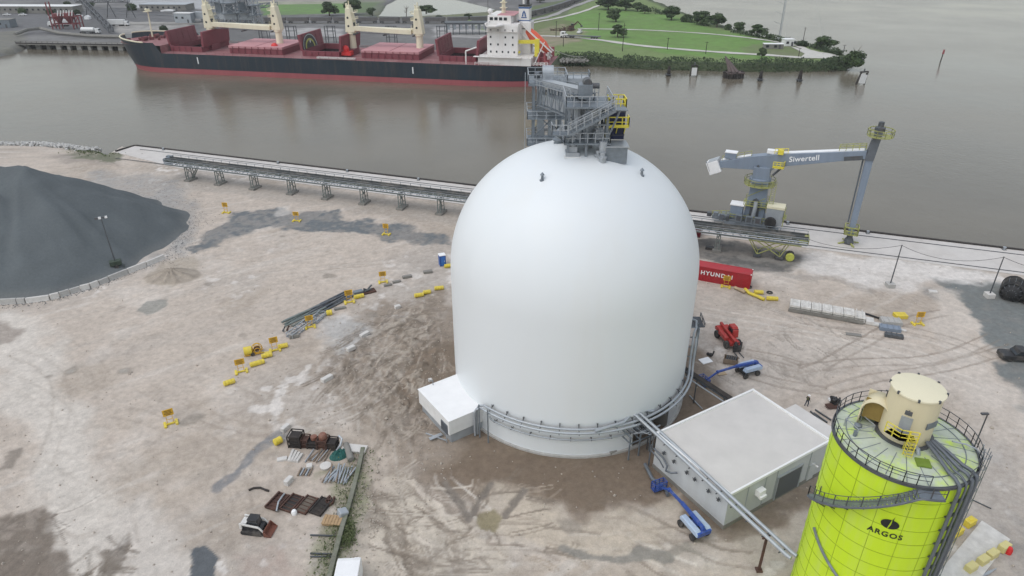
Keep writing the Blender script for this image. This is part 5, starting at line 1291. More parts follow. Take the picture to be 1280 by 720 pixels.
for p, rz, s, lab in barrels:
    o = barrel(1.7*s, .37 if s > .6 else .45).build('float_barrel', m_yellow, smooth=40); q = on(*p); o.location = q - Vector((0,0,.03)); o.rotation_euler = (0,0,rz)
    tag(o, lab, 'barrel', 'yellow barrels on the yard')
for k, (pts, lab) in enumerate(((((918,361),(924,364),(931,367)),'pale tan hose piece beside the red container'),(((931,363),(936,368),(946,372),(955,376)),'yellow hose snaking past the right end of the red container'))):
    mb = MB(); mb.pipe([on(*p)+Vector((0,0,.3)) for p in pts], .28, 10); tag(mb.build('fat_hose', m_yellow if k else m_woodlight, smooth=50), lab, 'hose')
for k, (p, lab) in enumerate((((962,366),'dark tyre lying behind the yellow barrels'),((936,359),'dark tyre against the right end of the red container'))):
    mb = MB(); mb.lathe([(.28,0),(.5,.0),(.56,.1),(.5,.2),(.28,.2),(.28,0)], n=18, cap=False); o = mb.build('rubber_ring', m_tyre, smooth=50); o.location = on(*p); tag(o, lab, 'tyre')
# yellow stacked barriers on the right
t = thing('barrier_stack', 'yellow ribbed plastic barriers stacked flat beside a sign on the right', 'barrier stack', on(1125,396), -.03)
for k in range(4):
    mb = MB(); mb.box((0,-.5+.35*k,.3),(1.9,.30,.6)); mb.build('barrier', m_yellow, t, bevel=.06)
# yellow pump with coil
t = thing('pump_cart', 'yellow pump cart with a round cage on the yard', 'pump cart', on(316,442), .4)
mb = MB(); mb.lathe([(.62,-.55),(.62,.55)], n=20); Mx = Matrix.Rotation(PI/2,3,'Y'); mb.v = [tuple(Mx @ Vector(v)+Vector((-.6,0,.75))) for v in mb.v]; mb.build('tank', m_yellow, t, smooth=40)
mb = MB()
for a in np.linspace(0,PI,7): mb.pipe([(.7+.75*math.cos(b_)*math.sin(a+.01),.75*math.cos(a),.85+.75*math.sin(b_)*abs(math.sin(a))) for b_ in np.linspace(0,2*PI,14)], .05, 5)
mb.bar((-1.2,-.5,.2),(1.6,-.5,.2),.1); mb.bar((-1.2,.5,.2),(1.6,.5,.2),.1); mb.build('cage', m_sign, t)
mb = MB(); mb.ball((.7,0,.85), .45, 10); mb.build('engine', m_rust, t, smooth=40)
for s in (-.6,.6):
    mb = MB(); mb.tube((0,s-.08,.28),(0,s+.08,.28),.28,n=14); mb.build('wheel', m_tyre, t, smooth=40)
mb = MB(); mb.bar((1.2,-.4,.3),(2.3,-.9,.2),.08); mb.box((2.0,-1.2,.25),(.7,.6,.5)); mb.build('tow_bar', m_yellow, t)
# ------------------------------------------------ toilet cabin
t = thing('toilet_cabin', 'blue portable toilet cabin at the left edge of the dome', 'toilet cabin', on(553,331), .35)
mb = MB(); mb.box((0,0,1.05),(1.15,1.15,2.1)); mb.build('body', m_bluetoilet, t, bevel=.05)
mb = MB(); mb.box((0,0,2.16),(1.25,1.25,.14)); mb.build('roof', m_palewhite, t, bevel=.05)
mb = MB(); mb.box((.05,-.59,1.0),(.75,.05,1.8)); d_ = mb.build('door', M('blue_door', (.04,.16,.50), .4, .1, 2), t)
mb = MB(); mb.box((.3,-.63,1.0),(.08,.05,.2)); mb.build('handle', m_letter, d_)
# ------------------------------------------------ pipe bundle
A_, B_ = on(352,414), on(440,370)
dr = (B_-A_).normalized(); nr = Vector((-dr.y,dr.x,0)); ang0 = math.atan2(dr.y,dr.x)
LT = (B_-A_).length
m_dpipe = M('dark_blue_grey_pipe', (.115,.13,.15), .5, .25, 1.2, metal=.2, dirt=DUST, dirt_amt=.3)
m_gpipe = M('green_grey_pipe', (.17,.205,.195), .5, .25, 1.2, dirt=DUST, dirt_amt=.4)
rows = [('upper','back'),('upper','second'),('upper','third'),('upper','fourth'),('lower','back'),('lower','second'),('lower','third'),('lower','fourth'),('lower','front')]
for k in range(13):
    up = k < 6
    t0, t1 = (.46,.98) if up else (.10,.58)
    t0 += random.uniform(-.05,.06); t1 += random.uniform(-.06,.05); off = (k % 6)*.46 - .4 + (0 if up else .3); zz_ = .16 + (.24 if k % 3 == 1 else 0)
    mb = MB(); mb.tube(A_+dr*LT*t0+nr*off+Vector((0,0,zz_)), A_+dr*LT*t1+nr*(off+random.uniform(-.5,.5))+Vector((0,0,zz_)), .17, n=8)
    nth = ['first','second','third','fourth','fifth','sixth','seventh'][k if up else k-6]
    tag(mb.build('loose_pipe', m_dpipe if up else m_gpipe, smooth=50), f'long {"blue grey" if up else "green grey"} pipe in the {"upper right" if up else "lower left"} half of the bundle, {nth} from its front', 'pipe', 'pipes in the bundle on the yard')
mb = MB(); mb.truss(on(362,422)+Vector((0,0,.1)), on(392,400)+Vector((0,0,.1)), 1.2, .6, 5, .06); tag(mb.build('lattice_section', m_steel_pale), 'pale steel lattice section at the lower end of the dark pipe bundle', 'lattice frame')
mb = MB(); mb.truss(on(391,404)+Vector((0,0,.1)), on(404,392)+Vector((0,0,.1)), 1.3, .4, 3, .06); tag(mb.build('lattice_section', m_steel_pale), 'small pale ladder frame below the middle of the dark pipe bundle', 'lattice frame')
for k, (p, lab) in enumerate((((353,414),'short rusty pipe stub at the lower tip of the bundle'),((358,413),'bent steel stub at the lower tip of the bundle'))):
    mb = MB(); mb.tube((0,0,.1),(.5,.2,.8),.1); mb.tube((.3,-.3,.1),(.4,.1,.9),.08); o = mb.build('pipe_stub', m_rust if k else m_steel_dark); o.location = on(*p); tag(o, lab, 'pipe')
t = thing('scrap_pallet', 'dark brown pallet of rusty fittings at the upper end of the pipe bundle', 'pallet', on(460,365), .5)
mb = MB(); mb.box((0,0,.15),(2.6,1.4,.24)); mb.build('pallet', m_rust, t)
mb = MB()
for k in range(6): mb.tube((random.uniform(-1,1),random.uniform(-.5,.5),.2),(random.uniform(-1,1),random.uniform(-.5,.5),random.uniform(.5,1.0)),.14)
mb.build('fittings', m_steel_dark, t)
for p, s, lab in (((448,367),(1.6,.9,.6),'small grey crate beside the rusty fittings pallet'),):
    mb = MB(); mb.box((0,0,s[2]/2), s); o = mb.build('crate', m_steel, bevel=.04); o.location = on(*p); o.rotation_euler = (0,0,.5); tag(o, lab, 'crate')
# ------------------------------------------------ loose concrete blocks
blocks = [((485,357),.4,(1.9,.6,.5),0,'grey block directly behind the sign above the pipes'),((496,353),.45,(2.0,.7,.5),0,'grey block, second in the row above the pipes'),((509,347),.4,(2.3,.8,.6),0,'long grey block, third in the row toward the dome'),((535,341),.3,(2.2,.9,.6),0,'grey block closest to the blue toilet cabin'),
 ((425,386),.4,(2.6,.7,.5),0,'brownish block at the front of the pipe bundle'),((368,421),.4,(2.0,1.0,.7),0,'brown grey block at the lower end of the pipe bundle'),((497,385),.6,(1.3,.8,.7),1,'pale block alone on the churned ground near the dome'),((456,420),.9,(2.2,.8,.6),1,'upper pale block of the scattered three on churned earth'),((439,439),.8,(1.8,.9,.7),1,'middle pale block of the scattered three'),
 ((409,475),.9,(2.3,.9,.7),1,'lowest pale block of the scattered three'),((357,536),1.1,(1.7,.75,.7),1,'white block above the lone small yellow barrel'),((361,603),1.2,(1.5,.75,.8),1,'white block below the white timber beams'),((350,575),.3,(.9,.8,.35),1,'small white slab left of the white beams'),((356,574),.2,(.8,.8,.4),1,'small white cube next to the white beams'),
 ((387,584),.2,(.9,.8,.6),1,'small white stone below the thin pipe pile'),((1067,418),-.3,(3.0,1.0,.25),0,'grey slab lying near the end of the slab stack'),((1166,365),-.3,(1.8,1.1,.4),1,'pale block at the edge of the dark gravel on the right'),((538,478),.5,(.7,.6,.5),1,'tiny pale block on bare soil left of the dome annex')]
for p, rz, s, mt, lab in blocks:
    s = (s[0]*.74, s[1]*.8, s[2]*.85); mb = MB(); mb.box((0,0,s[2]/2), s); o = mb.build('concrete_block', m_conc_white if mt else m_conc_dark, bevel=.06); o.location = on(*p)-Vector((0,0,.06)); o.rotation_euler = (random.uniform(-.04,.04),random.uniform(-.04,.04),rz); tag(o, lab, 'block', 'loose blocks on the yard')
# ------------------------------------------------ salvage corner
t = thing('crate_row', 'row of dark steel crates with rusty drums at the top of the salvage corner', 'crates', on(396,557), -.12)
Mx = None
for k, (x, w, h, d_) in enumerate(((-2.5,1.5,1.7,1.5),(-1.3,.8,1.2,1.2),(-.3,1.3,.9,1.3),(.9,1.2,1.3,1.3),(2.0,1.1,1.1,1.3))):
    mb = MB()
    mb.box((x,0,h/2),(w*.86,d_*.86,h*.8))
    for sx_ in (-1,1):
        for sy_ in (-1,1): mb.bar((x+sx_*w/2,sy_*d_/2,0),(x+sx_*w/2,sy_*d_/2,h),.12)
    for z in (.15,h*.5,h): mb.bar((x-w/2,-d_/2,z),(x+w/2,-d_/2,z),.1); mb.bar((x-w/2,d_/2,z),(x+w/2,d_/2,z),.1); mb.bar((x-w/2,-d_/2,z),(x-w/2,d_/2,z),.1); mb.bar((x+w/2,-d_/2,z),(x+w/2,d_/2,z),.1)
    mb.build('crate', m_rust if k % 2 else m_timberdark, t)
mb = MB(); mb.lathe([(.45,1.1),(.5,1.3),(.5,1.7),(.35,1.9)], (.9,.1,0), 16); mb.lathe([(.4,.9),(.4,1.3)], (-.3,.2,0), 14); mb.build('drum', M('brick_red_drum', (.22,.09,.06), .7, .3, 2, dirt=DUST, dirt_amt=.4), t, smooth=40)
mb = MB(); mb.pipe([(2.7,-.6,.1),(3.1,-.2,.6),(3.1,.5,1.0),(2.6,.8,1.2)], .14, 8); mb.build('bent_sheet', m_steel_pale, t, smooth=40)
for k in range(4):
    a = on(361+k*3.3,577+k*.4); b_ = on(367+k*3.6,563+k*1.6); z = Vector((0,0,.14))
    mb = MB(); mb.bar(a+z, b_+z, .30, .28); tag(mb.build('timber_beam', m_conc_white), f'white timber beam, {["leftmost","second from left","third from left","rightmost"][k]} of the four beside the small white slabs', 'beam', 'white beams in the salvage corner')
for k in range(9):
    x = 382+k*2.6; a = on(x+random.uniform(-1,1),578+random.uniform(-2,1)); b_ = on(x+13+random.uniform(-3,3),563+random.uniform(-3,2))
    mb = MB(); mb.tube(a+Vector((0,0,.1+.1*(k % 2))), b_+Vector((0,0,.1+.1*((k+1) % 2))), .085, n=7)
    tag(mb.build('thin_pipe', m_wood if k % 3 else m_steel_pale, smooth=50), 'thin weathered pole in the pile between the dark crates and the white disc', 'pole', 'thin poles between crates and disc')
for k in range(5):
    a = on(372+k*3.4,595); b_ = on(377+k*3.4,585.5); mb = MB(); mb.tube(a+Vector((0,0,.12)), b_+Vector((0,0,.12)), .11, n=8)
    tag(mb.build('short_pipe', m_steel_pale if k % 2 else m_wood, smooth=50), 'short pale tube in the small row above the white block', 'tube', 'short tubes in a row')
for k in range(16):
    x = 404+k*1.9; sp = random.uniform(-6,8); a = on(x+random.uniform(-2,2),602+k*.15+random.uniform(-3,3)); b_ = on(x+9+sp,585+random.uniform(-3,6))
    mb = MB(); mb.tube(a+Vector((0,0,.1+.12*(k % 3))), b_+Vector((0,0,.12+.14*((k+1) % 3))), .10, n=7)
    tag(mb.build('scaffold_pole', m_steel_pale if k % 4 else m_wood, smooth=50), 'scaffold pole lying criss-cross in the heap beside the mossy wall', 'pole', 'scaffold poles in the heap by the mossy wall')
mb = MB(); mb.lathe([(.62,0),(.66,.1),(.66,.25),(.2,.32),(0,.32)], n=24); o = mb.build('concrete_disc', m_conc_white, smooth=35); o.location = on(407,583); tag(o, 'round white concrete disc between the two pole heaps', 'disc')
# tarpaulin heap: crumpled sheet
xs_ = np.linspace(-1.7,1.7,46); ys_ = np.linspace(-1.1,1.1,34); XX, YY = np.meshgrid(xs_, ys_)
hh = np.clip(1-(XX/1.6)**2-(YY/1.0)**2,0,1)**.6*.9*(.55+fbm(XX*2.2,YY*2.2,4,3)*.8) ; hh = hh*(np.abs(fbm(XX*3,YY*3,3,9)-.5)*1.5+.7)
mb = MB(); nxx = len(xs_); mb.add([(XX[j,i],YY[j,i],hh[j,i]) for j in range(len(ys_)) for i in range(nxx)], [(j*nxx+i,j*nxx+i+1,(j+1)*nxx+i+1,(j+1)*nxx+i) for j in range(len(ys_)-1) for i in range(nxx-1) if max(hh[j,i],hh[j+1,i+1]) > .02])
o = mb.build('tarpaulin', m_teal); o.scale = (.72,.85,.85); o.location = on(424,569); o.rotation_euler = (0,0,.5); tag(o, 'crumpled teal tarpaulin heap between crates and mossy wall', 'tarpaulin')
mb = MB(); mb.prism_xz([(-.4,0),(.4,0),(.36,.5),(.15,.7),(-.15,.7),(-.36,.5)], -1.5, 1.5); o = mb.build('covered_bundle', m_conc_dark, smooth=30, bevel=.05); o.location = on(436,567); o.rotation_euler = (0,0,.42); tag(o, 'dark grey covered bundle right of the teal tarpaulin', 'bundle')
mb = MB(); mb.box((0,0,.2),(3.0,1.3,.35)); o = mb.build('concrete_slab', m_conc_white, bevel=.05); o.location = on(443,562); o.rotation_euler = (0,0,-.15); tag(o, 'broken white slab at the top end of the mossy wall', 'slab')
# four rusty mats
for k in range(4):
    t = thing('steel_mat', f'{["leftmost dark","second, next to a bent pipe,","third, most weathered","rightmost torn"][k]} rusty steel mat of four in a row', 'steel mat', on(347+k*18.2,628+k*2.2), -.38, 'rusty steel mats in a row')
    w_ = 1.35; mb = MB(); mb.box((0,0,.16),(w_,2.3,.10), rot=Matrix.Rotation(.06*(k-1),3,'Y')); mb.build('plate', m_timberdark if k in (1,3) else m_rust if k != 2 else M('weathered_mat', (.15,.125,.10), .9, .4, 1.5, dirt=(.07,.05,.04), dirt_amt=.6), t)
    mb = MB()
    for s in (-1,1): mb.bar((s*w_/2,-1.2,.25),(s*w_/2,1.2,.25),.16,.3)
    for y in (-1.15,1.15): mb.bar((-w_/2,y,.22),(w_/2,y,.22),.12,.2)
    for y in (-.7,-.2,.3,.8): mb.bar((-w_/2,y,.24),(w_/2,y,.24),.06,.08)
    mb.build('frame', m_rust if k != 3 else m_timberdark, t)
mb = MB(); mb.pipe([on(346,641)+Vector((0,0,.3)), on(349,632)+Vector((0,0,.6)), on(353,625)+Vector((0,0,.5)), on(356,619)+Vector((0,0,.3))], .1, 8); tag(mb.build('bent_pipe', m_steel_pale, smooth=50), 'pale bent pipe lying between the first two rusty mats', 'pipe')
mb = MB(); mb.lathe([(.3,0),(.32,.3),(.2,.5),(0,.52)], n=14); o = mb.build('white_bucket', m_palewhite, smooth=35); o.location = on(368,642); tag(o, 'small white bucket below the rusty mats', 'bucket')
mb = MB()
for k in range(6): mb.box((random.uniform(-.6,.6),random.uniform(-.6,.6),.2),(random.uniform(.3,.8),.2,.3),random.uniform(0,3))
o = mb.build('scrap_heap', m_rust); o.location = on(413,628); tag(o, 'low scrap heap at the right end of the rusty mats', 'scrap heap')
mb = MB(); mb.pipe([on(x,y)+Vector((0,0,.12)) for x, y in ((311,613),(317,610.5),(325,610),(332,613),(336,614))], .12, 8); tag(mb.build('old_hose', m_timberdark, smooth=50), 'dark curved hose lying above the rusty mats', 'hose')
t = thing('timber_pallet', 'tan timber pallet leaning at the mossy wall', 'pallet', on(416,653), -.1)
mb = MB()
for k in range(6): mb.box((-.85+k*.34,0,.42),(.30,1.3,.06))
for y in (-.55,0,.55): mb.box((0,y,.25),(1.9,.12,.28))
mb.build('boards', M('tan_board', (.40,.27,.15), .8, .25, 2), t)
mb = MB(); mb.box((0,0,.45),(1.0,1.0,.8), rot=Matrix.Rotation(.3,3,'Y')); o = mb.build('grey_bag', m_steel_pale, bevel=.12); o.location = on(429,645); o.rotation_euler = (0,0,.6); tag(o, 'pale grey bulk bag leaning on the mossy wall', 'bag')
for k, (y, lab) in enumerate(((671,'upper of two thin steel rods reaching the mossy wall'),(694,'lower double rod reaching the mossy wall'))):
    mb = MB(); mb.bar(on(388,y-1)+Vector((0,0,.15)), on(420,y)+Vector((0,0,.15)), .14)
    if k: mb.bar(on(388,y+3)+Vector((0,0,.15)), on(416,y+3)+Vector((0,0,.15)), .12)
    tag(mb.build('steel_rod', m_steel_dark), lab, 'rod')
# mossy low wall
pts = [on(454,562), on(446,598), on(437,632), on(428,662), on(418,700), on(406,750)]
mb = MB()
for a, b_ in zip(pts, pts[1:]):
    mb.bar(a+Vector((0,0,.2)), b_+Vector((0,0,.2)), .50, .6)
tag(mb.build('mossy_wall', M('mossy_concrete', (.20,.20,.16), .95, .3, .8, dirt=(.09,.12,.05), dirt_amt=.8, dirt_scale=.5), bevel=.05), 'low mossy concrete wall running down beside the salvage corner', 'wall')
# weeds along it
mb = MB()
for k in range(3800):
    t_ = random.random()**.8; i = min(int(t_*5), 4); q = pts[i].lerp(pts[i+1], t_*5-i); sp = random.gauss(0,.9) - .2
    if random.random() < .35: q = on(434+random.gauss(0,2.5), 668+random.gauss(0,9)); sp = random.gauss(0,.4)
    q = q + Vector((sp, random.uniform(-.5,.5), 0)); s = random.uniform(.05,.18); a = random.uniform(0,2*PI)
    dx, dy = math.cos(a)*s, math.sin(a)*s; h = random.uniform(.02,.3)
    mb.add([q+Vector((-dx,-dy,h)), q+Vector((dx,dy,h+.1)), q+Vector((dx*.3-dy*.5,dy*.3+dx*.5,h+s*1.3))], [(0,1,2)])
tag(mb.build('weeds', m_weed), 'low green weeds growing along the mossy wall', 'weeds', kind='stuff')
# rubble: small stones and clods
mb = MB()
for k in range(1500):
    if k < 600: px, py = random.uniform(400,565), random.uniform(370,600)
    elif k < 800: px, py = random.gauss(462,12), random.gauss(640,28)
    else: px, py = random.uniform(0,1280), random.uniform(330,720)
    q = on(px, py)
    if (q-DC).xy.length < DR+1: continue
    s = random.uniform(.04,.15)*(1 if random.random() < .96 else 2)
    R_ = Matrix.Rotation(random.uniform(0,3),3,(random.random()-.5,random.random()-.5,random.random()))
    mb.add([q+R_ @ Vector(v)*s+Vector((0,0,s*.3)) for v in ((1,0,0),(-1,.2,0),(0,1,.1),(0,-1,0),(0,.1,.8),(.1,0,-.8))], [(0,2,4),(2,1,4),(1,3,4),(3,0,4),(2,0,5),(1,2,5),(3,1,5),(0,3,5)])
tag(mb.build('rubble', M('rubble_stone', (.42,.37,.315), .9, .35, .8)), 'small stones and clods scattered over the yard', 'rubble', kind='stuff')

mb = MB()
for k in range(1500):
    if k < 900:
        t_ = random.random(); q = G(lerp(232,206,t_),lerp(268,324,t_)) if random.random() < .6 else G(random.uniform(150,236), random.uniform(225,262)); q += Vector((abs(random.gauss(0,2.6)), random.gauss(0,2), 0))
    else:
        i = random.randrange(0,12); q = bw[i].lerp(bw[i+1], random.random()) + Vector((random.gauss(0,.5), -abs(random.gauss(.5,.8)), 0))
    q.z = gz(q.x,q.y); s = random.uniform(.04,.13); R_ = Matrix.Rotation(random.uniform(0,6),3,(random.random()-.5,random.random()-.5,random.random()))
    mb.add([q+R_ @ Vector(v)*s for v in ((1,.1,0),(-.9,.2,.1),(0,1,.1),(.1,-1,0),(0,.1,.8),(.1,0,-.8))], [(0,2,4),(2,1,4),(1,3,4),(3,0,4),(2,0,5),(1,2,5),(3,1,5),(0,3,5)])
tag(mb.build('spilled_stone', M('loose_dark_stone', (.14,.15,.15), .9, .3, 1)), 'loose dark stones spilled round the foot of the stone heap', 'stones', kind='stuff')
# ================================================================== skid steer
def wheel(t, x, y, r, w, rim=None, z=None):
    mb = MB(); mb.lathe([(r*.55,-w/2),(r*.92,-w/2),(r,-w*.3),(r,w*.3),(r*.92,w/2),(r*.55,w/2)], n=22)
    Mx = Matrix.Rotation(PI/2,3,'X'); mb.v = [tuple(Mx @ Vector(v)+Vector((x,y,z or r))) for v in mb.v]
    wo = mb.build('wheel', m_tyre, t, smooth=40)
    mb = MB(); mb.tube((x,y-w*.42,z or r),(x,y+w*.42,z or r),r*.55,n=16); mb.build('rim', rim or m_steel, wo, smooth=40)
    return wo
m_bob = M('off_white_loader_paint', (.66,.65,.62), .45, .15, 2, dirt=DUST, dirt_amt=.4)
m_blk = M('black_machine_paint', (.03,.03,.032), .5, .3, 2, dirt=DUST, dirt_amt=.2)
t = thing('skid_loader', 'black and white skid steer loader with a rusty red bucket', 'loader', on(321,662), math.radians(-8)); t.scale = (.86,.86,.86)
mb = MB(); mb.prism_xz([(-1.55,.35),(1.0,.35),(1.1,.9),(.75,1.1),(-1.5,1.35),(-1.65,.9)], -.62, .62); mb.build('body', m_blk, t, bevel=.05)
mb = MB(); mb.prism_xz([(-.75,1.1),(.75,1.0),(.55,2.05),(-.65,2.1)], -.5, .5); mb.build('cab', m_glass, t, bevel=.05)
mb = MB(); mb.box((-.05,0,2.12),(1.3,1.1,.09)); mb.build('cab_roof', m_blk, t, bevel=.04)
mb = MB()
for s in (-.72,.72):
    mb.bar((-1.5,s,1.55),(.8,s,1.25),.16,.24); mb.bar((.8,s,1.25),(1.35,s,.45),.16,.2); mb.bar((-1.5,s,.8),(-1.5,s,1.65),.2,.3)
mb.build('lift_arm', m_bob, t, bevel=.03)
mb = MB(); mb.box((-1.25,0,1.42),(.7,1.0,.16)); mb.box((-1.66,0,1.0),(.08,1.2,.5)); mb.build('engine_cover', m_bob, t, bevel=.04)
mb = MB()
for s in (-.78,.78): mb.prism_xz([(-1.45,.0),(.95,.0),(1.15,.3),(.95,.62),(-1.45,.62),(-1.65,.3)], s-.2, s+.2)
mb.build('track', m_tyre, t, bevel=.06)
mb = MB(); mb.prism_xz([(1.35,.05),(2.25,.05),(2.28,.12),(1.5,.2),(1.45,.85),(1.35,.85)], -.95, .95)
for s in (-.95,.95): mb.prism_xz([(1.36,.06),(2.2,.06),(1.5,.84),(1.36,.84)], s-.03, s+.03)
mb.build('bucket', M('rusty_red_bucket', (.19,.07,.045), .75, .3, 2.5, dirt=(.09,.05,.04), dirt_amt=.6), t)
# ================================================================== white trailer at the bottom
t = thing('box_trailer', 'white box trailer with drawbar at the bottom edge of the view', 'trailer', G(441,722) + Vector((.1,-2.6,0)), math.radians(93))
mb = MB(); mb.prism_xz([(-3,.7),(2.4,.7),(2.75,1.1),(2.75,2.6),(2.3,2.75),(-3,2.75)], -1.1, 1.1); mb.build('body', m_palewhite, t, bevel=.06)
mb = MB(); mb.box((2.85,0,.75),(1.0,.5,.2)); mb.box((3.45,-.35,.9),(1.2,.5,.5)); mb.build('drawbar', m_palewhite, t, bevel=.03)
mb = MB(); mb.box((2.95,.0,1.5),(.35,1.0,.8)); mb.build('front_box', m_steel_pale, t, bevel=.03)
for s in (-1.0,1.0): wheel(t, -.6, s, .38, .24)
# ================================================================== boom lifts
def boom_lift(label, loc, rz, boom_len, boom_dir=0.0):
    t = thing('boom_lift', label, 'boom lift', loc, rz, 'blue boom lifts'); t.scale = (.88,.88,.88); boom_len /= .88
    mb = MB(); mb.box((0,0,.75),(2.6,1.3,.4)); mb.box((1.15,0,.55),(.25,2.0,.3)); mb.box((-1.15,0,.55),(.25,2.0,.3)); mb.build('chassis', m_blk, t, bevel=.04)
    for x in (-1.15,1.15):
        for s in (-1.0,1.0): wheel(t, x, s, .46, .36)
    for s in (-.72,.72):
        mb = MB(); mb.prism_xz([(-1.9,1.05),(1.3,1.05),(1.45,1.3),(1.2,1.75),(-1.5,1.8),(-1.95,1.5)], s-.36, s+.36); mb.build('cowl', m_pblue, t, bevel=.10)
    mb = MB(); mb.lathe([(.6,.9),(.6,1.2)], n=20); mb.box((-1.7,0,1.35),(.55,1.9,.6)); mb.build('turntable', m_blue, t, bevel=.04)
    mb = MB(); mb.bar((-1.6,0,1.95),(2.6,0,2.1),.36,.42); mb.bar((-1.5,0,1.5),(-1.5,0,2.0),.4,.5); mb.build('lower_boom', m_blue, t, bevel=.03)
    L_ = boom_len
    mb = MB(); mb.bar((1.8,.0,2.12),(L_*.72,0,1.9),.27,.32); mb.build('telescopic_boom', m_blue, t, bevel=.03)
    mb = MB(); mb.bar((L_*.30,-.16,2.02),(L_*.66,-.16,1.93),.06,.22); mb.build('boom_cover', m_pblue, t)
    mb = MB(); mb.bar((L_*.72,0,1.9),(L_*.92,0,1.0),.22,.26); mb.box((L_*.72,0,1.9),(.35,.4,.42)); mb.build('jib', m_blue, t, bevel=.03)
    mb = MB(); x = L_; mb.box((x,0,.35),(.8,1.8,.08))
    mb.rail([(x-.4,-.9,.36),(x+.4,-.9,.36),(x+.4,.9,.36),(x-.4,.9,.36)],1.1,.6,.045,True,mids=2); mb.box((x-.35,0,.95),(.18,.7,.45)); mb.build('basket', m_blue, t)
    return t
q0, q1 = on(866,663), on(823,613); d = q1-q0
boom_lift('blue boom lift with lowered basket standing in front of the flat roofed building', q0, math.atan2(d.y,d.x), d.length)
q0, q1 = on(934,467), on(884,480); d = q1-q0
boom_lift('blue boom lift parked behind the flat roofed building near the red telehandler', q0, math.atan2(d.y,d.x), d.length+.6)
# ================================================================== telehandler
qa, qb = on(900,412), on(925,440); d = qb-qa
t = thing('telehandler', 'red telehandler with forks lowered on the bare yard right of the dome', 'telehandler', on(909,427), math.atan2(d.y,d.x))
mb = MB(); mb.box((0,0,1.0),(4.6,1.5,.55)); mb.prism_xz([(-2.5,1.0),(-1.0,1.0),(-1.0,1.6),(-2.2,1.75),(-2.6,1.4)], -.95, .95); mb.build('body', m_red, t, bevel=.05)
mb = MB(); mb.prism_xz([(-.9,1.2),(.9,1.2),(.75,2.3),(.3,2.75),(-.75,2.75),(-.95,2.2)], .25, 1.15); cb = mb.build('cab', m_red, t, bevel=.04)
mb = MB(); mb.box((.0,.70,2.2),(1.2,.96,.6)); mb.box((.74,.7,1.9),(.10,.7,.8), rot=Matrix.Rotation(-.15,3,'Y')); mb.build('window', m_glass, cb)
mb = MB(); mb.prism_xz([(-1.0,1.1),(1.3,1.1),(1.2,1.65),(-.8,1.75)], -1.2, -.55); mb.build('engine_cover', m_red, t, bevel=.06)
mb = MB(); mb.bar((-2.4,-.15,2.0),(2.5,-.15,1.5),.36,.44); mb.build('boom', m_red, t, bevel=.03)
mb = MB(); mb.bar((2.4,-.15,1.5),(3.1,-.15,.9),.3,.36); mb.build('boom_nose', m_blk, t)
mb = MB(); mb.box((3.2,-.15,.75),(.14,1.3,.9)); mb.rail([(3.2,-.8,.9),(3.2,.5,.9)],1.0,.6,.04); mb.build('fork_carriage', m_blk, t)
for s in (-.55,.2):
    mb = MB(); mb.box((4.0,s,.22),(1.5,.13,.07)); mb.build('fork', m_steel_dark, t)
for x in (-1.5,1.5):
    for s in (-1.0,1.0): wheel(t, x, s, .62, .42, m_rust)
# loose things beside
t = thing('parts_crate', 'brown timber crate with scrap between the telehandler and the blue boom lift', 'crate', on(913,453), -.35)
mb = MB(); mb.box((0,0,.1),(1.9,1.2,.12))
for s in (-.6,.6): mb.box((0,s,.45),(1.9,.08,.8))
for s in (-.95,.95): mb.box((s,0,.45),(.08,1.2,.8))
mb.build('box', m_wood, t)
mb = MB()
for k in range(5): mb.tube((-.7+k*.3,-.4,.4),(-.5+k*.3,.4,.95),.10)
mb.build('scrap', m_steel_dark, t)
mb = MB(); mb.box((0,0,.1),(1.7,1.2,.10)); o = mb.build('white_board', m_palewhite); o.location = on(882,451); o.rotation_euler = (.06,0,.4); tag(o, 'white board lying on the ground between dome and crate', 'board')
mb = MB(); mb.ball((0,0,.3),.3,10); mb.tube((.3,.1,.1),(.5,.2,.8),.12); mb.ball((-.3,.3,.25),.25,8); o = mb.build('gas_bottle', m_blk, smooth=40); o.location = on(888,445); tag(o, 'dark bottles standing beside the white board', 'bottles')
mb = MB(); mb.box((0,0,.08),(1.3,.7,.08)); o = mb.build('plywood_sheet', m_woodlight); o.location = on(902,467); o.rotation_euler = (0,0,.2); tag(o, 'tan plywood sheet beside the far blue boom', 'sheet')
for k, (a, b_, lab) in enumerate((((862,495),(878,512),'thin pale pipe on the ground between dome and building'),((868,535),(883,548),'short pale pipe near the near corner of the dome pipe rack'))):
    mb = MB(); mb.tube(on(*a)+Vector((0,0,.1)), on(*b_)+Vector((0,0,.1)), .08); tag(mb.build('loose_pipe', m_steel_pale, smooth=50), lab, 'pipe')
# parts heap near the silo
t = thing('parts_heap', 'heap of dark machine parts on a rack between worker and silo', 'parts', on(1046,504), .2)
mb = MB()
for k in range(7): mb.tube((random.uniform(-.7,.7),random.uniform(-.4,.4),.1),(random.uniform(-.8,.8),random.uniform(-.5,.5),random.uniform(.5,1.1)),random.uniform(.12,.25))
mb.build('machine_parts', m_blk, t)
mb = MB(); mb.box((-.9,-.4,.12),(1.6,1.0,.1))
for k in range(3): mb.bar((-2.0,-.9+.3*k,.15),(-.6,-1.1+.3*k,.15),.09)
mb.build('rack', m_rust, t)
mb = MB(); mb.box((-.6,.5,.4),(.6,.5,.3)); mb.build('white_box', m_palewhite, t)
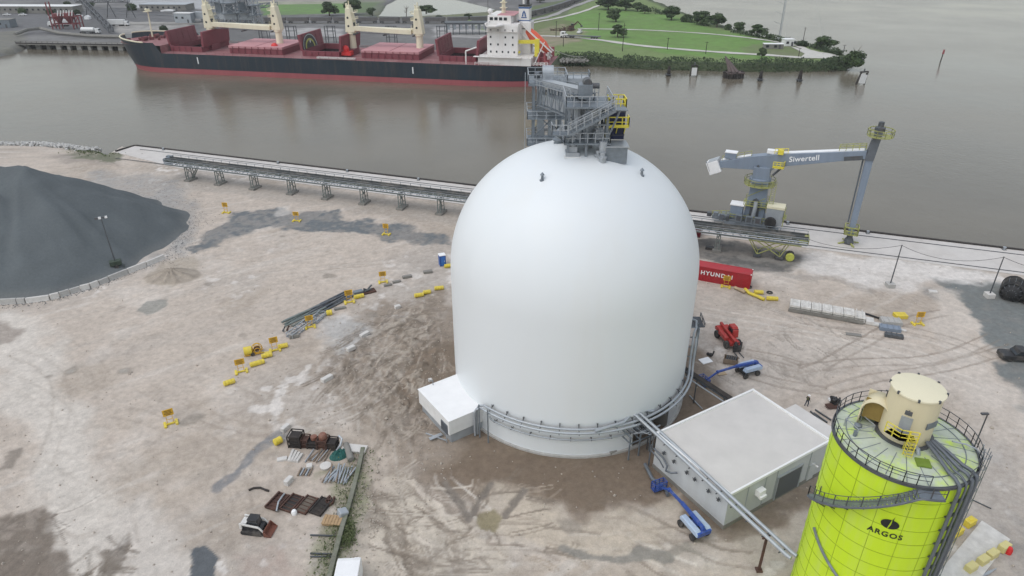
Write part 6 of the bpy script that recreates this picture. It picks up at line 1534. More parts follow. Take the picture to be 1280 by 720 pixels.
# ================================================================== worker
def worker(loc, rz):
    pts = {}
    def V_(*a): return Vector(a)
    J = [V_(0,0,.95), V_(0,.01,1.15), V_(0,.02,1.38), V_(0,.02,1.50), V_(0,.03,1.60), V_(0,.04,1.68), V_(0,.04,1.76),     # 0-6 pelvis..head
         V_(.10,0,.90), V_(.13,.12,.50), V_(.13,.02,.08), V_(.13,.16,.04),     # 7-10 right leg
         V_(-.10,0,.90), V_(-.13,-.02,.50), V_(-.13,-.22,.10), V_(-.13,-.08,.04),   # 11-14 left leg
         V_(.19,.02,1.42), V_(.27,-.02,1.14), V_(.26,.14,.93), V_(.25,.20,.85),   # 15-18 right arm
         V_(-.19,.02,1.42), V_(-.27,.04,1.14), V_(-.25,.22,.98), V_(-.24,.29,.93)]  # 19-22 left arm
    E_ = [(0,1),(1,2),(2,3),(3,4),(4,5),(5,6),(0,7),(7,8),(8,9),(9,10),(0,11),(11,12),(12,13),(13,14),(2,15),(15,16),(16,17),(17,18),(2,19),(19,20),(20,21),(21,22)]
    Rd = [.15,.15,.17,.07,.085,.10,.075,.105,.075,.055,.05,.105,.075,.055,.05,.075,.055,.042,.04,.075,.055,.042,.04]
    me = bpy.data.meshes.new('person'); me.from_pydata(J, E_, [])
    o = bpy.data.objects.new('person', me); COL.objects.link(o)
    md = o.modifiers.new('skin','SKIN')
    if not me.skin_vertices: me.skin_vertices.new()
    for i, r in enumerate(Rd):
        sv = me.skin_vertices[0].data[i]; sv.radius = (r, r*(.75 if i in (0,1,2) else 1)); sv.use_root = i == 0
    md.use_smooth_shade = True
    o.modifiers.new('smooth','SUBSURF').levels = 2
    m, nt, b = NT('work_clothes'); N, L = nt.nodes, nt.links
    tc = N.new('ShaderNodeTexCoord'); sx_ = N.new('ShaderNodeSeparateXYZ'); L.new(tc.outputs['Object'], sx_.inputs[0])
    rp = N.new('ShaderNodeValToRGB'); rp.color_ramp.interpolation = 'CONSTANT'
    el = rp.color_ramp.elements; el[0].position = 0; el[0].color = (.02,.018,.016,1); el[1].position = .06; el[1].color = (.05,.06,.085,1)
    for p_, c_ in ((.50,(.035,.035,.035,1)),(.765,(.42,.26,.18,1))): e = el.new(p_); e.color = c_
    dv = N.new('ShaderNodeMath'); dv.operation = 'DIVIDE'; dv.inputs[1].default_value = 2.0
    L.new(sx_.outputs['Z'], dv.inputs[0]); L.new(dv.outputs[0], rp.inputs[0]); L.new(rp.outputs[0], b.inputs['Base Color']); b.inputs['Roughness'].default_value = .8
    me.materials.append(m)
    o.location = loc; o.rotation_euler = (0,0,rz); tag(o, 'worker in dark jacket and white helmet walking behind the building', 'person')
    mb = MB(); mb.ball((0,.04,1.74), .135, 14, (1,1.12,.85)); mb.lathe([(.0,1.70),(.17,1.70),(.17,1.715),(0,1.72)], (0,.06,0), 16); mb.build('helmet', m_letter, o, smooth=40)
    mb = MB(); mb.lathe([(.175,1.05),(.185,1.2),(.195,1.38),(.12,1.46)], (0,.015,0), 16, cap=False); mb.v = [(x, y*.78, z) for x, y, z in mb.v]; mb.build('safety_vest', M('olive_vest', (.10,.10,.05), .8, .2, 4), o, smooth=40)
    # face and hands
    mb = MB(); mb.box((0,.145,1.63),(.03,.04,.05)); mb.box((.038,.125,1.66),(.022,.02,.012)); mb.box((-.038,.125,1.66),(.022,.02,.012)); mb.box((0,.128,1.585),(.05,.02,.012)); mb.ball((.10,.03,1.63),.03,6); mb.ball((-.10,.03,1.63),.03,6); mb.build('face', M('skin', (.36,.22,.15), .6, .1, 5), o)
    mb = MB()
    for hx, hy, hz in ((.25,.22,.82),(-.24,.31,.90)):
        for f in range(4): mb.pipe([(hx-.03+.02*f,hy,hz),(hx-.03+.02*f,hy+.03,hz-.045-.006*(f in (1,2))),(hx-.03+.02*f,hy+.045,hz-.075)], .010, 5)
        mb.pipe([(hx+(-.05 if hx > 0 else .05),hy,hz+.02),(hx+(-.065 if hx > 0 else .065),hy+.04,hz-.02)], .011, 5)
    mb.build('fingers', bpy.data.materials['skin'], o)
    return o
worker(on(1008,507), math.radians(-60))
# ================================================================== red container
q = on(936.5,361.5)  # right front lower corner
qn = on(876,350.5)
d = (qn-q); d.z = 0; d.normalize(); rzc = math.atan2(-d.y,-d.x)
t = thing('shipping_container', 'long red shipping container with white lettering right of the dome', 'container', q + d*6.1 + Vector((-d.y*-1.22,d.x*-1.22,0))*1.0, rzc)
CW, CH, CLn = 2.44, 2.75, 12.2
mb = MB(); mb.box((0,0,CH/2+.1),(CLn-.2,CW-.14,CH-.25)); mb.build('body', m_contred, t)
mb = MB()
for k in range(43):
    x = -CLn/2+.3+k*.277
    for s in (-1,1): mb.box((x,s*(CW/2-.06),CH/2+.1),(.13,.06,CH-.3))
for s in (-1,1):
    for k in range(8): mb.box((s*(CLn/2-.09),-1.0+k*.285,CH/2+.1),(.06,.13,CH-.3))
mb.build('corrugation', m_contred, t)
mb = MB()
for sx_ in (-1,1):
    for sy_ in (-1,1): mb.box((sx_*(CLn/2-.07),sy_*(CW/2-.07),CH/2),(.16,.16,CH))
for s in (-1,1):
    mb.box((0,s*(CW/2-.06),.1),(CLn-.3,.14,.2)); mb.box((0,s*(CW/2-.06),CH-.05),(CLn-.3,.14,.12)); mb.box((s*(CLn/2-.07),0,.1),(.14,CW-.3,.2)); mb.box((s*(CLn/2-.07),0,CH-.05),(.14,CW-.3,.12))
mb.build('frame', m_contred, t)
mb = MB(); mb.box((0,0,CH-.06),(CLn-.25,CW-.25,.06)); mb.build('roof', m_controof, t)
mb = text_mb('HYUNDAI', 1.05, .02, lambda x, y, dd: (x+.35, -(CW/2-.02)-dd, CH*.58+y), spacing=1.25, bold=.03); mb.build('lettering', m_letter, t)
mb = MB()
for sx_ in (-1,1):
    for sy_ in (-1,1): mb.box((sx_*(CLn/2-.085),sy_*(CW/2-.085),CH-.02),(.20,.20,.13))
mb.build('corner_casting', m_white, t)
q = on(872,297); t = thing('dark_container', 'dark red steel box half hidden behind the right edge of the dome', 'container', q + Vector((-2.0,2.0,0)), QROT)
mb = MB(); mb.box((0,0,1.35),(6.0,2.4,2.5)); mb.build('body', M('deep_red_steel', (.15,.02,.03), .5, .2, 1), t, bevel=.04)
mb = MB()
for k in range(20): mb.box((-2.8+k*.295,-1.21,1.35),(.12,.05,2.3))
mb.box((0,-1.2,2.62),(6.05,.1,.1)); mb.build('corrugation', bpy.data.materials['deep_red_steel'], t)
mb = MB(); mb.box((0,0,.25),(1.6,1.0,.5)); o = mb.build('dark_skip', m_blk, bevel=.05); o.location = on(887,311); o.rotation_euler = (0,0,QROT); tag(o, 'small black skip beneath the quay conveyor right of the dome', 'skip')
# ================================================================== slab stack
qa, qb = on(985,389), on(1060,402); d = qb-qa; rzz = math.atan2(d.y,d.x)
t = thing('slab_stack', 'long stack of pale ribbed concrete slabs on the right half of the yard', 'slab stack', qa, rzz)
m_slab = M('pale_slab_concrete', (.66,.64,.60), .85, .25, 1.2, dirt=(.28,.25,.21), dirt_amt=.65, dirt_scale=.9, bump=.3)
for k in range(7):
    w_ = 1.62
    mb = MB(); mb.box((.9+k*w_,1.25,.62+.03*(k % 2)),(w_-.08,2.4,1.25 if k < 6 else .9))
    mb.build('slab', m_slab, t, bevel=.05)
mb = MB()
for k in range(14):
    if random.random() < .85: mb.box((.5+k*.8,1.25+random.uniform(-.2,.2),1.30),(.12,2.2,.08))
mb.build('rib', m_conc_white, t)
mb = MB(); mb.box((5.6,.0,.35),(11.2,.16,.55)); mb.box((5.6,.0,.85),(11.0,.10,.10)); mb.build('edge_beam', m_conc_dark, t)
mb = MB(); mb.box((12.1,.9,.35),(1.2,1.6,.6)); mb.box((13.2,.5,.2),(1.4,.9,.35)); mb.box((14.8,.4,.15),(1.8,.6,.3),.1); mb.box((16.6,.2,.12),(1.5,.5,.25),-.1); mb.build('broken_slab', m_conc_white, t, bevel=.06)
mb = MB()
pp = [on(1066,389)+Vector((0,0,.15)), on(1085,394)+Vector((0,0,.2)), on(1103,400)+Vector((0,0,.2))]; mb.pipe(pp, .16, 8); tag(mb.build('dark_hose', m_black, smooth=50), 'dark hose lying right of the slab stack', 'hose')
for k, (p, rz, s, mt, lab) in enumerate((((1113,404),-.2,(3.0,1.7,.7),m_concrete,'grey slab bundle, upper of the pile by the yellow stack'),((1112,412),-.3,(3.0,1.3,.6),m_crane,'blue grey steel box, middle of the pile by the yellow stack'),((1117,421),-.35,(2.6,.9,.5),m_steel_dark,'dark steel beam, lowest of the pile by the yellow stack'))):
    mb = MB(); mb.box((0,0,s[2]/2), s)
    for j in range(4): mb.box((-s[0]*.4+j*s[0]*.27,0,s[2]+.05),(.12,s[1]*1.05,.1))
    o = mb.build('steel_stack', mt, bevel=.03); o.location = on(*p); o.rotation_euler = (0,0,rz); tag(o, lab, 'stack', 'piled slabs by the yellow stack')
# ================================================================== posts with wire along the apron
tops = []
for k, (pb_, pt, lab) in enumerate((((1112,358),(1127,306),'dark leaning fence pole in a concrete foot left of the black fenders'),((1236,371),(1254,321),'dark fence pole in a white concrete foot beside the black fenders'),((1385,392),(1405,340),'dark fence pole beyond the right edge'))):
    q = on(*pb_); z = top_z(pt[0], pb_[1], pt[1]); t = thing('fence_pole', lab, 'pole', q, 0, 'wire poles along the apron')
    mb = MB(); mb.tube((0,0,.3),(.1,.1,z),.11,.08); mb.build('pole', m_steel_dark, t, smooth=50)
    mb = MB(); mb.box((0,0,.35),(1.3,1.3,.8)); mb.build('foot', m_conc_white if k else m_concrete, t, bevel=.06)
    tops.append(q + Vector((.1,.1,z-.1)))
def sag(a, b_, s, n=14): return [a.lerp(b_, i/n) - Vector((0,0,s*4*(i/n)*(1-i/n))) for i in range(n+1)]
mb = MB(); mb.pipe(sag(Q(along(1026,334)-3,CI,4.6), tops[0], 1.2), .035, 5); mb.pipe(sag(tops[0], tops[1], 1.6), .035, 5); mb.pipe(sag(tops[1], tops[2], 1.6), .035, 5)
tag(mb.build('overhead_wire', m_black), 'thin black wire sagging between the dark poles along the apron', 'wire')
# ================================================================== black rubber fenders
for k, (p, rz, lab) in enumerate((((1262,371),.9,'big black net covered rubber fender lying beside the fence pole'),((1290,378),.7,'black rubber fender cut by the right edge of the view'))):
    t = thing('rubber_fender', lab, 'fender', on(*p)+Vector((0,0,1.55)), rz)
    mb = MB(); mb.lathe([(.3,-2.5),(1.0,-2.25),(1.5,-1.6),(1.6,-.8),(1.6,.8),(1.5,1.6),(1.0,2.25),(.3,2.5)], n=28); Mx = Matrix.Rotation(PI/2,3,'Y'); mb.v = [tuple(Mx @ Vector(v)) for v in mb.v]; mb.build('body', m_black, t, smooth=50)
    mb = MB()
    for j in range(-3,4): mb.lathe([(1.56,j*.55-.14),(1.74,j*.55-.1),(1.74,j*.55+.1),(1.56,j*.55+.14)], n=28, cap=False)
    mb.v = [tuple(Mx @ Vector(v)) for v in mb.v]; mb.build('tyre_net', m_tyre, t, smooth=30)
    mb = MB()
    for j in range(12): a = j*PI/6; mb.pipe([(x, r*math.cos(a), r*math.sin(a)) for x, r in ((-2.4,.6),(-1.7,1.55),(0,1.78),(1.7,1.55),(2.4,.6))], .06, 5)
    mb.build('chain_net', m_steel_dark, t)
# ================================================================== black pickup at the right edge
def car_parts(t, Lc, Wc, Hc, paint, kind='car', z0=.3):
    mb = MB(); mb.prism_xz([(-Lc/2,z0),(Lc/2,z0),(Lc/2,z0+.42*Hc*.8),(Lc*.46,z0+.5*Hc*.8),(-Lc/2,z0+.52*Hc*.8)], -Wc/2, Wc/2); mb.build('body', paint, t, bevel=.08)
    if kind == 'pickup': pr = [(-.08*Lc,.5),(.22*Lc,.5),(.13*Lc,1),(-.06*Lc,1)]
    elif kind == 'van': pr = [(-.48*Lc,.5),(.40*Lc,.5),(.28*Lc,1),(-.48*Lc,1)]
    else: pr = [(-.42*Lc,.5),(.24*Lc,.5),(.10*Lc,1),(-.28*Lc,1)]
    pz = [(x, z0+ (.5*.8*Hc if f == .5 else Hc-z0)) for x, f in pr]
    mb = MB(); mb.prism_xz(pz, -Wc*.45, Wc*.45); c_ = mb.build('cabin', paint, t, bevel=.06)
    mb = MB(); mid = z0+.66*Hc; zz_ = [(x*1.01, z*.985 if f == 1 else z+.03) for (x, f), (_, z) in zip(pr, pz)]
    mb.prism_xz([(x, lerp(zz_[0][1], zz_[2][1], .12 if f == .5 else .82)) for (x, z), (_, f) in zip(zz_, pr)], -Wc*.456, Wc*.456); mb.build('window', m_glass, c_)
    for x in (-Lc*.31,Lc*.31):
        for s in (-1,1): wheel(t, x, s*(Wc/2-.12), .36, .24)
q = on(1274,449); t = thing('pickup_truck', 'black pickup truck cut by the right edge on the dark gravel', 'pickup', q, math.radians(172))
car_parts(t, 5.6, 2.0, 1.85, m_blk, 'pickup')
mb = MB(); mb.box((-.20*5.6-.35,0,1.12),(1.5,1.2,.06)); mb.build('bed_tray', m_steel_pale, t)
# ================================================================== slab with yellow barriers near the silo
c4 = [G(1172,722), G(1216,651), G(1262,680), G(1230,760)]
p1_, p2_, dv_ = G(1227,651.5), G(1262.5,675), G(1170,720)-G(1227,651.5)
mb = MB(); mb.prism([tuple(p[:2]) for p in (p1_+dv_*1.35,p1_,p2_,p2_+dv_*1.35)], -.2, .12)
tag(mb.build('loading_slab', m_conc_white), 'pale concrete loading slab lying beside the lime silo', 'slab')
m_pyel = M('pale_yellow_concrete', (.62,.55,.25), .7, .15, 1.2, dirt=(.4,.36,.26), dirt_amt=.4)
bl = [((1211,656),1,'yellow block on the far long side of the loading slab, farther one'),((1195,668),1,'yellow block on the far long side of the loading slab, nearer the silo'),((1186,676),1,'yellow block half hidden by the silo ladder'),((1254,687),0,'pale yellow block at the outer end of the row, next to the red drum'),((1239,696),0,'pale yellow block second from the red drum'),((1227.5,703.5),0,'pale yellow block third from the red drum'),((1212.5,712.5),0,'pale yellow block lowest in the row by the slab')]
dS = (G(1216,651)-G(1130,790)).normalized(); rs = math.atan2(dS.y,dS.x)
dT = (on(1254,687)-on(1212.5,712.5)); rt = math.atan2(dT.y,dT.x)
for p, y_, lab in bl:
    mb = MB(); mb.box((0,0,.42),(1.25,.72,.8))
    if y_: mb.box((0,0,.86),(.5,.3,.1))
    o = mb.build('yellow_block', m_yellow if y_ else m_pyel, bevel=.07); o.location = on(*p); o.rotation_euler = (0,0,rt); tag(o, lab, 'block', 'yellow blocks round the loading slab')
mb = MB(); mb.lathe([(.3,0),(.32,.5),(.2,.8),(0,.85)], n=14); o = mb.build('red_drum', m_brightred, smooth=40); o.location = on(1260,691); tag(o, 'red round drum at the end of the pale yellow block row', 'cap')
for k in range(4):
    mb = MB(); mb.bar(on(1225+k*3,722-k)+Vector((0,0,.1)), on(1236+k*3,714-k)+Vector((0,0,.1)), .08); tag(mb.build('thin_rod', m_steel_pale), 'thin pale rod on the ground below the pale yellow blocks', 'rod', 'thin rods below the yellow blocks')
mb = MB(); mb.tube(on(1215,625)+Vector((0,0,.08)), on(1239,636)+Vector((0,0,.08)), .07); tag(mb.build('steel_rod', m_steel_dark), 'single dark rod lying right of the silo ladder', 'rod')
# ================================================================== quay bollards and shore rocks
bo = None
names = ['yellow topped bollard at the left end of the quay edge','bollard on the quay edge above the second conveyor leg','bollard on the quay edge, middle of the left quay','bollard on the quay edge just left of the dome','bollard on the quay edge right of the unloader','bollard on the quay edge between unloader and poles','bollard on the quay edge above the right fence pole']
for k, px in enumerate((204,348,434,523,985,1085,1255)):
    x = lerp(0, (G(1280,313)-Q0).length, 0)
    # walk the edge until its picture column matches
    best = min(np.linspace(0,260,1300), key=lambda s: abs((lambda q: 640+FOC*q.x/(q.y*CP+CAM_H*SP))(Q(s,.9)) - px))
    if bo is None:
        bo = thing('mooring_bollard', names[0], 'bollard', Q(best,.9,.02), 0, 'bollards along the quay edge')
        mb = MB(); mb.lathe([(.24,0),(.18,.1),(.16,.35),(.3,.45),(.3,.56),(.14,.62),(0,.62)], n=16); mb.build('post', m_steel_pale, bo, smooth=40)
        mb = MB(); mb.box((0,0,.03),(.7,.7,.06)); mb.build('base_plate', m_steel_dark, bo)
    else: dup(bo, Q(best,.9,.02), 0, names[k])
mb = MB()
for k in range(950):
    X_ = random.uniform(-190,-117); yy = float(np.interp(X_, sx, sy)); off = random.gauss(-.6,1.3); s = random.uniform(.25,.7)
    q = Vector((X_, yy+off, -.1-max(0,off)*.75)); R_ = Matrix.Rotation(random.uniform(0,6),3,(random.random()-.5,random.random()-.5,random.random()))
    mb.add([q+R_ @ Vector(v)*s for v in ((1,.1,0),(-.9,.2,.1),(0,1,.1),(.1,-1,0),(0,.1,.8),(.1,0,-.8),(.6,.6,.4))], [(0,6,4),(6,2,4),(2,1,4),(1,3,4),(3,0,4),(2,0,5),(1,2,5),(3,1,5),(0,3,5),(0,2,6)])
tag(mb.build('riprap', M('pale_riprap_stone', (.52,.51,.49), .9, .3, .6, dirt=(.28,.26,.23), dirt_amt=.5)), 'pale riprap stones along the left shore of the yard', 'stones', kind='stuff')
mb = MB()
for k in range(900):
    q = G(random.gauss(122,15), 185+abs(random.gauss(0,4))); q.z = gz(q.x,q.y); s = random.uniform(.08,.28); a = random.uniform(0,6.3)
    if q.y > np.interp(q.x, sx, sy)-.5: continue
    dx, dy = math.cos(a)*s, math.sin(a)*s; mb.add([q+Vector((-dx,-dy,0)), q+Vector((dx,dy,.1)), q+Vector((dy*.4,-dx*.4,s*1.5))], [(0,1,2)])
tag(mb.build('shore_weeds', m_weed), 'weedy tufts along the shore at the left end of the quay', 'weeds', kind='stuff')
# ================================================================== bulk carrier
BOW = Vector((-173.6,332.0,WATER)); SHR = math.radians(-11.5); SL, HB = 195.0, 16.1
ship = thing('cargo_ship', 'black hulled bulk carrier with four cream cranes moored along the far bank', 'ship', BOW, SHR)
DK = 8.3   # deck above water
def halfb(s, z):
    """half breadth at station s and height z above water"""
    k = min(1, max(0, (z+1)/12))
    e = 26 - 8*k
    f = 1.0 if s > e else math.sqrt(max(0, 1-((e-s)/e)**2))**(1.25-.45*k)
    st = -3.4*k                                     # raked stem
    if s < e: f = math.sqrt(max(0, 1-((e-s)/(e-st))**2))**(1.15-.35*k)
    if s > SL-30: f *= 1 - (.22+.25*(1-k))*((s-(SL-30))/30)**2
    return HB*f
def deckz(s): return DK + (3.2*min(1, max(0, (24-s)/3)) if s < 24 else 0) + max(0,(14-s)/14)*1.0
stations = sorted(set([-3.3,-3,-2.5,-1.8,-1,0,1.5,3,5,7.5,10,13,16,19,20.9,21,24,24.1,26] + list(np.arange(30,SL+1,10))))
def hull_band(levels, name, mat):
    mb = MB(); vs = []; nlev = len(levels(0))
    for s in stations:
        lv = levels(s)
        for sgn in (-1,1):
            for z in lv: vs.append((s, sgn*halfb(s,z), z))
    fs = []; n = nlev
    for i in range(len(stations)-1):
        for sg in (0,1):
            for j in range(n-1):
                a = i*2*n + sg*n + j; b_ = a+2*n
                fs.append((a,b_,b_+1,a+1) if sg == 0 else (a,a+1,b_+1,b_))
    e = (len(stations)-1)*2*n
    for j in range(n-1): fs.append((e+j, e+n+j, e+n+j+1, e+j+1))
    mb.add(vs, fs); return mb.build(name, mat, ship, smooth=40)
hull_band(lambda s: [-3,-1,.6,2.15], 'boot_topping', m_boot)
hull_band(lambda s: [2.15,3.6,5.2,6.8,deckz(s)+ (1.0 if s < 24 else .0)], 'hull', m_hull)
mb = MB(); vs = []; 
def strip(s0_, s1_, y0_, y1_, z): mb.add([(s0_,y0_,z),(s1_,y0_,z),(s1_,y1_,z),(s0_,y1_,z)], [(0,1,2,3)])
holds = [(30,49),(57,84),(92,117),(125,152),(160,180)]     # along the hull; fitted below
def px_s(px, z=DK, side=-HB):
    """station whose deck edge stands at picture column px"""
    best = min(np.linspace(-5,205,1051), key=lambda s: abs((lambda q: 640+FOC*q.x/(q.y*CP-(q.z-CAM_H)*SP))(BOW + Matrix.Rotation(SHR,3,'Z') @ Vector((s,side,z))) - px))
    return best
HW = 10.5
holds = [(px_s(205),px_s(243)),(px_s(280),px_s(345)),(px_s(372),px_s(417)),(px_s(447),px_s(518)),(px_s(545),px_s(590))]
cuts = [24.05]
for h in holds: cuts += list(h)
cuts += [SL]
for i in range(len(cuts)-1):
    a, b_ = cuts[i], cuts[i+1]; inh = i % 2 == 1
    ss = [s for s in stations if a < s < b_]; seq = [a]+ss+[b_]
    for p, q in zip(seq, seq[1:]):
        h1, h2 = halfb(p,DK)-.02, halfb(q,DK)-.02
        if not inh: mb.add([(p,-h1,DK),(q,-h2,DK),(q,h2,DK),(p,h1,DK)], [(0,1,2,3)])
        else:
            mb.add([(p,-h1,DK),(q,-h2,DK),(q,-HW,DK),(p,-HW,DK)], [(0,1,2,3)]); mb.add([(p,HW,DK),(q,HW,DK),(q,h2,DK),(p,h1,DK)], [(0,1,2,3)])
fz = DK+3.1
fs_ = [s for s in stations if -3 <= s <= 24]
for p, q in zip(fs_, fs_[1:]):
    h1, h2 = halfb(p,fz)-.05, halfb(q,fz)-.05; mb.add([(p,-h1,fz),(q,-h2,fz),(q,h2,fz),(p,h1,fz)], [(0,1,2,3)])
h2 = halfb(24,DK); mb.add([(24.08,-h2,DK),(24.08,h2,DK),(24.08,h2,fz),(24.08,-h2,fz)], [(0,1,2,3)])
mb.build('deck', m_deck, ship)
mb = MB()
for sg in (-1,1):
    pts = [Vector((s, sg*(halfb(s,deckz(s)+1)), deckz(s)+1.05)) for s in stations if -3.3 <= s <= 16]
    mb.pipe(pts, .32, 6)
mb.build('bow_bulwark_rail', m_mast, ship, smooth=60)
mb = MB()
for sg in (-1,1): mb.rail([(26,sg*(HB-.2),DK),(SL-24,sg*(HB-.2),DK)],1.0,4,.05)
mb.build('deck_railing', m_deck, ship)
mb = MB(); mb.bar((px_s(330,DK),-HB+.6,DK+.5),(px_s(442,DK)-.0,-HB+.6,DK+.5),.01,.01); mb = MB(); mb.box(((px_s(395)+px_s(443))/2,-HB+1.2,DK+.5),(px_s(443)-px_s(395),1.2,.7)); mb.build('gangway', m_super, ship)
# holds, coamings, covers
for i, (a, b_) in enumerate(holds):
    mb = MB(); cz = DK+2.3
    for y in (-HW,HW): mb.box(((a+b_)/2,y,DK+1.15),(b_-a+.5,.5,2.3))
    for x in (a,b_): mb.box((x,0,DK+1.15),(.5,2*HW-.5,2.3))
    for k in range(int((b_-a)/3)): mb.box((a+1+k*3,-HW-.35,DK+1.1),(.3,.5,2.1))
    cm = mb.build('hatch_coaming', m_hatch, ship)
    if i in (1,3):
        mb = MB(); mb.box(((a+b_)/2,0,cz+.55),(b_-a+.9,2*HW+.9,1.0)); hc = mb.build('hatch_cover', m_hatchtop, ship, bevel=.12)
        mb = MB()
        for k in range(8): mb.box((a+(k+.5)*(b_-a)/8,-HW-.5,cz+.45),(.3,.25,.8))
        mb.box(((a+b_)/2,0,cz+1.08),(.25,2*HW,.08)); mb.build('cover_stiffener', m_hatch, hc)
    else:
        mb = MB()
        mb.box(((a+b_)/2,0,-1.5),(b_-a,2*HW,.3))
        for y in (-HW-.1,HW+.1): mb.box(((a+b_)/2,y,3.3),(b_-a,.2,9.8))
        for x in (a-.1,b_+.1): mb.box((x,0,3.3),(.2,2*HW,9.8))
        mb.build('hold', m_hold, ship)
        for j, (x, tilt) in enumerate(((a-.6,-.12),(b_+.6,.12))):
            hgt_ = 6.4
            mb = MB(); mb.box((x+tilt*hgt_*.5,0,cz+hgt_/2-.2),(1.0,2*HW-.4,hgt_), rot=Matrix.Rotation(tilt,3,'Y')); cv_ = mb.build('hatch_cover', m_hatch, ship, bevel=.08)
            mb = MB(); fx = x+tilt*hgt_*.5 + (.56 if j == 0 else -.56)
            for k in range(5): mb.box((fx,-HW+2.1+k*4.2,cz+hgt_/2-.2),(.16,.3,hgt_*.92), rot=Matrix.Rotation(tilt,3,'Y'))
            for k in range(3): mb.box((fx+tilt*hgt_*(k-1)*.3,0,cz+hgt_*(.5+(k-1)*.3)-.2),(.16,2*HW-1,.3), rot=Matrix.Rotation(tilt,3,'Y'))
            mb.build('cover_stiffener', m_hatch, cv_)
            if i == 2 and j == 0:
                # painted dark arch with a yellow ring, on the cover's inner face
                fx2 = fx+.12
                def arch(r0, r1, yw, zc_, mat, nm, dx, hh_):
                    mb = MB(); n_ = 24; vs = []
                    for k in range(n_+1):
                        an = PI*k/n_
                        for r in (r0, r1): 
                            zz_ = zc_ + r*hh_*math.sin(an); vs.append((fx2+dx+tilt*(zz_-cz-hgt_/2), -3.0+yw*r*math.cos(an), zz_))
                    mb.add(vs, [(2*k,2*k+1,2*k+3,2*k+2) for k in range(n_)]); mb.build(nm, mat, cv_)
                arch(.0,1.0,6.6,cz+.3,m_blk,'painted_arch',.0,5.6)
                arch(.52,.66,6.6,cz+.3,M('ring_yellow', (.42,.42,.10), .6, .1, 1),'painted_ring',.05,5.6)
                arch(.90,.97,6.6,cz+.3,m_steel_pale,'painted_rim',.05,5.6)
                mb = MB(); mb.box((fx2+.1,-3.2,cz+1.7),(.06,2.2,.7)); mb.box((fx2+.1,-2.4,cz+2.3),(.06,.7,1.8)); mb.build('painted_mark', m_letter, cv_)
# cranes
m_ring = m_steel_dark
def mast(sx0, hx, lean):
    mb = MB(); mb.lathe([(1.6,DK),(1.45,DK+8.0),(1.9,DK+8.2),(1.9,DK+8.9)], (sx0,0,0), 20); p_ = mb.build('crane_pedestal', m_mast, ship, smooth=40)
    mb = MB(); mb.prism_xz([(sx0-2.1,DK+8.9),(sx0+2.1,DK+8.9),(sx0+1.6,DK+14),(sx0+.8,DK+18.6),(sx0-1.2,DK+18.6),(sx0-1.7,DK+14)], -1.8, 1.8); h_ = mb.build('crane_house', m_mast, ship, bevel=.2)
    mb = MB(); mb.box((sx0-.3,0,DK+19.1),(1.5,2.4,1.1)); mb.tube((sx0-.3,.5,DK+19.5),(sx0-.3,.5,DK+21.3),.25); mb.tube((sx0-.9,-.6,DK+19.5),(sx0-.9,-.6,DK+20.4),.42,n=12); mb.build('crane_top', m_mast, h_)
    mb = MB()
    for z in (11.2,14.2,16.8): mb.box((sx0+hx*2.3,0,DK+z),(1.3,3.2,.14)); mb.rail([(sx0+hx*2.9,-1.6,DK+z),(sx0+hx*2.9,1.6,DK+z)],1.0,1.2,.06)
    mb.build('crane_platform', m_mast, h_)
    mb = MB()
    for z in (11.5,14.8): mb.tube((sx0-.4,-1.86,DK+z),(sx0-.4,-1.7,DK+z),.45,n=12)
    mb.box((sx0+hx*1.8,-1.0,DK+12.2),(.9,1.2,1.4)); mb.build('crane_window', m_glass, h_)
    mb = MB(); mb.box((sx0-hx*.3,-1.2,DK+1.2),(4.5,6.5,2.4)); mb.build('mast_house', m_hatch, ship, bevel=.1)
mpx = [266,350,441,525]
ms = [px_s(p, DK+4, 0) for p in mpx]
for k, s in enumerate(ms): mast(s, (1,-1,1,-1)[k], 0)
for a, b_ in ((ms[0],ms[1]),(ms[2],ms[3])):
    for k, (p, q, y, z1, z2) in enumerate(((a+1.8,b_-3.0,-1.0,DK+10.6,DK+9.6),(b_-1.8,a+3.0,1.2,DK+9.8,DK+10.2))):
        mb = MB(); mb.bar((p,y,z1),(q,y,z2),1.5,1.9); mb.build('crane_jib', m_mast, ship, bevel=.1)
    mb = MB()
    for f in (.06,.5,.93): x = lerp(a,b_,f); mb.box((x,0,DK+8.2),(.8,4.2,.5)); 
    mb.tube((a+3,-2.0,DK+9.0),(b_-3,-2.0,DK+8.7),.12); mb.build('jib_rest', m_steel_dark, ship)
for p in (346,434): mb = MB(); s = px_s(p, DK+2, -6); mb.ball((s,-7.5,DK+3.0),1.6,12,(1,.8,1.0)); mb.box((s+.6,-7.5,DK+1.4),(4.2,3.2,1.6)); mb.build('red_grab', m_brightred, ship, smooth=40)
# bow gear
mb = MB(); s = 9.0; mb.tube((s,0,fz),(s+.6,0,fz+12),.38,.26,n=10); mb.box((s+.5,0,fz+12),(2.2,3.4,.3)); mb.ball((s+.5,-.8,fz+12.8),.6,10); mb.box((s+.5,.9,fz+12.6),(.5,1.2,.8)); mb.build('fore_mast', m_mast, ship, smooth=40)
m_gear = M('dark_red_gear', (.16,.04,.045), .6, .3, 1)
for k in range(16): mb = MB(); x = random.uniform(1,20); y = random.uniform(-1,1)*max(.5,halfb(x,fz)-3); mb.box((x,y,fz+.6),(random.uniform(.6,2.2),random.uniform(.6,2),1.2)); mb.build('mooring_winch', m_gear, ship)
for y in (-4,4): mb = MB(); mb.tube((8,y-1.5,fz+1),(8,y+1.5,fz+1),.9,n=14); mb.build('windlass', m_gear, ship)
mb = MB()
for s, z0_, z1_ in ((px_s(248,5),4.4,7.2),(px_s(516,5),4.0,6.6)): mb.box((s,-HB-.03,(z0_+z1_)/2),(.45,.05,z1_-z0_))
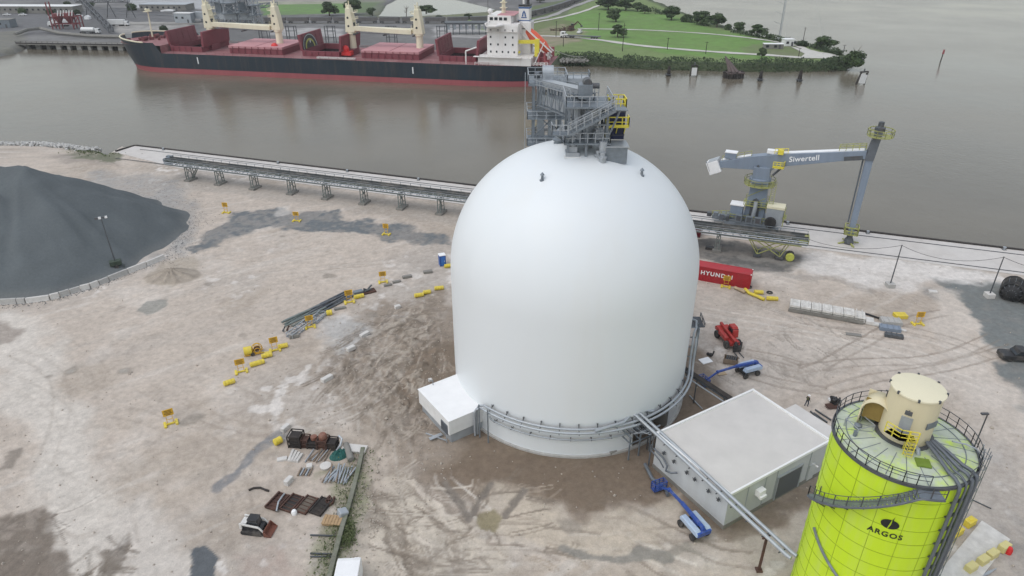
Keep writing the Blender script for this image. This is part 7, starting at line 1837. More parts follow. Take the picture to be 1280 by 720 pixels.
mb.build('draught_mark', m_letter, ship)
# superstructure
sa = px_s(611, DK+4, -8); SBL = 12.5; sb_ = sa+SBL
mb = MB(); mb.box(((sa+sb_)/2+1.5,0,DK+1.5),(SBL+9,2*HB-3,3.0)); mb.build('poop_house', m_super, ship, bevel=.05)
mb = MB(); mb.box(((sa+sb_)/2,0,DK+8.7),(SBL,22,11.4)); acc = mb.build('accommodation', m_super, ship, bevel=.06)
mb = MB(); mb.prism([(sa-1.4,-9),(sa-1.4,9),(sa+1,HB),(sa+5,HB),(sa+7,11),(sb_,10),(sb_,-10),(sa+7,-11),(sa+5,-HB),(sa+1,-HB)], DK+14.4, DK+15.0); mb.box((sa+4.5,0,DK+16.4),(9.5,17,2.9)); mb.box((sa+3,-HB+1,DK+15.5),(4,.2,1.1)); mb.box((sa+.9,-12.5,DK+15.5),(.2,7,1.1)); bdg = mb.build('bridge', m_super, ship, bevel=.05)
mb = MB(); mb.box((sa-.32,0,DK+16.7),(.15,15.5,1.2))
for x in (1.3,3.2,5.1,7.0): mb.box((sa+x,-8.55,DK+16.7),(1.3,.15,1.1))
mb.build('window', m_glass, bdg)
for r, z in enumerate((4.6,7.4,10.2,12.8)):
    for k in range(4 if r else 5):
        if (r+k) % 4 == 3 and r == 2: continue
        mb = MB(); mb.box((sa+1.5+k*(3.0 if r else 2.4),-11.05,DK+z),(.6,.12,.75)); mb.build('porthole', m_glass, acc)
for r, z in enumerate((5.0,7.7,10.4,12.9)):
    for k in range(7): mb = MB(); mb.box((sa-.05,-9+k*3,DK+z),(.12,.7,.8)); mb.build('porthole', m_glass, acc)
mb = MB(); mb.box((sa+6,-11.4,DK+12.3),(SBL+.5,1.0,.12)); mb.rail([(sa,-11.9,DK+12.3),(sa+SBL,-11.9,DK+12.3)],1,1.5,.06); mb.box((sa+5,-HB+1.6,DK+3.1),(SBL+7,2.2,.14)); mb.rail([(sa-2,-HB+.6,DK+3.1),(sa+SBL+7,-HB+.6,DK+3.1)],1.0,1.8,.07); mb.rail([(sa-4,-HB+.2,DK),(SL-2,-HB*.78,DK)],1.1,1.6,.08); mb.build('gallery', m_super, acc)
mb = MB(); mb.box((sa+7,0,DK+17.95),(7,15,.2)); mb.build('monkey_deck', m_hatchtop, bdg)
mb = MB(); mb.tube((sa+4.5,0,DK+17.9),(sa+4.5,0,DK+30),.9,.4,n=12)
for z in (20,22,24,26,28): mb.box((sa+4.5,0,DK+z),(2.6,2.6,.25)); mb.box((sa+4.5,0,DK+z+.5),(.4,4.6-.3*(z-20),.2))
mb.build('radar_mast', m_mast, bdg)
mb = MB(); mb.ball((sa+.4,-6.5,DK+19.2),1.05,14); mb.tube((sa+.4,-6.5,DK+17.8),(sa+.4,-6.5,DK+18.5),.4); mb.build('radome', m_super, bdg, smooth=50)
# funnel
fx = px_s(656, DK+10, 0)
mb = MB(); mb.box((fx,0,DK+9),(6.0,7,12)); mb.build('engine_casing', m_super, ship, bevel=.1)
mb = MB(); mb.box((fx,0,DK+17.6),(4.4,5.2,6.6)); fn = mb.build('funnel', m_super, ship, bevel=.35)
mb = MB(); mb.box((fx,0,DK+20.35),(4.44,5.24,.6)); mb.box((fx,0,DK+15.6),(4.44,5.24,.35)); mb.build('funnel_band', m_funblue, fn)
mb = MB(); mb.box((fx,0,DK+21.15),(4.5,5.3,.7)); mb.build('funnel_top', m_blk, fn)
mb = MB(); mb.tube((fx-.6,0,DK+21.3),(fx-.6,0,DK+23.2),.5,n=12); mb.tube((fx-.6,0,DK+23.2),(fx+.4,0,DK+24.4),.5,n=12); mb.build('exhaust_pipe', m_super, fn, smooth=40)
mb = MB(); mb.tube((fx+1.0,.6,DK+21.3),(fx+1.0,.6,DK+25),.6,n=12); mb.build('exhaust_pipe', m_blk, fn, smooth=40)
# funnel emblem: a small blue pointed arch on a bar
def femb(pts, nm):
    mb = MB(); mb.prism_xz([(fx+x, DK+18.0+z) for x, z in pts], -2.72, -2.62); mb.build(nm, m_funblue, fn)
femb([(-.9,-.9),(-.35,-.9),(-.15,.3),(0,.75),(.15,.3),(.35,-.9),(.9,-.9),(.6,.5),(0,1.45),(-.6,.5)], 'emblem')
femb([(-1.1,-1.45),(1.1,-1.45),(1.1,-1.1),(-1.1,-1.1)], 'emblem_bar')
mb = MB(); mb.box((fx,-3.53,DK+12.6),(2.4,.06,.35)); mb.build('name_strip', m_steel_dark, ship)
# stern gear
gx = fx+3
mb = MB(); mb.bar((fx-6,-9,DK+8.2),(fx+7.5,-9,DK+8.6),1.0,1.3); mb.bar((fx+6.6,-9,DK+3),(fx+6.6,-9,DK+9.6),1.6,1.8); mb.bar((fx-3,-9,DK+3),(fx-3,-9,DK+7.8),.7,.8); mb.bar((fx-5.5,-8.5,DK+6.5),(fx-1.5,-8.5,DK+5),.6,.6); mb.box((fx-2,-9,DK+4.4),(3.4,1.4,.8)); mb.build('provision_crane', m_safety, ship)
lx = SL-9
mb = MB(); A1_, A2_ = Vector((lx-3.6,-2,DK+13.0)), Vector((lx+7.0,-2,DK+3.6))
dd = (A2_-A1_).normalized()
lb = MB(); up_ = Vector((-dd.z,0,dd.x))
if up_.z < 0: up_ = -up_
prof = [(0,.2),(.12,.75),(.35,1.0),(.75,1.0),(.95,.6),(1,.1)]
Ll = (A2_-A1_).length; vs = []; n_ = 14
for t_, r in prof:
    c_ = A1_.lerp(A2_, t_)
    for k in range(n_): an = 2*PI*k/n_; vs.append(c_ + Vector((0,1,0))*(2.1*r*math.cos(an)) + up_*(2.3*r*math.sin(an)))
fs = [(i*n_+k, i*n_+(k+1) % n_, (i+1)*n_+(k+1) % n_, (i+1)*n_+k) for i in range(len(prof)-1) for k in range(n_)] + [tuple(range(n_-1,-1,-1)), tuple(range((len(prof)-1)*n_, len(prof)*n_))]
lb.add(vs, fs); lb.build('lifeboat', m_orange, ship, smooth=50)
mb = MB()
for y in (-4.2,.2):
    mb.bar(A1_+Vector((-1,y+2,1.8)), A2_+Vector((1.5,y+2,.2)), .6, .5); mb.bar(A1_+Vector((-1,y+2,-1.9)), A2_+Vector((1.0,y+2,-1.9)), .5, .5)
    mb.bar((lx-4.2,y,DK),(lx-4.2,y,DK+15),.5); mb.bar((lx+2,y,DK),(lx+2,y,DK+9.5),.5); mb.bar((lx+7,y,DK),(lx+7,y,DK+4),.5)
mb.bar((lx-4.4,-4.2,DK+14.8),(lx-4.4,.2,DK+14.8),.5); mb.build('lifeboat_cradle', m_super, ship)
for k in range(26): mb = MB(); x = random.uniform(fx+6,SL-2); y = random.uniform(-11,11); h = random.uniform(.8,4.5); mb.box((x,y,DK+h/2),(random.uniform(.5,1.6),random.uniform(.5,1.6),h)); mb.build('stern_gear', m_boot, ship)
mb = MB(); mb.bar((fx+6,-12,DK+.2),(fx+10,-12,DK+9),.3); mb.rail([(fx+6,-HB*.8,DK),(SL-1,-HB*.72,DK)],1.1,1.4,.1); mb.tube((sa-8,-HB+1.5,DK),(sa-8,-HB+1.5,DK+5),.3); mb.tube((sa-8,-HB+1.5,DK+5),(sa-3.5,-HB+1.5,DK+6.6),.28); mb.build('davit', m_super, ship)

RS = Matrix.Rotation(SHR,3,'Z')
for s, y, tp, lab in ((3,6,(150,52),'pale mooring rope from the ship bow to the far dock'),(12,11,(205,48),'second pale mooring rope behind the ship bow'),(SL-3,10,(735,70),'pale mooring rope from the ship stern to the far bank')):
    p0 = BOW + RS @ Vector((s,y,DK+3.5)); p1 = G(*tp, .6); mb = MB(); mb.pipe([p0.lerp(p1, i/10) - Vector((0,0,1.6*4*(i/10)*(1-i/10))) for i in range(11)], .09, 5); tag(mb.build('mooring_rope', m_conc_white), lab, 'rope', 'mooring ropes of the ship')
# ================================================================== far bank
def tree_mesh(kind, seed, n_leaf=2600):
    rnd = random.Random(seed); H = 10.0
    tr = MB(); tr.pipe([(0,0,-.3),(.15*rnd.uniform(-1,1),.1,1.5),(.3*rnd.uniform(-1,1),.2*rnd.uniform(-1,1),4.2)], .38, 8, .22)
    lobes = []
    nl = 12 if kind == 'round' else 7
    for k in range(nl):
        a = rnd.uniform(0,2*PI); r = rnd.uniform(1.0,3.5); z = rnd.uniform(2.6,8.0); s = rnd.uniform(1.5,2.5)*(1-.05*(z-5))
        lobes.append((r*math.cos(a)*(1-.05*max(0,z-6)), r*math.sin(a), z, s))
        tr.pipe([(0,0,3.2),(lobes[-1][0]*.5,lobes[-1][1]*.5,z*.75),(lobes[-1][0],lobes[-1][1],z)], .14, 5, .04)
    lobes.append((0,0,7.6,2.1))
    if kind == 'bush': lobes = [(x,y,z*.55-.6,s*1.15) for x, y, z, s in lobes] + [(2.2,0,1.2,1.6),(-2.2,.4,1.3,1.7),(.3,-2,1.2,1.7)]
    cr = MB()
    for k in range(n_leaf):
        x, y, z, s = rnd.choice(lobes)
        d = Vector((rnd.gauss(0,1),rnd.gauss(0,1),rnd.gauss(0,1))); d.normalize(); d *= s*rnd.random()**.4
        c = Vector((x,y,z)) + Vector((d.x,d.y,d.z*.8)); q = rnd.uniform(.22,.50)
        n = (d.normalized()*.8+Vector((rnd.uniform(-1,1),rnd.uniform(-1,1),rnd.uniform(-.3,1)))).normalized()
        u = n.orthogonal().normalized(); u = Matrix.Rotation(rnd.uniform(0,6.3),3,n) @ u; v = n.cross(u)
        cr.add([c-u*q-v*q*.6, c+u*q-v*q*.5, c+u*q*.8+v*q*.7, c-u*q*.7+v*q*.6], [(0,1,2,3)])
    return tr, cr
protos = []
for k, (kind, mat) in enumerate((('round',m_leaf),('round',m_leaf),('round',m_leaf2),('bush',m_leaf),('bush',m_scrub))):
    tr, cr = tree_mesh(kind, 100+k)
    t = thing('tree', 'x', 'tree'); tr.build('trunk', m_bark, t); cr.build('crown', mat, t); protos.append([t, False])
trees = [((770,27),10,19,2,'pale round tree on the lawn below the dark tree clump'),((772,46.5),30,17,0,'small dark tree between the two white lanes'),((760,12),-6,22,0,'left tree of the dark clump at the top edge'),((782,13),-6,24,1,'middle tree of the dark clump at the top edge'),((797,14),2,14,1,'right tree of the dark clump at the top edge'),((806,17),6,11,0,'narrow tree right of the dark clump'),
 ((839,25),6,22,1,'broad tree on the outer shore right of the dark clump'),((858,27),17,14,3,'low bush on the outer shore beside the broad tree'),((876,31),13,21,0,'left of two touching dark trees on the outer shore'),((896,34),15,20,1,'right of two touching dark trees on the outer shore'),((910,37),29,8,3,'little bush right of the touching trees'),((926,40),27,15,2,'small pale green tree on the outer shore'),((946,45),30,19,0,'dark round tree nearest the lattice mast'),
 ((963,48),42,10,3,'low bush at the foot of the lattice mast'),((984,53),46,12,3,'low bush behind the little white hut'),((1003,57),50,15,4,'shrub by the end of the gravel turning area'),((1028,61),44,27,1,'wide dark tree near the tip of the point'),((1047,68),61,10,4,'tiny shrub near the tip of the point'),((1066,81),61,22,3,'dense round bush at the very tip of the point'),((952,72),59,10,2,'slim green tree between lane and near shore'),
 ((412,20),1,17,0,'round dark tree on the lawn left behind the second crane'),((442,19),-3,23,1,'large dark tree on the lawn right behind the third crane'),((466,20),9,12,2,'thin tree beside the pond bank'),((533,17),6,19,0,'lone dark umbrella shaped tree by the pond'),((548,25),18,8,4,'shrub in front of the pond'),((585,24),16,9,4,'dark shrub right of the pond'),((675,3),-8,15,1,'dark tree at the top edge right of the pond'),
 ((28,17),9,9,3,'dark bush above the white cars at the far left'),((4,15),8,9,3,'dark bush cut by the left edge'),((64,18),10,9,4,'bush left of the red hopper'),((97,18),11,8,4,'bush right of the red hopper'),((165,13),3,10,3,'dark block shaped bush behind the bow'),((84,7),1,9,4,'bush in front of the long shed'),((116,10),3,9,2,'thin tree right of the long shed'),((205,38),31,10,4,'shrub behind the first hatch cover')]
for i, (p, yt, wpx, k, lab) in enumerate(trees):
    q = G(*p); h = top_z(p[0], p[1], yt); dep = q.y*CP+CAM_H*SP; wm = 1.2*wpx/FOC*dep
    pr = protos[k]
    if not pr[1]: o = pr[0]; pr[1] = True
    else: o = dup(pr[0], q)
    hz = 9.6 if k < 3 else 6.0; wz = 8.6 if k < 3 else 8.0
    o.location = q; o.rotation_euler = (0,0,i*1.7); o.scale = (wm/wz,wm/wz,h/hz); tag(o, lab, 'tree', 'trees on the far bank')
# bare tree
mb = MB(); q = G(508,23); h = top_z(508,23,7); rnd = random.Random(4)
mb.pipe([q, q+Vector((.3,0,h*.5)), q+Vector((.6,0,h*.75))], .3, 6, .12)
for k in range(12):
    z = h*rnd.uniform(.3,.8); b0 = q+Vector((.4,0,z)); d = Vector((rnd.uniform(-1,1),rnd.uniform(-1,1),rnd.uniform(.3,1.2)))*h*.28; mb.pipe([b0, b0+d*.6, b0+d], .14, 5, .04)
tag(mb.build('bare_tree', m_bark), 'leafless grey tree on the edge of the pond', 'tree')
# scrub bands: near shore of the point, and the outer shore
mb = MB(); rnd = random.Random(11)
line = [(700,73),(740,74),(800,77.5),(880,79),(960,81),(1030,80),(1056,78)]
lp = [G(*p) for p in line]
for k in range(6500):
    t_ = rnd.random()*(len(lp)-1); i = int(t_); q = lp[i].lerp(lp[i+1], t_-i) + Vector((rnd.uniform(-2,2), 0, 0))
    off = rnd.random()**.9*14-5; big = vnoise(np.array(q.x*.16), np.array(off*.25), 3)
    if big < .30 and off > 3: continue
    q.y += off-1.0; hh_ = (.8+2.1*big)*rnd.random()**.6; s = rnd.uniform(.25,.6); c = Vector((q.x, q.y, hh_+min(0,max(-2.6,(off-2)*.45))))
    n = Vector((rnd.uniform(-1,1),rnd.uniform(-1,.3),rnd.uniform(.2,1))).normalized(); u = n.orthogonal().normalized(); u = Matrix.Rotation(rnd.uniform(0,6.3),3,n) @ u; v = n.cross(u)
    mb.add([c-u*s, c+v*s*.8, c+u*s, c-v*s*.7], [(0,1,2,3)])
tag(mb.build('shore_scrub', m_scrub), 'dark green scrub covering the near shore of the grassy point', 'scrub', kind='stuff')
mb = MB(); lp = [G(*p) for p in ((815,14),(845,23),(885,33),(935,44),(985,54),(1020,60),(1050,69))]
for k in range(2600):
    t_ = rnd.random()*(len(lp)-1); i = int(t_); q = lp[i].lerp(lp[i+1], t_-i); big = vnoise(np.array(q.x*.12), np.array(2.0), 5)
    if big < .35: continue
    s = rnd.uniform(.3,.7); c = q + Vector((rnd.gauss(0,1.5), rnd.gauss(0,2.5), rnd.random()*3.5*big)); n = Vector((rnd.uniform(-1,1),rnd.uniform(-1,.3),rnd.uniform(.2,1))).normalized(); u = n.orthogonal().normalized(); v = n.cross(u)
    mb.add([c-u*s, c+v*s*.8, c+u*s, c-v*s*.7], [(0,1,2,3)])
tag(mb.build('outer_scrub', m_scrub), 'scattered scrub along the outer shore of the grassy point', 'scrub', kind='stuff')
mb = MB()
for k in range(500):
    q = G(rnd.uniform(700,735), rnd.uniform(70,76)); s = rnd.uniform(.3,1.0); q.z = -.8+rnd.random(); R_ = Matrix.Rotation(rnd.uniform(0,6),3,(rnd.random()-.5,rnd.random()-.5,rnd.random()))
    mb.add([q+R_ @ Vector(v)*s for v in ((1,.1,0),(-.9,.2,.1),(0,1,.1),(.1,-1,0),(0,.1,.8),(.1,0,-.8))], [(0,2,4),(2,1,4),(1,3,4),(3,0,4),(2,0,5),(1,2,5),(3,1,5),(0,3,5)])
tag(mb.build('shore_stones', m_conc_dark), 'broken stones on the far shore right of the ship', 'stones', kind='stuff')
# ------------------------------------------------ old timber dolphins and markers in the river
def dolph(p, yt, lab):
    q = G(*p, WATER); h = top_z(p[0], p[1], yt, WATER)-WATER
    t = thing('mooring_dolphin', lab, 'dolphin', q, 0, 'old dolphins in the river'); mb = MB()
    for k in range(7): a = k*.9; mb.tube((1.1*math.cos(a),1.1*math.sin(a),-2),(.3*math.cos(a),.3*math.sin(a),h*(.75+.04*k)),.24,n=7)
    mb.build('pile', m_timberdark, t); mb = MB(); mb.lathe([(1.3,.5),(1.35,.9),(1.2,.95)], n=10); mb.lathe([(.62,h*.55),(.65,h*.65)], n=10); mb.build('binding', m_steel_dark, t)
dolph((835.5,95),82,'slim dark dolphin farthest left in the river'); dolph((950,101),88,'dark dolphin right of the ruined timber crib'); dolph((999,102),87,'dark dolphin between crib and tilted white board')
for p, yt, w_, lab, tilt in (((867,95.5),82,9,'white board on dark piles left of the ruined timber crib',0),((1077,105.5),90,13,'tilted white board on a dark leaning frame far right',.25)):
    q = G(*p, WATER); h = top_z(p[0], p[1], yt, WATER)-WATER; wm = w_/FOC*(q.y*CP+58*SP)
    t = thing('channel_board', lab, 'marker board', q, tilt, 'white boards in the river')
    mb = MB(); mb.box((0,-.1,h*.45),(wm*.72,.14,h*.72), rot=Matrix.Rotation(tilt*.6,3,'Y')); mb.build('board', m_white, t)
    mb = MB()
    for s in (-1,1): mb.tube((s*wm*.5-tilt*3,.3,-2),(s*wm*.36+tilt*2,.2,h),.22,n=7); mb.tube((s*wm*.5,1.5,-2),(s*wm*.34,.3,h*.9),.2,n=7)
    mb.bar((-wm*.45,.2,h),(wm*.45,.2,h),.5,.5); mb.build('pile', m_timberdark, t)
    mb = MB(); mb.lathe([(.3,h),(.3,h+1),(.1,h+1.4)], (0,.2,0), 10); mb.build('lamp', m_steel_dark, t)
q = G(917,97,WATER); t = thing('timber_crib', 'large ruined timber crib with a slanting roof in the river', 'crib', q, .1); mb = MB()
for k in range(26): a = k*2*PI/26; mb.tube((4.3*math.cos(a),3*math.sin(a),-2),(4.0*math.cos(a)-.5,2.8*math.sin(a),2.3+.6*math.sin(k*2.3)),.42,n=7)
mb.build('pile', m_timberdark, t); mb = MB()
for k in range(9): mb.bar((-3.4+k*.55,-2.4+.2*(k%3),2.6),(-3.9+k*.32,2.6,8.4-.3*k),.5,.3)
mb.bar((-3.9,-2.6,2.2),(3.5,-2.6,2.3),.5); mb.box((0,0,2.1),(7.4,5,.4)); mb.build('slanting_planks', M('grey_brown_plank', (.13,.10,.095), .9, .35, 1.5), t)
q = G(1175,78,WATER); t = thing('channel_marker', 'red topped channel marker pole alone in the river', 'marker', q); mb = MB(); h = top_z(1175,78,62,WATER)-WATER
mb.tube((0,0,-2),(.4,0,h),.28,.2); mb.build('pole', m_timberdark, t); mb = MB(); mb.prism_xz([(-.1,h*.65),(.7,h*.68),(.55,h),(.1,h)], -.3,.3); mb.build('red_daymark', m_boot, t)
# ------------------------------------------------ lattice mast, huts, poles
q = G(973.5,50); t = thing('radio_mast', 'thin pale lattice radio mast rising out of the top of the view', 'radio mast', q); mb = MB(); HT = 62
for a in (0,2.1,4.2): mb.bar((.55*math.cos(a),.55*math.sin(a),0),(.55*math.cos(a),.55*math.sin(a),HT),.14)
for z in np.arange(0,HT,1.4):
    for a in (0,2.1,4.2): mb.bar((.55*math.cos(a),.55*math.sin(a),z),(.55*math.cos(a+2.1),.55*math.sin(a+2.1),z+1.4),.08)
mb.build('lattice', m_steel_pale, t); mb = MB()
for z in np.arange(8,HT,5.0): mb.bar((-.5,0,z),(-4.6,0,z+1.6),.14)
mb.build('antenna_arm', m_steel_pale, t); mb = MB()
for a in (.4,2.5,4.6): mb.bar((0,0,HT*.9),(30*math.cos(a),18*math.sin(a),0),.04)
mb.build('guy_wire', m_steel_pale, t)
def hut(name, p, w, d, h, lab, wallm, roofm, rz=0, pitch=0):
    t = thing(name, lab, 'building', G(*p), rz); mb = MB(); mb.box((0,0,h/2),(w,d,h)); mb.build('wall', wallm, t)
    mb = MB()
    if pitch: mb.prism_xz([(-w/2-.3,h+.01),(w/2+.3,h+.01),(0,h+pitch)], -d/2-.3, d/2+.3)
    else: mb.box((0,0,h+.12),(w+.5,d+.5,.22))
    mb.build('roof', roofm, t); mb = MB()
    for k in range(max(2,int(w/4))): mb.box((-w/2+1.5+k*4,-d/2-.04,h*.55),(1.4,.1,1.2))
    mb.build('window', m_glass, t); mb = MB(); mb.box((w*.3,-d/2-.05,1.05),(1.0,.1,2.1)); mb.build('door', m_steel_dark, t); return t
hut('pale_hut',(984,57),5,4,3.2,'little white hut beside the lattice mast',m_white,m_palewhite,.1)
hut('long_hut',(966,60.5),9.5,3,2.2,'long low white shed left of the little hut',m_conc_dark,m_palewhite,-.05)
poles = [((748,38),16,'pole left of the small dark tree'),((778,64),29,'tall pole right of the small dark tree'),((695,46),26,'pole beside the white flatbed truck'),((704,58),44,'short pole below the flatbed truck'),((834,62),47,'thin pole on the lawn below the upper lane'),((1004,50),34,'leaning pole near the gravel turning area'),((1054,66),56,'short pole near the tip bush'),((998,71),60,'small pole on the turning area'),((610,12),-8,'pole in front of the pond'),((882,67),52,'thin pole beside the lower lane')]
pp0 = None
for p, yt, lab in poles:
    q = G(*p); h = top_z(p[0], p[1], yt)
    t = thing('utility_pole', lab, 'pole', q, 0, 'wooden poles on the far bank'); mb = MB(); mb.tube((0,0,-.2),(.05,0,h),.19,.13); mb.build('pole', m_timberdark, t); mb = MB(); mb.bar((-.9,0,h*.93),(.9,0,h*.93),.12); mb.build('crossarm', m_timberdark, t)
# ------------------------------------------------ vehicles on the point
m_vwhite = M('white_vehicle_paint', (.70,.70,.69), .35, .06, 1)
t = thing('pickup_truck', 'white pickup truck parked on the upper lane of the grassy point', 'pickup', G(724.5,41.5), math.radians(70)); car_parts(t, 5.4, 2.0, 1.9, m_vwhite, 'pickup')
t = thing('flatbed_truck', 'white truck cab pulling a long dark flatbed on the lower lane', 'truck', G(706,47), math.radians(-15)); 
mb = MB(); mb.prism_xz([(-2.6,.6),(1.5,.6),(1.5,1.8),(.5,2.0),(.2,3.2),(-2.2,3.2),(-2.6,2.6)], -1.2, 1.2); cb = mb.build('cab', m_vwhite, t, bevel=.1)
mb = MB(); mb.box((.32,0,2.4),(.3,2.2,.9)); mb.box((-.8,0,2.5),(1.4,2.44,.7)); mb.build('window', m_glass, cb)
mb = MB(); mb.box((10,0,1.2),(20,2.5,.35)); mb.box((3,0,.9),(6,1.2,.4)); mb.build('flatbed', m_steel_dark, t)
for x in (-1.8,.7,3.2,4.6,15,16.4,17.8):
    for s in (-1.05,1.05): wheel(t, x, s, .5, .4)
t = thing('debris_heap', 'brown heap of timber debris beside the white flatbed truck', 'debris heap', G(706,38)); mb = MB()
for k in range(60): a = rnd.uniform(0,6.3); r = rnd.random()*5; z = max(.2,2.2-r*.4)*rnd.random(); mb.bar((r*math.cos(a)*1.6,r*math.sin(a)*.8,z),(r*math.cos(a)*1.6+rnd.uniform(-2.5,2.5),r*math.sin(a)*.8+rnd.uniform(-1,1),z+rnd.uniform(-.4,1.0)),.3,.25)
mb.build('timber', m_rust, t)
t = thing('excavator', 'small dark excavator with bent arm on the debris heap', 'excavator', G(714,37), .3); mb = MB(); mb.box((0,0,1.5),(2.8,2.2,1.5)); mb.build('body', m_rust, t, bevel=.08); mb = MB(); mb.box((.7,.4,2.7),(1.3,1.1,1.2)); mb.build('cab', m_glass, t)
mb = MB(); mb.bar((1,0,2),(4,0,4.4),.5,.6); mb.bar((4,0,4.4),(6.4,0,2.2),.4,.5); mb.build('arm', m_rust, t); mb = MB(); mb.box((6.5,0,1.7),(1,1.1,.9)); mb.build('bucket', m_steel_dark, t); mb = MB()
for s in (-1,1): mb.box((0,s,.4),(3.4,.6,.8))
mb.build('track', m_tyre, t, bevel=.15)
# ------------------------------------------------ goods train along the far bank
path = [G(*p) for p in ((318,29.5),(400,29),(480,29),(560,29),(620,27),(660,21.5),(695,12.5),(722,2),(740,-8))]
_, tq = ribbon('rail_bed', [(150,31),(230,30),(318,29.5),(400,29),(480,29),(560,29),(620,27),(660,21.5),(695,12.5),(722,2),(740,-8)], 5.5, m_conc_dark, .10)
ribbon('service_lane', [(560,33),(620,31),(660,26.5),(690,19.5),(712,10),(740,0)], 4.5, M('lane_grey', (.33,.32,.31), .9, .15, .2), .105)
def railcar():
    t = thing('railcar', 'dusty grey hopper railcar coupled in the long train behind the ship', 'railcar', (0,0,0), 0, 'railcars of the long train')
    mb = MB(); mb.prism_xz([(-6.6,1.6),(-4.6,1.0),(4.6,1.0),(6.6,1.6),(6.6,3.5),(-6.6,3.5)], -1.5, 1.5); mb.build('hopper', m_railcar, t)
    mb = MB(); mb.box((0,0,3.45),(13.0,2.7,.14)); mb.build('load', m_steel_dark, t)
    mb = MB()
    for k in range(9): 
        for s in (-1,1): mb.box((-5.6+k*1.4,s*1.54,2.4),(.14,.1,2.2))
    mb.build('side_rib', m_railcar, t)
    for x in (-5,5):
        mb = MB(); mb.box((x,0,.75),(2.4,2.0,.5))
        for dx in (-.8,.8):
            for s in (-.8,.8): mb.tube((x+dx,s-.1,.45),(x+dx,s+.1,.45),.45,n=10)
        mb.build('bogie', m_steel_dark, t)
    return t
rc = railcar(); first = True; acc_ = 0; last = tq[0]; seg = []
start = [i for i, q in enumerate(tq) if q.x > path[0].x][0]
dpos = 0; nxt = 8; prev = tq[start]
for q in tq[start+1:]:
    L_ = (q-prev).length
    while dpos + L_ > nxt:
        f = (nxt-dpos)/L_; p = prev.lerp(q, f); d = (q-prev); rz = math.atan2(d.y, d.x)
        if first: rc.location = p+Vector((0,0,.2)); rc.rotation_euler = (0,0,rz); first = False
        else: dup(rc, p+Vector((0,0,.2)), rz)
        nxt += 14.4
    dpos += L_; prev = q
# ------------------------------------------------ far terminal
# pile dock
a, b_ = G(20,55.5), G(168,58); d = (b_-a); rzd = math.atan2(d.y,d.x); LD = d.length
t = thing('pile_dock', 'long grey dock on pale piers left of the ship bow', 'dock', a+Vector((0,0,-.4)), rzd); mb = MB(); mb.box((LD/2,4.5,.6),(LD,9,.7)); mb.build('deck', m_conc_dark, t)
mb = MB(); mb.rail([(0,0,.95),(LD,0,.95)],1.1,3,.07); mb.box((LD/2,.1,1.05),(LD,.3,.5)); mb.build('edge_beam', m_timberdark, t)
for k in range(11):
    x = 4+k*(LD-8)/10; mb = MB(); mb.box((x,3.2,-1.8),(2.6 if k % 2 else 1.8,1.2,4.2)); mb.build('pier', m_conc_white if k > 2 else m_conc_dark, t)
mb = MB(); mb.box((LD/2,6.5,-1.6),(LD,.4,3.6)); mb.build('back_wall', m_timberdark, t)
mb = MB(); mb.pipe([G(20,46)+Vector((0,0,1.5)), G(35,42)+Vector((0,0,2.0)), G(52,40.5)+Vector((0,0,2.2)), G(75,44)+Vector((0,0,1.2)), G(110,47)+Vector((0,0,1.0)), G(150,48)+Vector((0,0,.9))], .9, 6); tag(mb.build('dredge_pipe', m_conc_dark, smooth=50), 'long dark pipe lying along the dock left of the ship', 'pipe')
hut('long_shed',(45,15.5),62,12,4.5,'long pale grey roofed shed at the far left top',m_conc_dark,m_white,-.03)
hut('left_hut',(6,34),11,8,4.5,'grey hut cut by the left edge on the far bank',m_steel,m_conc_dark,.1)
hut('flat_hall',(210,12),34,14,4,'pale flat hall behind the ship bow',m_conc_dark,m_steel_pale,-.05)
hut('blue_cabin',(232,28),11,5,5.6,'pale blue cabin on the far bank behind the first crane',m_steel_pale,m_white,-.1)
t = thing('conveyor_gallery', 'pale blue elevated conveyor gallery behind the first ship crane', 'conveyor', G(240,27)); a = Vector((3,0,4)); b_ = G(318,30)-G(240,27)+Vector((0,0,4.5)); mb = MB(); mb.bar(a, b_, 3.2, 4.0); mb.build('gallery', m_steel_pale, t); mb = MB()
for f in (.1,.35,.6,.85): p = a.lerp(b_, f); mb.bar(p-Vector((0,0,2)), Vector((p.x,p.y,0)), .5)
mb.build('support_post', m_steel, t)
# steel loading structure behind the first crane
for k, (p, yt, w_, lab) in enumerate((((276,28),-10,6,'grey lattice tower just right of the first ship crane'),((290,29),-8,8,'grey lattice tower in the middle of the steel cluster'),((306,30),-14,7,'tallest grey lattice tower of the steel cluster'),((320,30),-4,6,'right grey lattice tower of the steel cluster'))):
    q = G(*p); h = top_z(p[0], p[1], yt); t = thing('lattice_tower', lab, 'lattice tower', q, .3*k, 'steel towers on the far bank'); mb = MB(); w2 = w_/2
    for x in (-w2,w2):
        for y in (-w2,w2): mb.bar((x,y,0),(x*.7,y*.7,h),.4)
    n_ = int(h/4.5)
    for i in range(n_):
        za, zb = h*i/n_, h*(i+1)/n_
        for y in (-w2,w2): mb.bar((-w2,y,za),(w2*.85,y*.85,zb),.22); mb.bar((w2,y,za),(-w2*.85,y*.85,zb),.22); mb.bar((-w2,y,zb),(w2,y,zb),.24)
        for x in (-w2,w2): mb.bar((x,-w2,za),(x*.85,w2*.85,zb),.22)
    mb.build('lattice', m_steel_pale if k % 2 else m_steel, t); mb = MB()
    for z in (.35,.7): mb.box((0,0,h*z),(w_+2,w_+1,.4))
    mb.box((0,1,h*.5),(w_*.5,w_*.5,5)); mb.build('platform', m_steel, t)
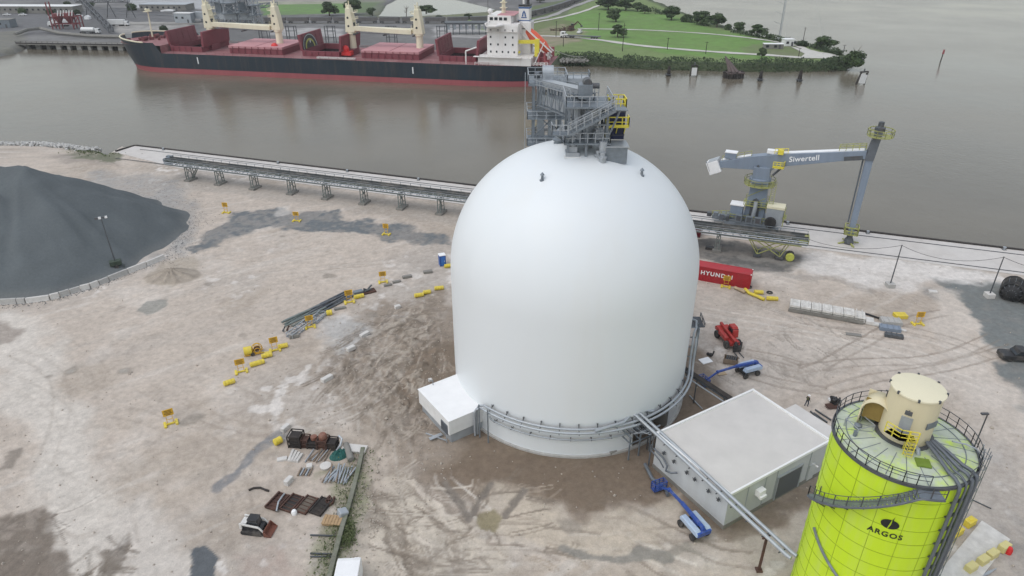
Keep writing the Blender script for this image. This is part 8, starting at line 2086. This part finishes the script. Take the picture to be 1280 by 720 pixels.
t = thing('loading_boom', 'grey inclined truss boom joining the steel towers', 'conveyor', G(268,24)); mb = MB(); mb.truss((0,0,9), G(330,24)-G(268,24)+Vector((0,0,15)), 3, 3, 12, .2); mb.build('truss', m_steel_pale, t); mb = MB(); mb.truss((6,-8,5), Vector((46,-10,9)), 2.5, 2.5, 8, .2); mb.build('lower_truss', m_steel, t)
# dark truss conveyor and red hopper by the dock
q = G(108,22); t = thing('truss_conveyor', 'dark green inclined truss conveyor left of the ship bow', 'conveyor', q); mb = MB(); mb.truss((0,0,10), G(140,42)-q+Vector((0,0,1)), 2.5, 2.5, 9, .2); mb.truss((-4,0,9.5),(30,2,9.5),2.2,2,7,.18); mb.build('truss', m_steel_dark, t); mb = MB()
for x in (0,14,27): mb.bar((x,0,0),(x+3,0,9.5),.4); mb.bar((x+6,0,0),(x+3,0,9.5),.4)
mb.build('support_post', m_steel_dark, t)
t = thing('red_hopper', 'red steel hopper stand with white struts on the far dock', 'hopper', G(86,36), .1); mb = MB(); m_rs = M('faded_red_steel', (.20,.045,.05), .6, .25, .5)
for x in (-8,-4,4,8):
    for y in (-2,2): mb.bar((x,y,0),(x,y,7.5 if x > -7 else 15),.55)
for z in (3,7): mb.bar((-8,-2,z),(8,-2,z),.45); mb.bar((-8,2,z),(8,2,z),.45)
mb.bar((-8,-2,1),(-4,-2,7),.4); mb.bar((4,-2,1),(8,-2,7),.4); mb.build('frame', m_rs, t); mb = MB(); mb.lathe([(.8,3),(3.2,7),(3.2,9)], (2,0,0), 10); mb.lathe([(.8,3),(3.0,7),(3.0,8.6)], (-4,0,0), 10); mb.build('bin', m_rs, t); mb = MB()
for k in range(6): mb.bar((-3+k*1.6,-2.6,7.5),(-2+k*1.6,-2.6,10.5),.5)
mb.build('strut', m_white, t)
def lorry(p, rz, lab, kind):
    t = thing('tank_truck' if kind == 'tank' else 'box_truck', lab, 'truck', G(*p), rz); mb = MB(); mb.prism_xz([(0,.6),(2.3,.6),(2.3,1.7),(1.7,2.9),(0,2.9)], -1.2, 1.2); c_ = mb.build('cab', m_vwhite, t, bevel=.1)
    mb = MB(); mb.box((1.95,0,2.2),(.4,2.1,.8), rot=Matrix.Rotation(-.45,3,'Y')); mb.build('window', m_glass, c_)
    mb = MB()
    if kind == 'tank': mb.lathe([(.5,-7.4),(1.25,-7.1),(1.25,.2),(.5,.5)], n=18); Mx = Matrix.Rotation(PI/2,3,'Y'); mb.v = [tuple(Mx @ Vector(v)+Vector((-1.2,0,2.2))) for v in mb.v]
    else: mb.box((-5.2,0,2.4),(10,2.5,2.7))
    mb.build('tank' if kind == 'tank' else 'box', m_vwhite, t, smooth=40)
    mb = MB(); mb.box((-4,0,.85),(11,1.1,.35)); mb.build('chassis', m_steel_dark, t)
    for x in (1.3,-1.8,-3.0,-7.6,-8.8):
        for s in (-1.0,1.0): wheel(t, x, s, .5, .4)
    return t
lorry((121,42), -.06, 'white tank truck on the far dock beside the ship bow', 'tank'); lorry((66,33), PI+.1, 'white lorry in front of the red hopper', 'box'); lorry((157,32.5), 0, 'white box lorry behind the ship bow', 'box')
for k, (p, rz, lab) in enumerate((((9,19.5),.1,'white car left of two at the far left'),((29,19.5),0,'white car right of two at the far left'),((66,22),.2,'white car behind the red hopper'),((99,21),.3,'white car right of the red hopper'))):
    t = thing('parked_car', lab, 'car', G(*p), rz, 'cars on the far terminal'); car_parts(t, 4.8, 1.9, 1.6, m_vwhite)
for k, (p, s, lab, mt) in enumerate((((110,24),(3,3,2.5),'small white tent left of the truss conveyor',m_palewhite),((186,12),(9,4,1.2),'left white flat pallet stack behind the bow',m_palewhite),((210,14),(9,4,1.2),'right white flat pallet stack behind the bow',m_palewhite))):
    mb = MB(); mb.prism_xz([(-s[0]/2,0),(s[0]/2,0),(s[0]/2,s[2]*.6),(0,s[2]),(-s[0]/2,s[2]*.6)], -s[1]/2, s[1]/2); o = mb.build('white_tent' if k == 0 else 'pallet_stack', mt, bevel=.05); o.location = G(*p); tag(o, lab, 'tent' if k == 0 else 'pallets')
# mooring gantries seen between the ship cranes, and the arched shed behind the last hold
for k, (px, lab) in enumerate(((366,'dark twin post gantry right of the second ship crane'),(414,'dark twin post gantry left of the third ship crane'),(490,'dark post gantry behind the third ship crane'),(553,'dark twin post gantry right of the fourth ship crane'),(332,'dark post gantry below the first ship jib'))):
    t = thing('mooring_gantry', lab, 'gantry', G(px,54), 0, 'dark gantries behind the ship'); mb = MB(); hh_ = top_z(px,54,32)
    for x in (-2.6,-1.2,1.6,2.8): mb.bar((x,0,0),(x,0,hh_),.35)
    for z in (.35,.7,.97): mb.bar((-2.6,0,hh_*z),(2.8,0,hh_*z),.3)
    mb.build('posts', m_steel_dark, t)
t = thing('open_shed', 'dark roofed open shed with white bays behind the last ship hold', 'shed', G(596,42), .02); mb = MB(); mb.box((0,0,6),(36,9,.8)); mb.build('roof', m_steel_dark, t); mb = MB()
for k in range(10): mb.box((-16+k*3.5,-3.6,4),(1.9,.6,2.6))
mb.build('bay_panel', m_steel_pale, t); mb = MB()
for k in range(10): mb.bar((-17+k*3.7,-4,0),(-17+k*3.7,-4,5.8),.4)
mb.build('posts', m_steel_dark, t)
for yy in (9.5,11.5,13.5,16.5): ribbon('rail_track', [(-20,yy-.6),(110,yy),(200,yy+2.5),(318,yy+9)], 1.8, m_steel_dark, .13+.004*yy)
ribbon('dock_lane', [(100,46),(250,50),(400,55),(560,60),(640,62)], 9, m_asph, .115)
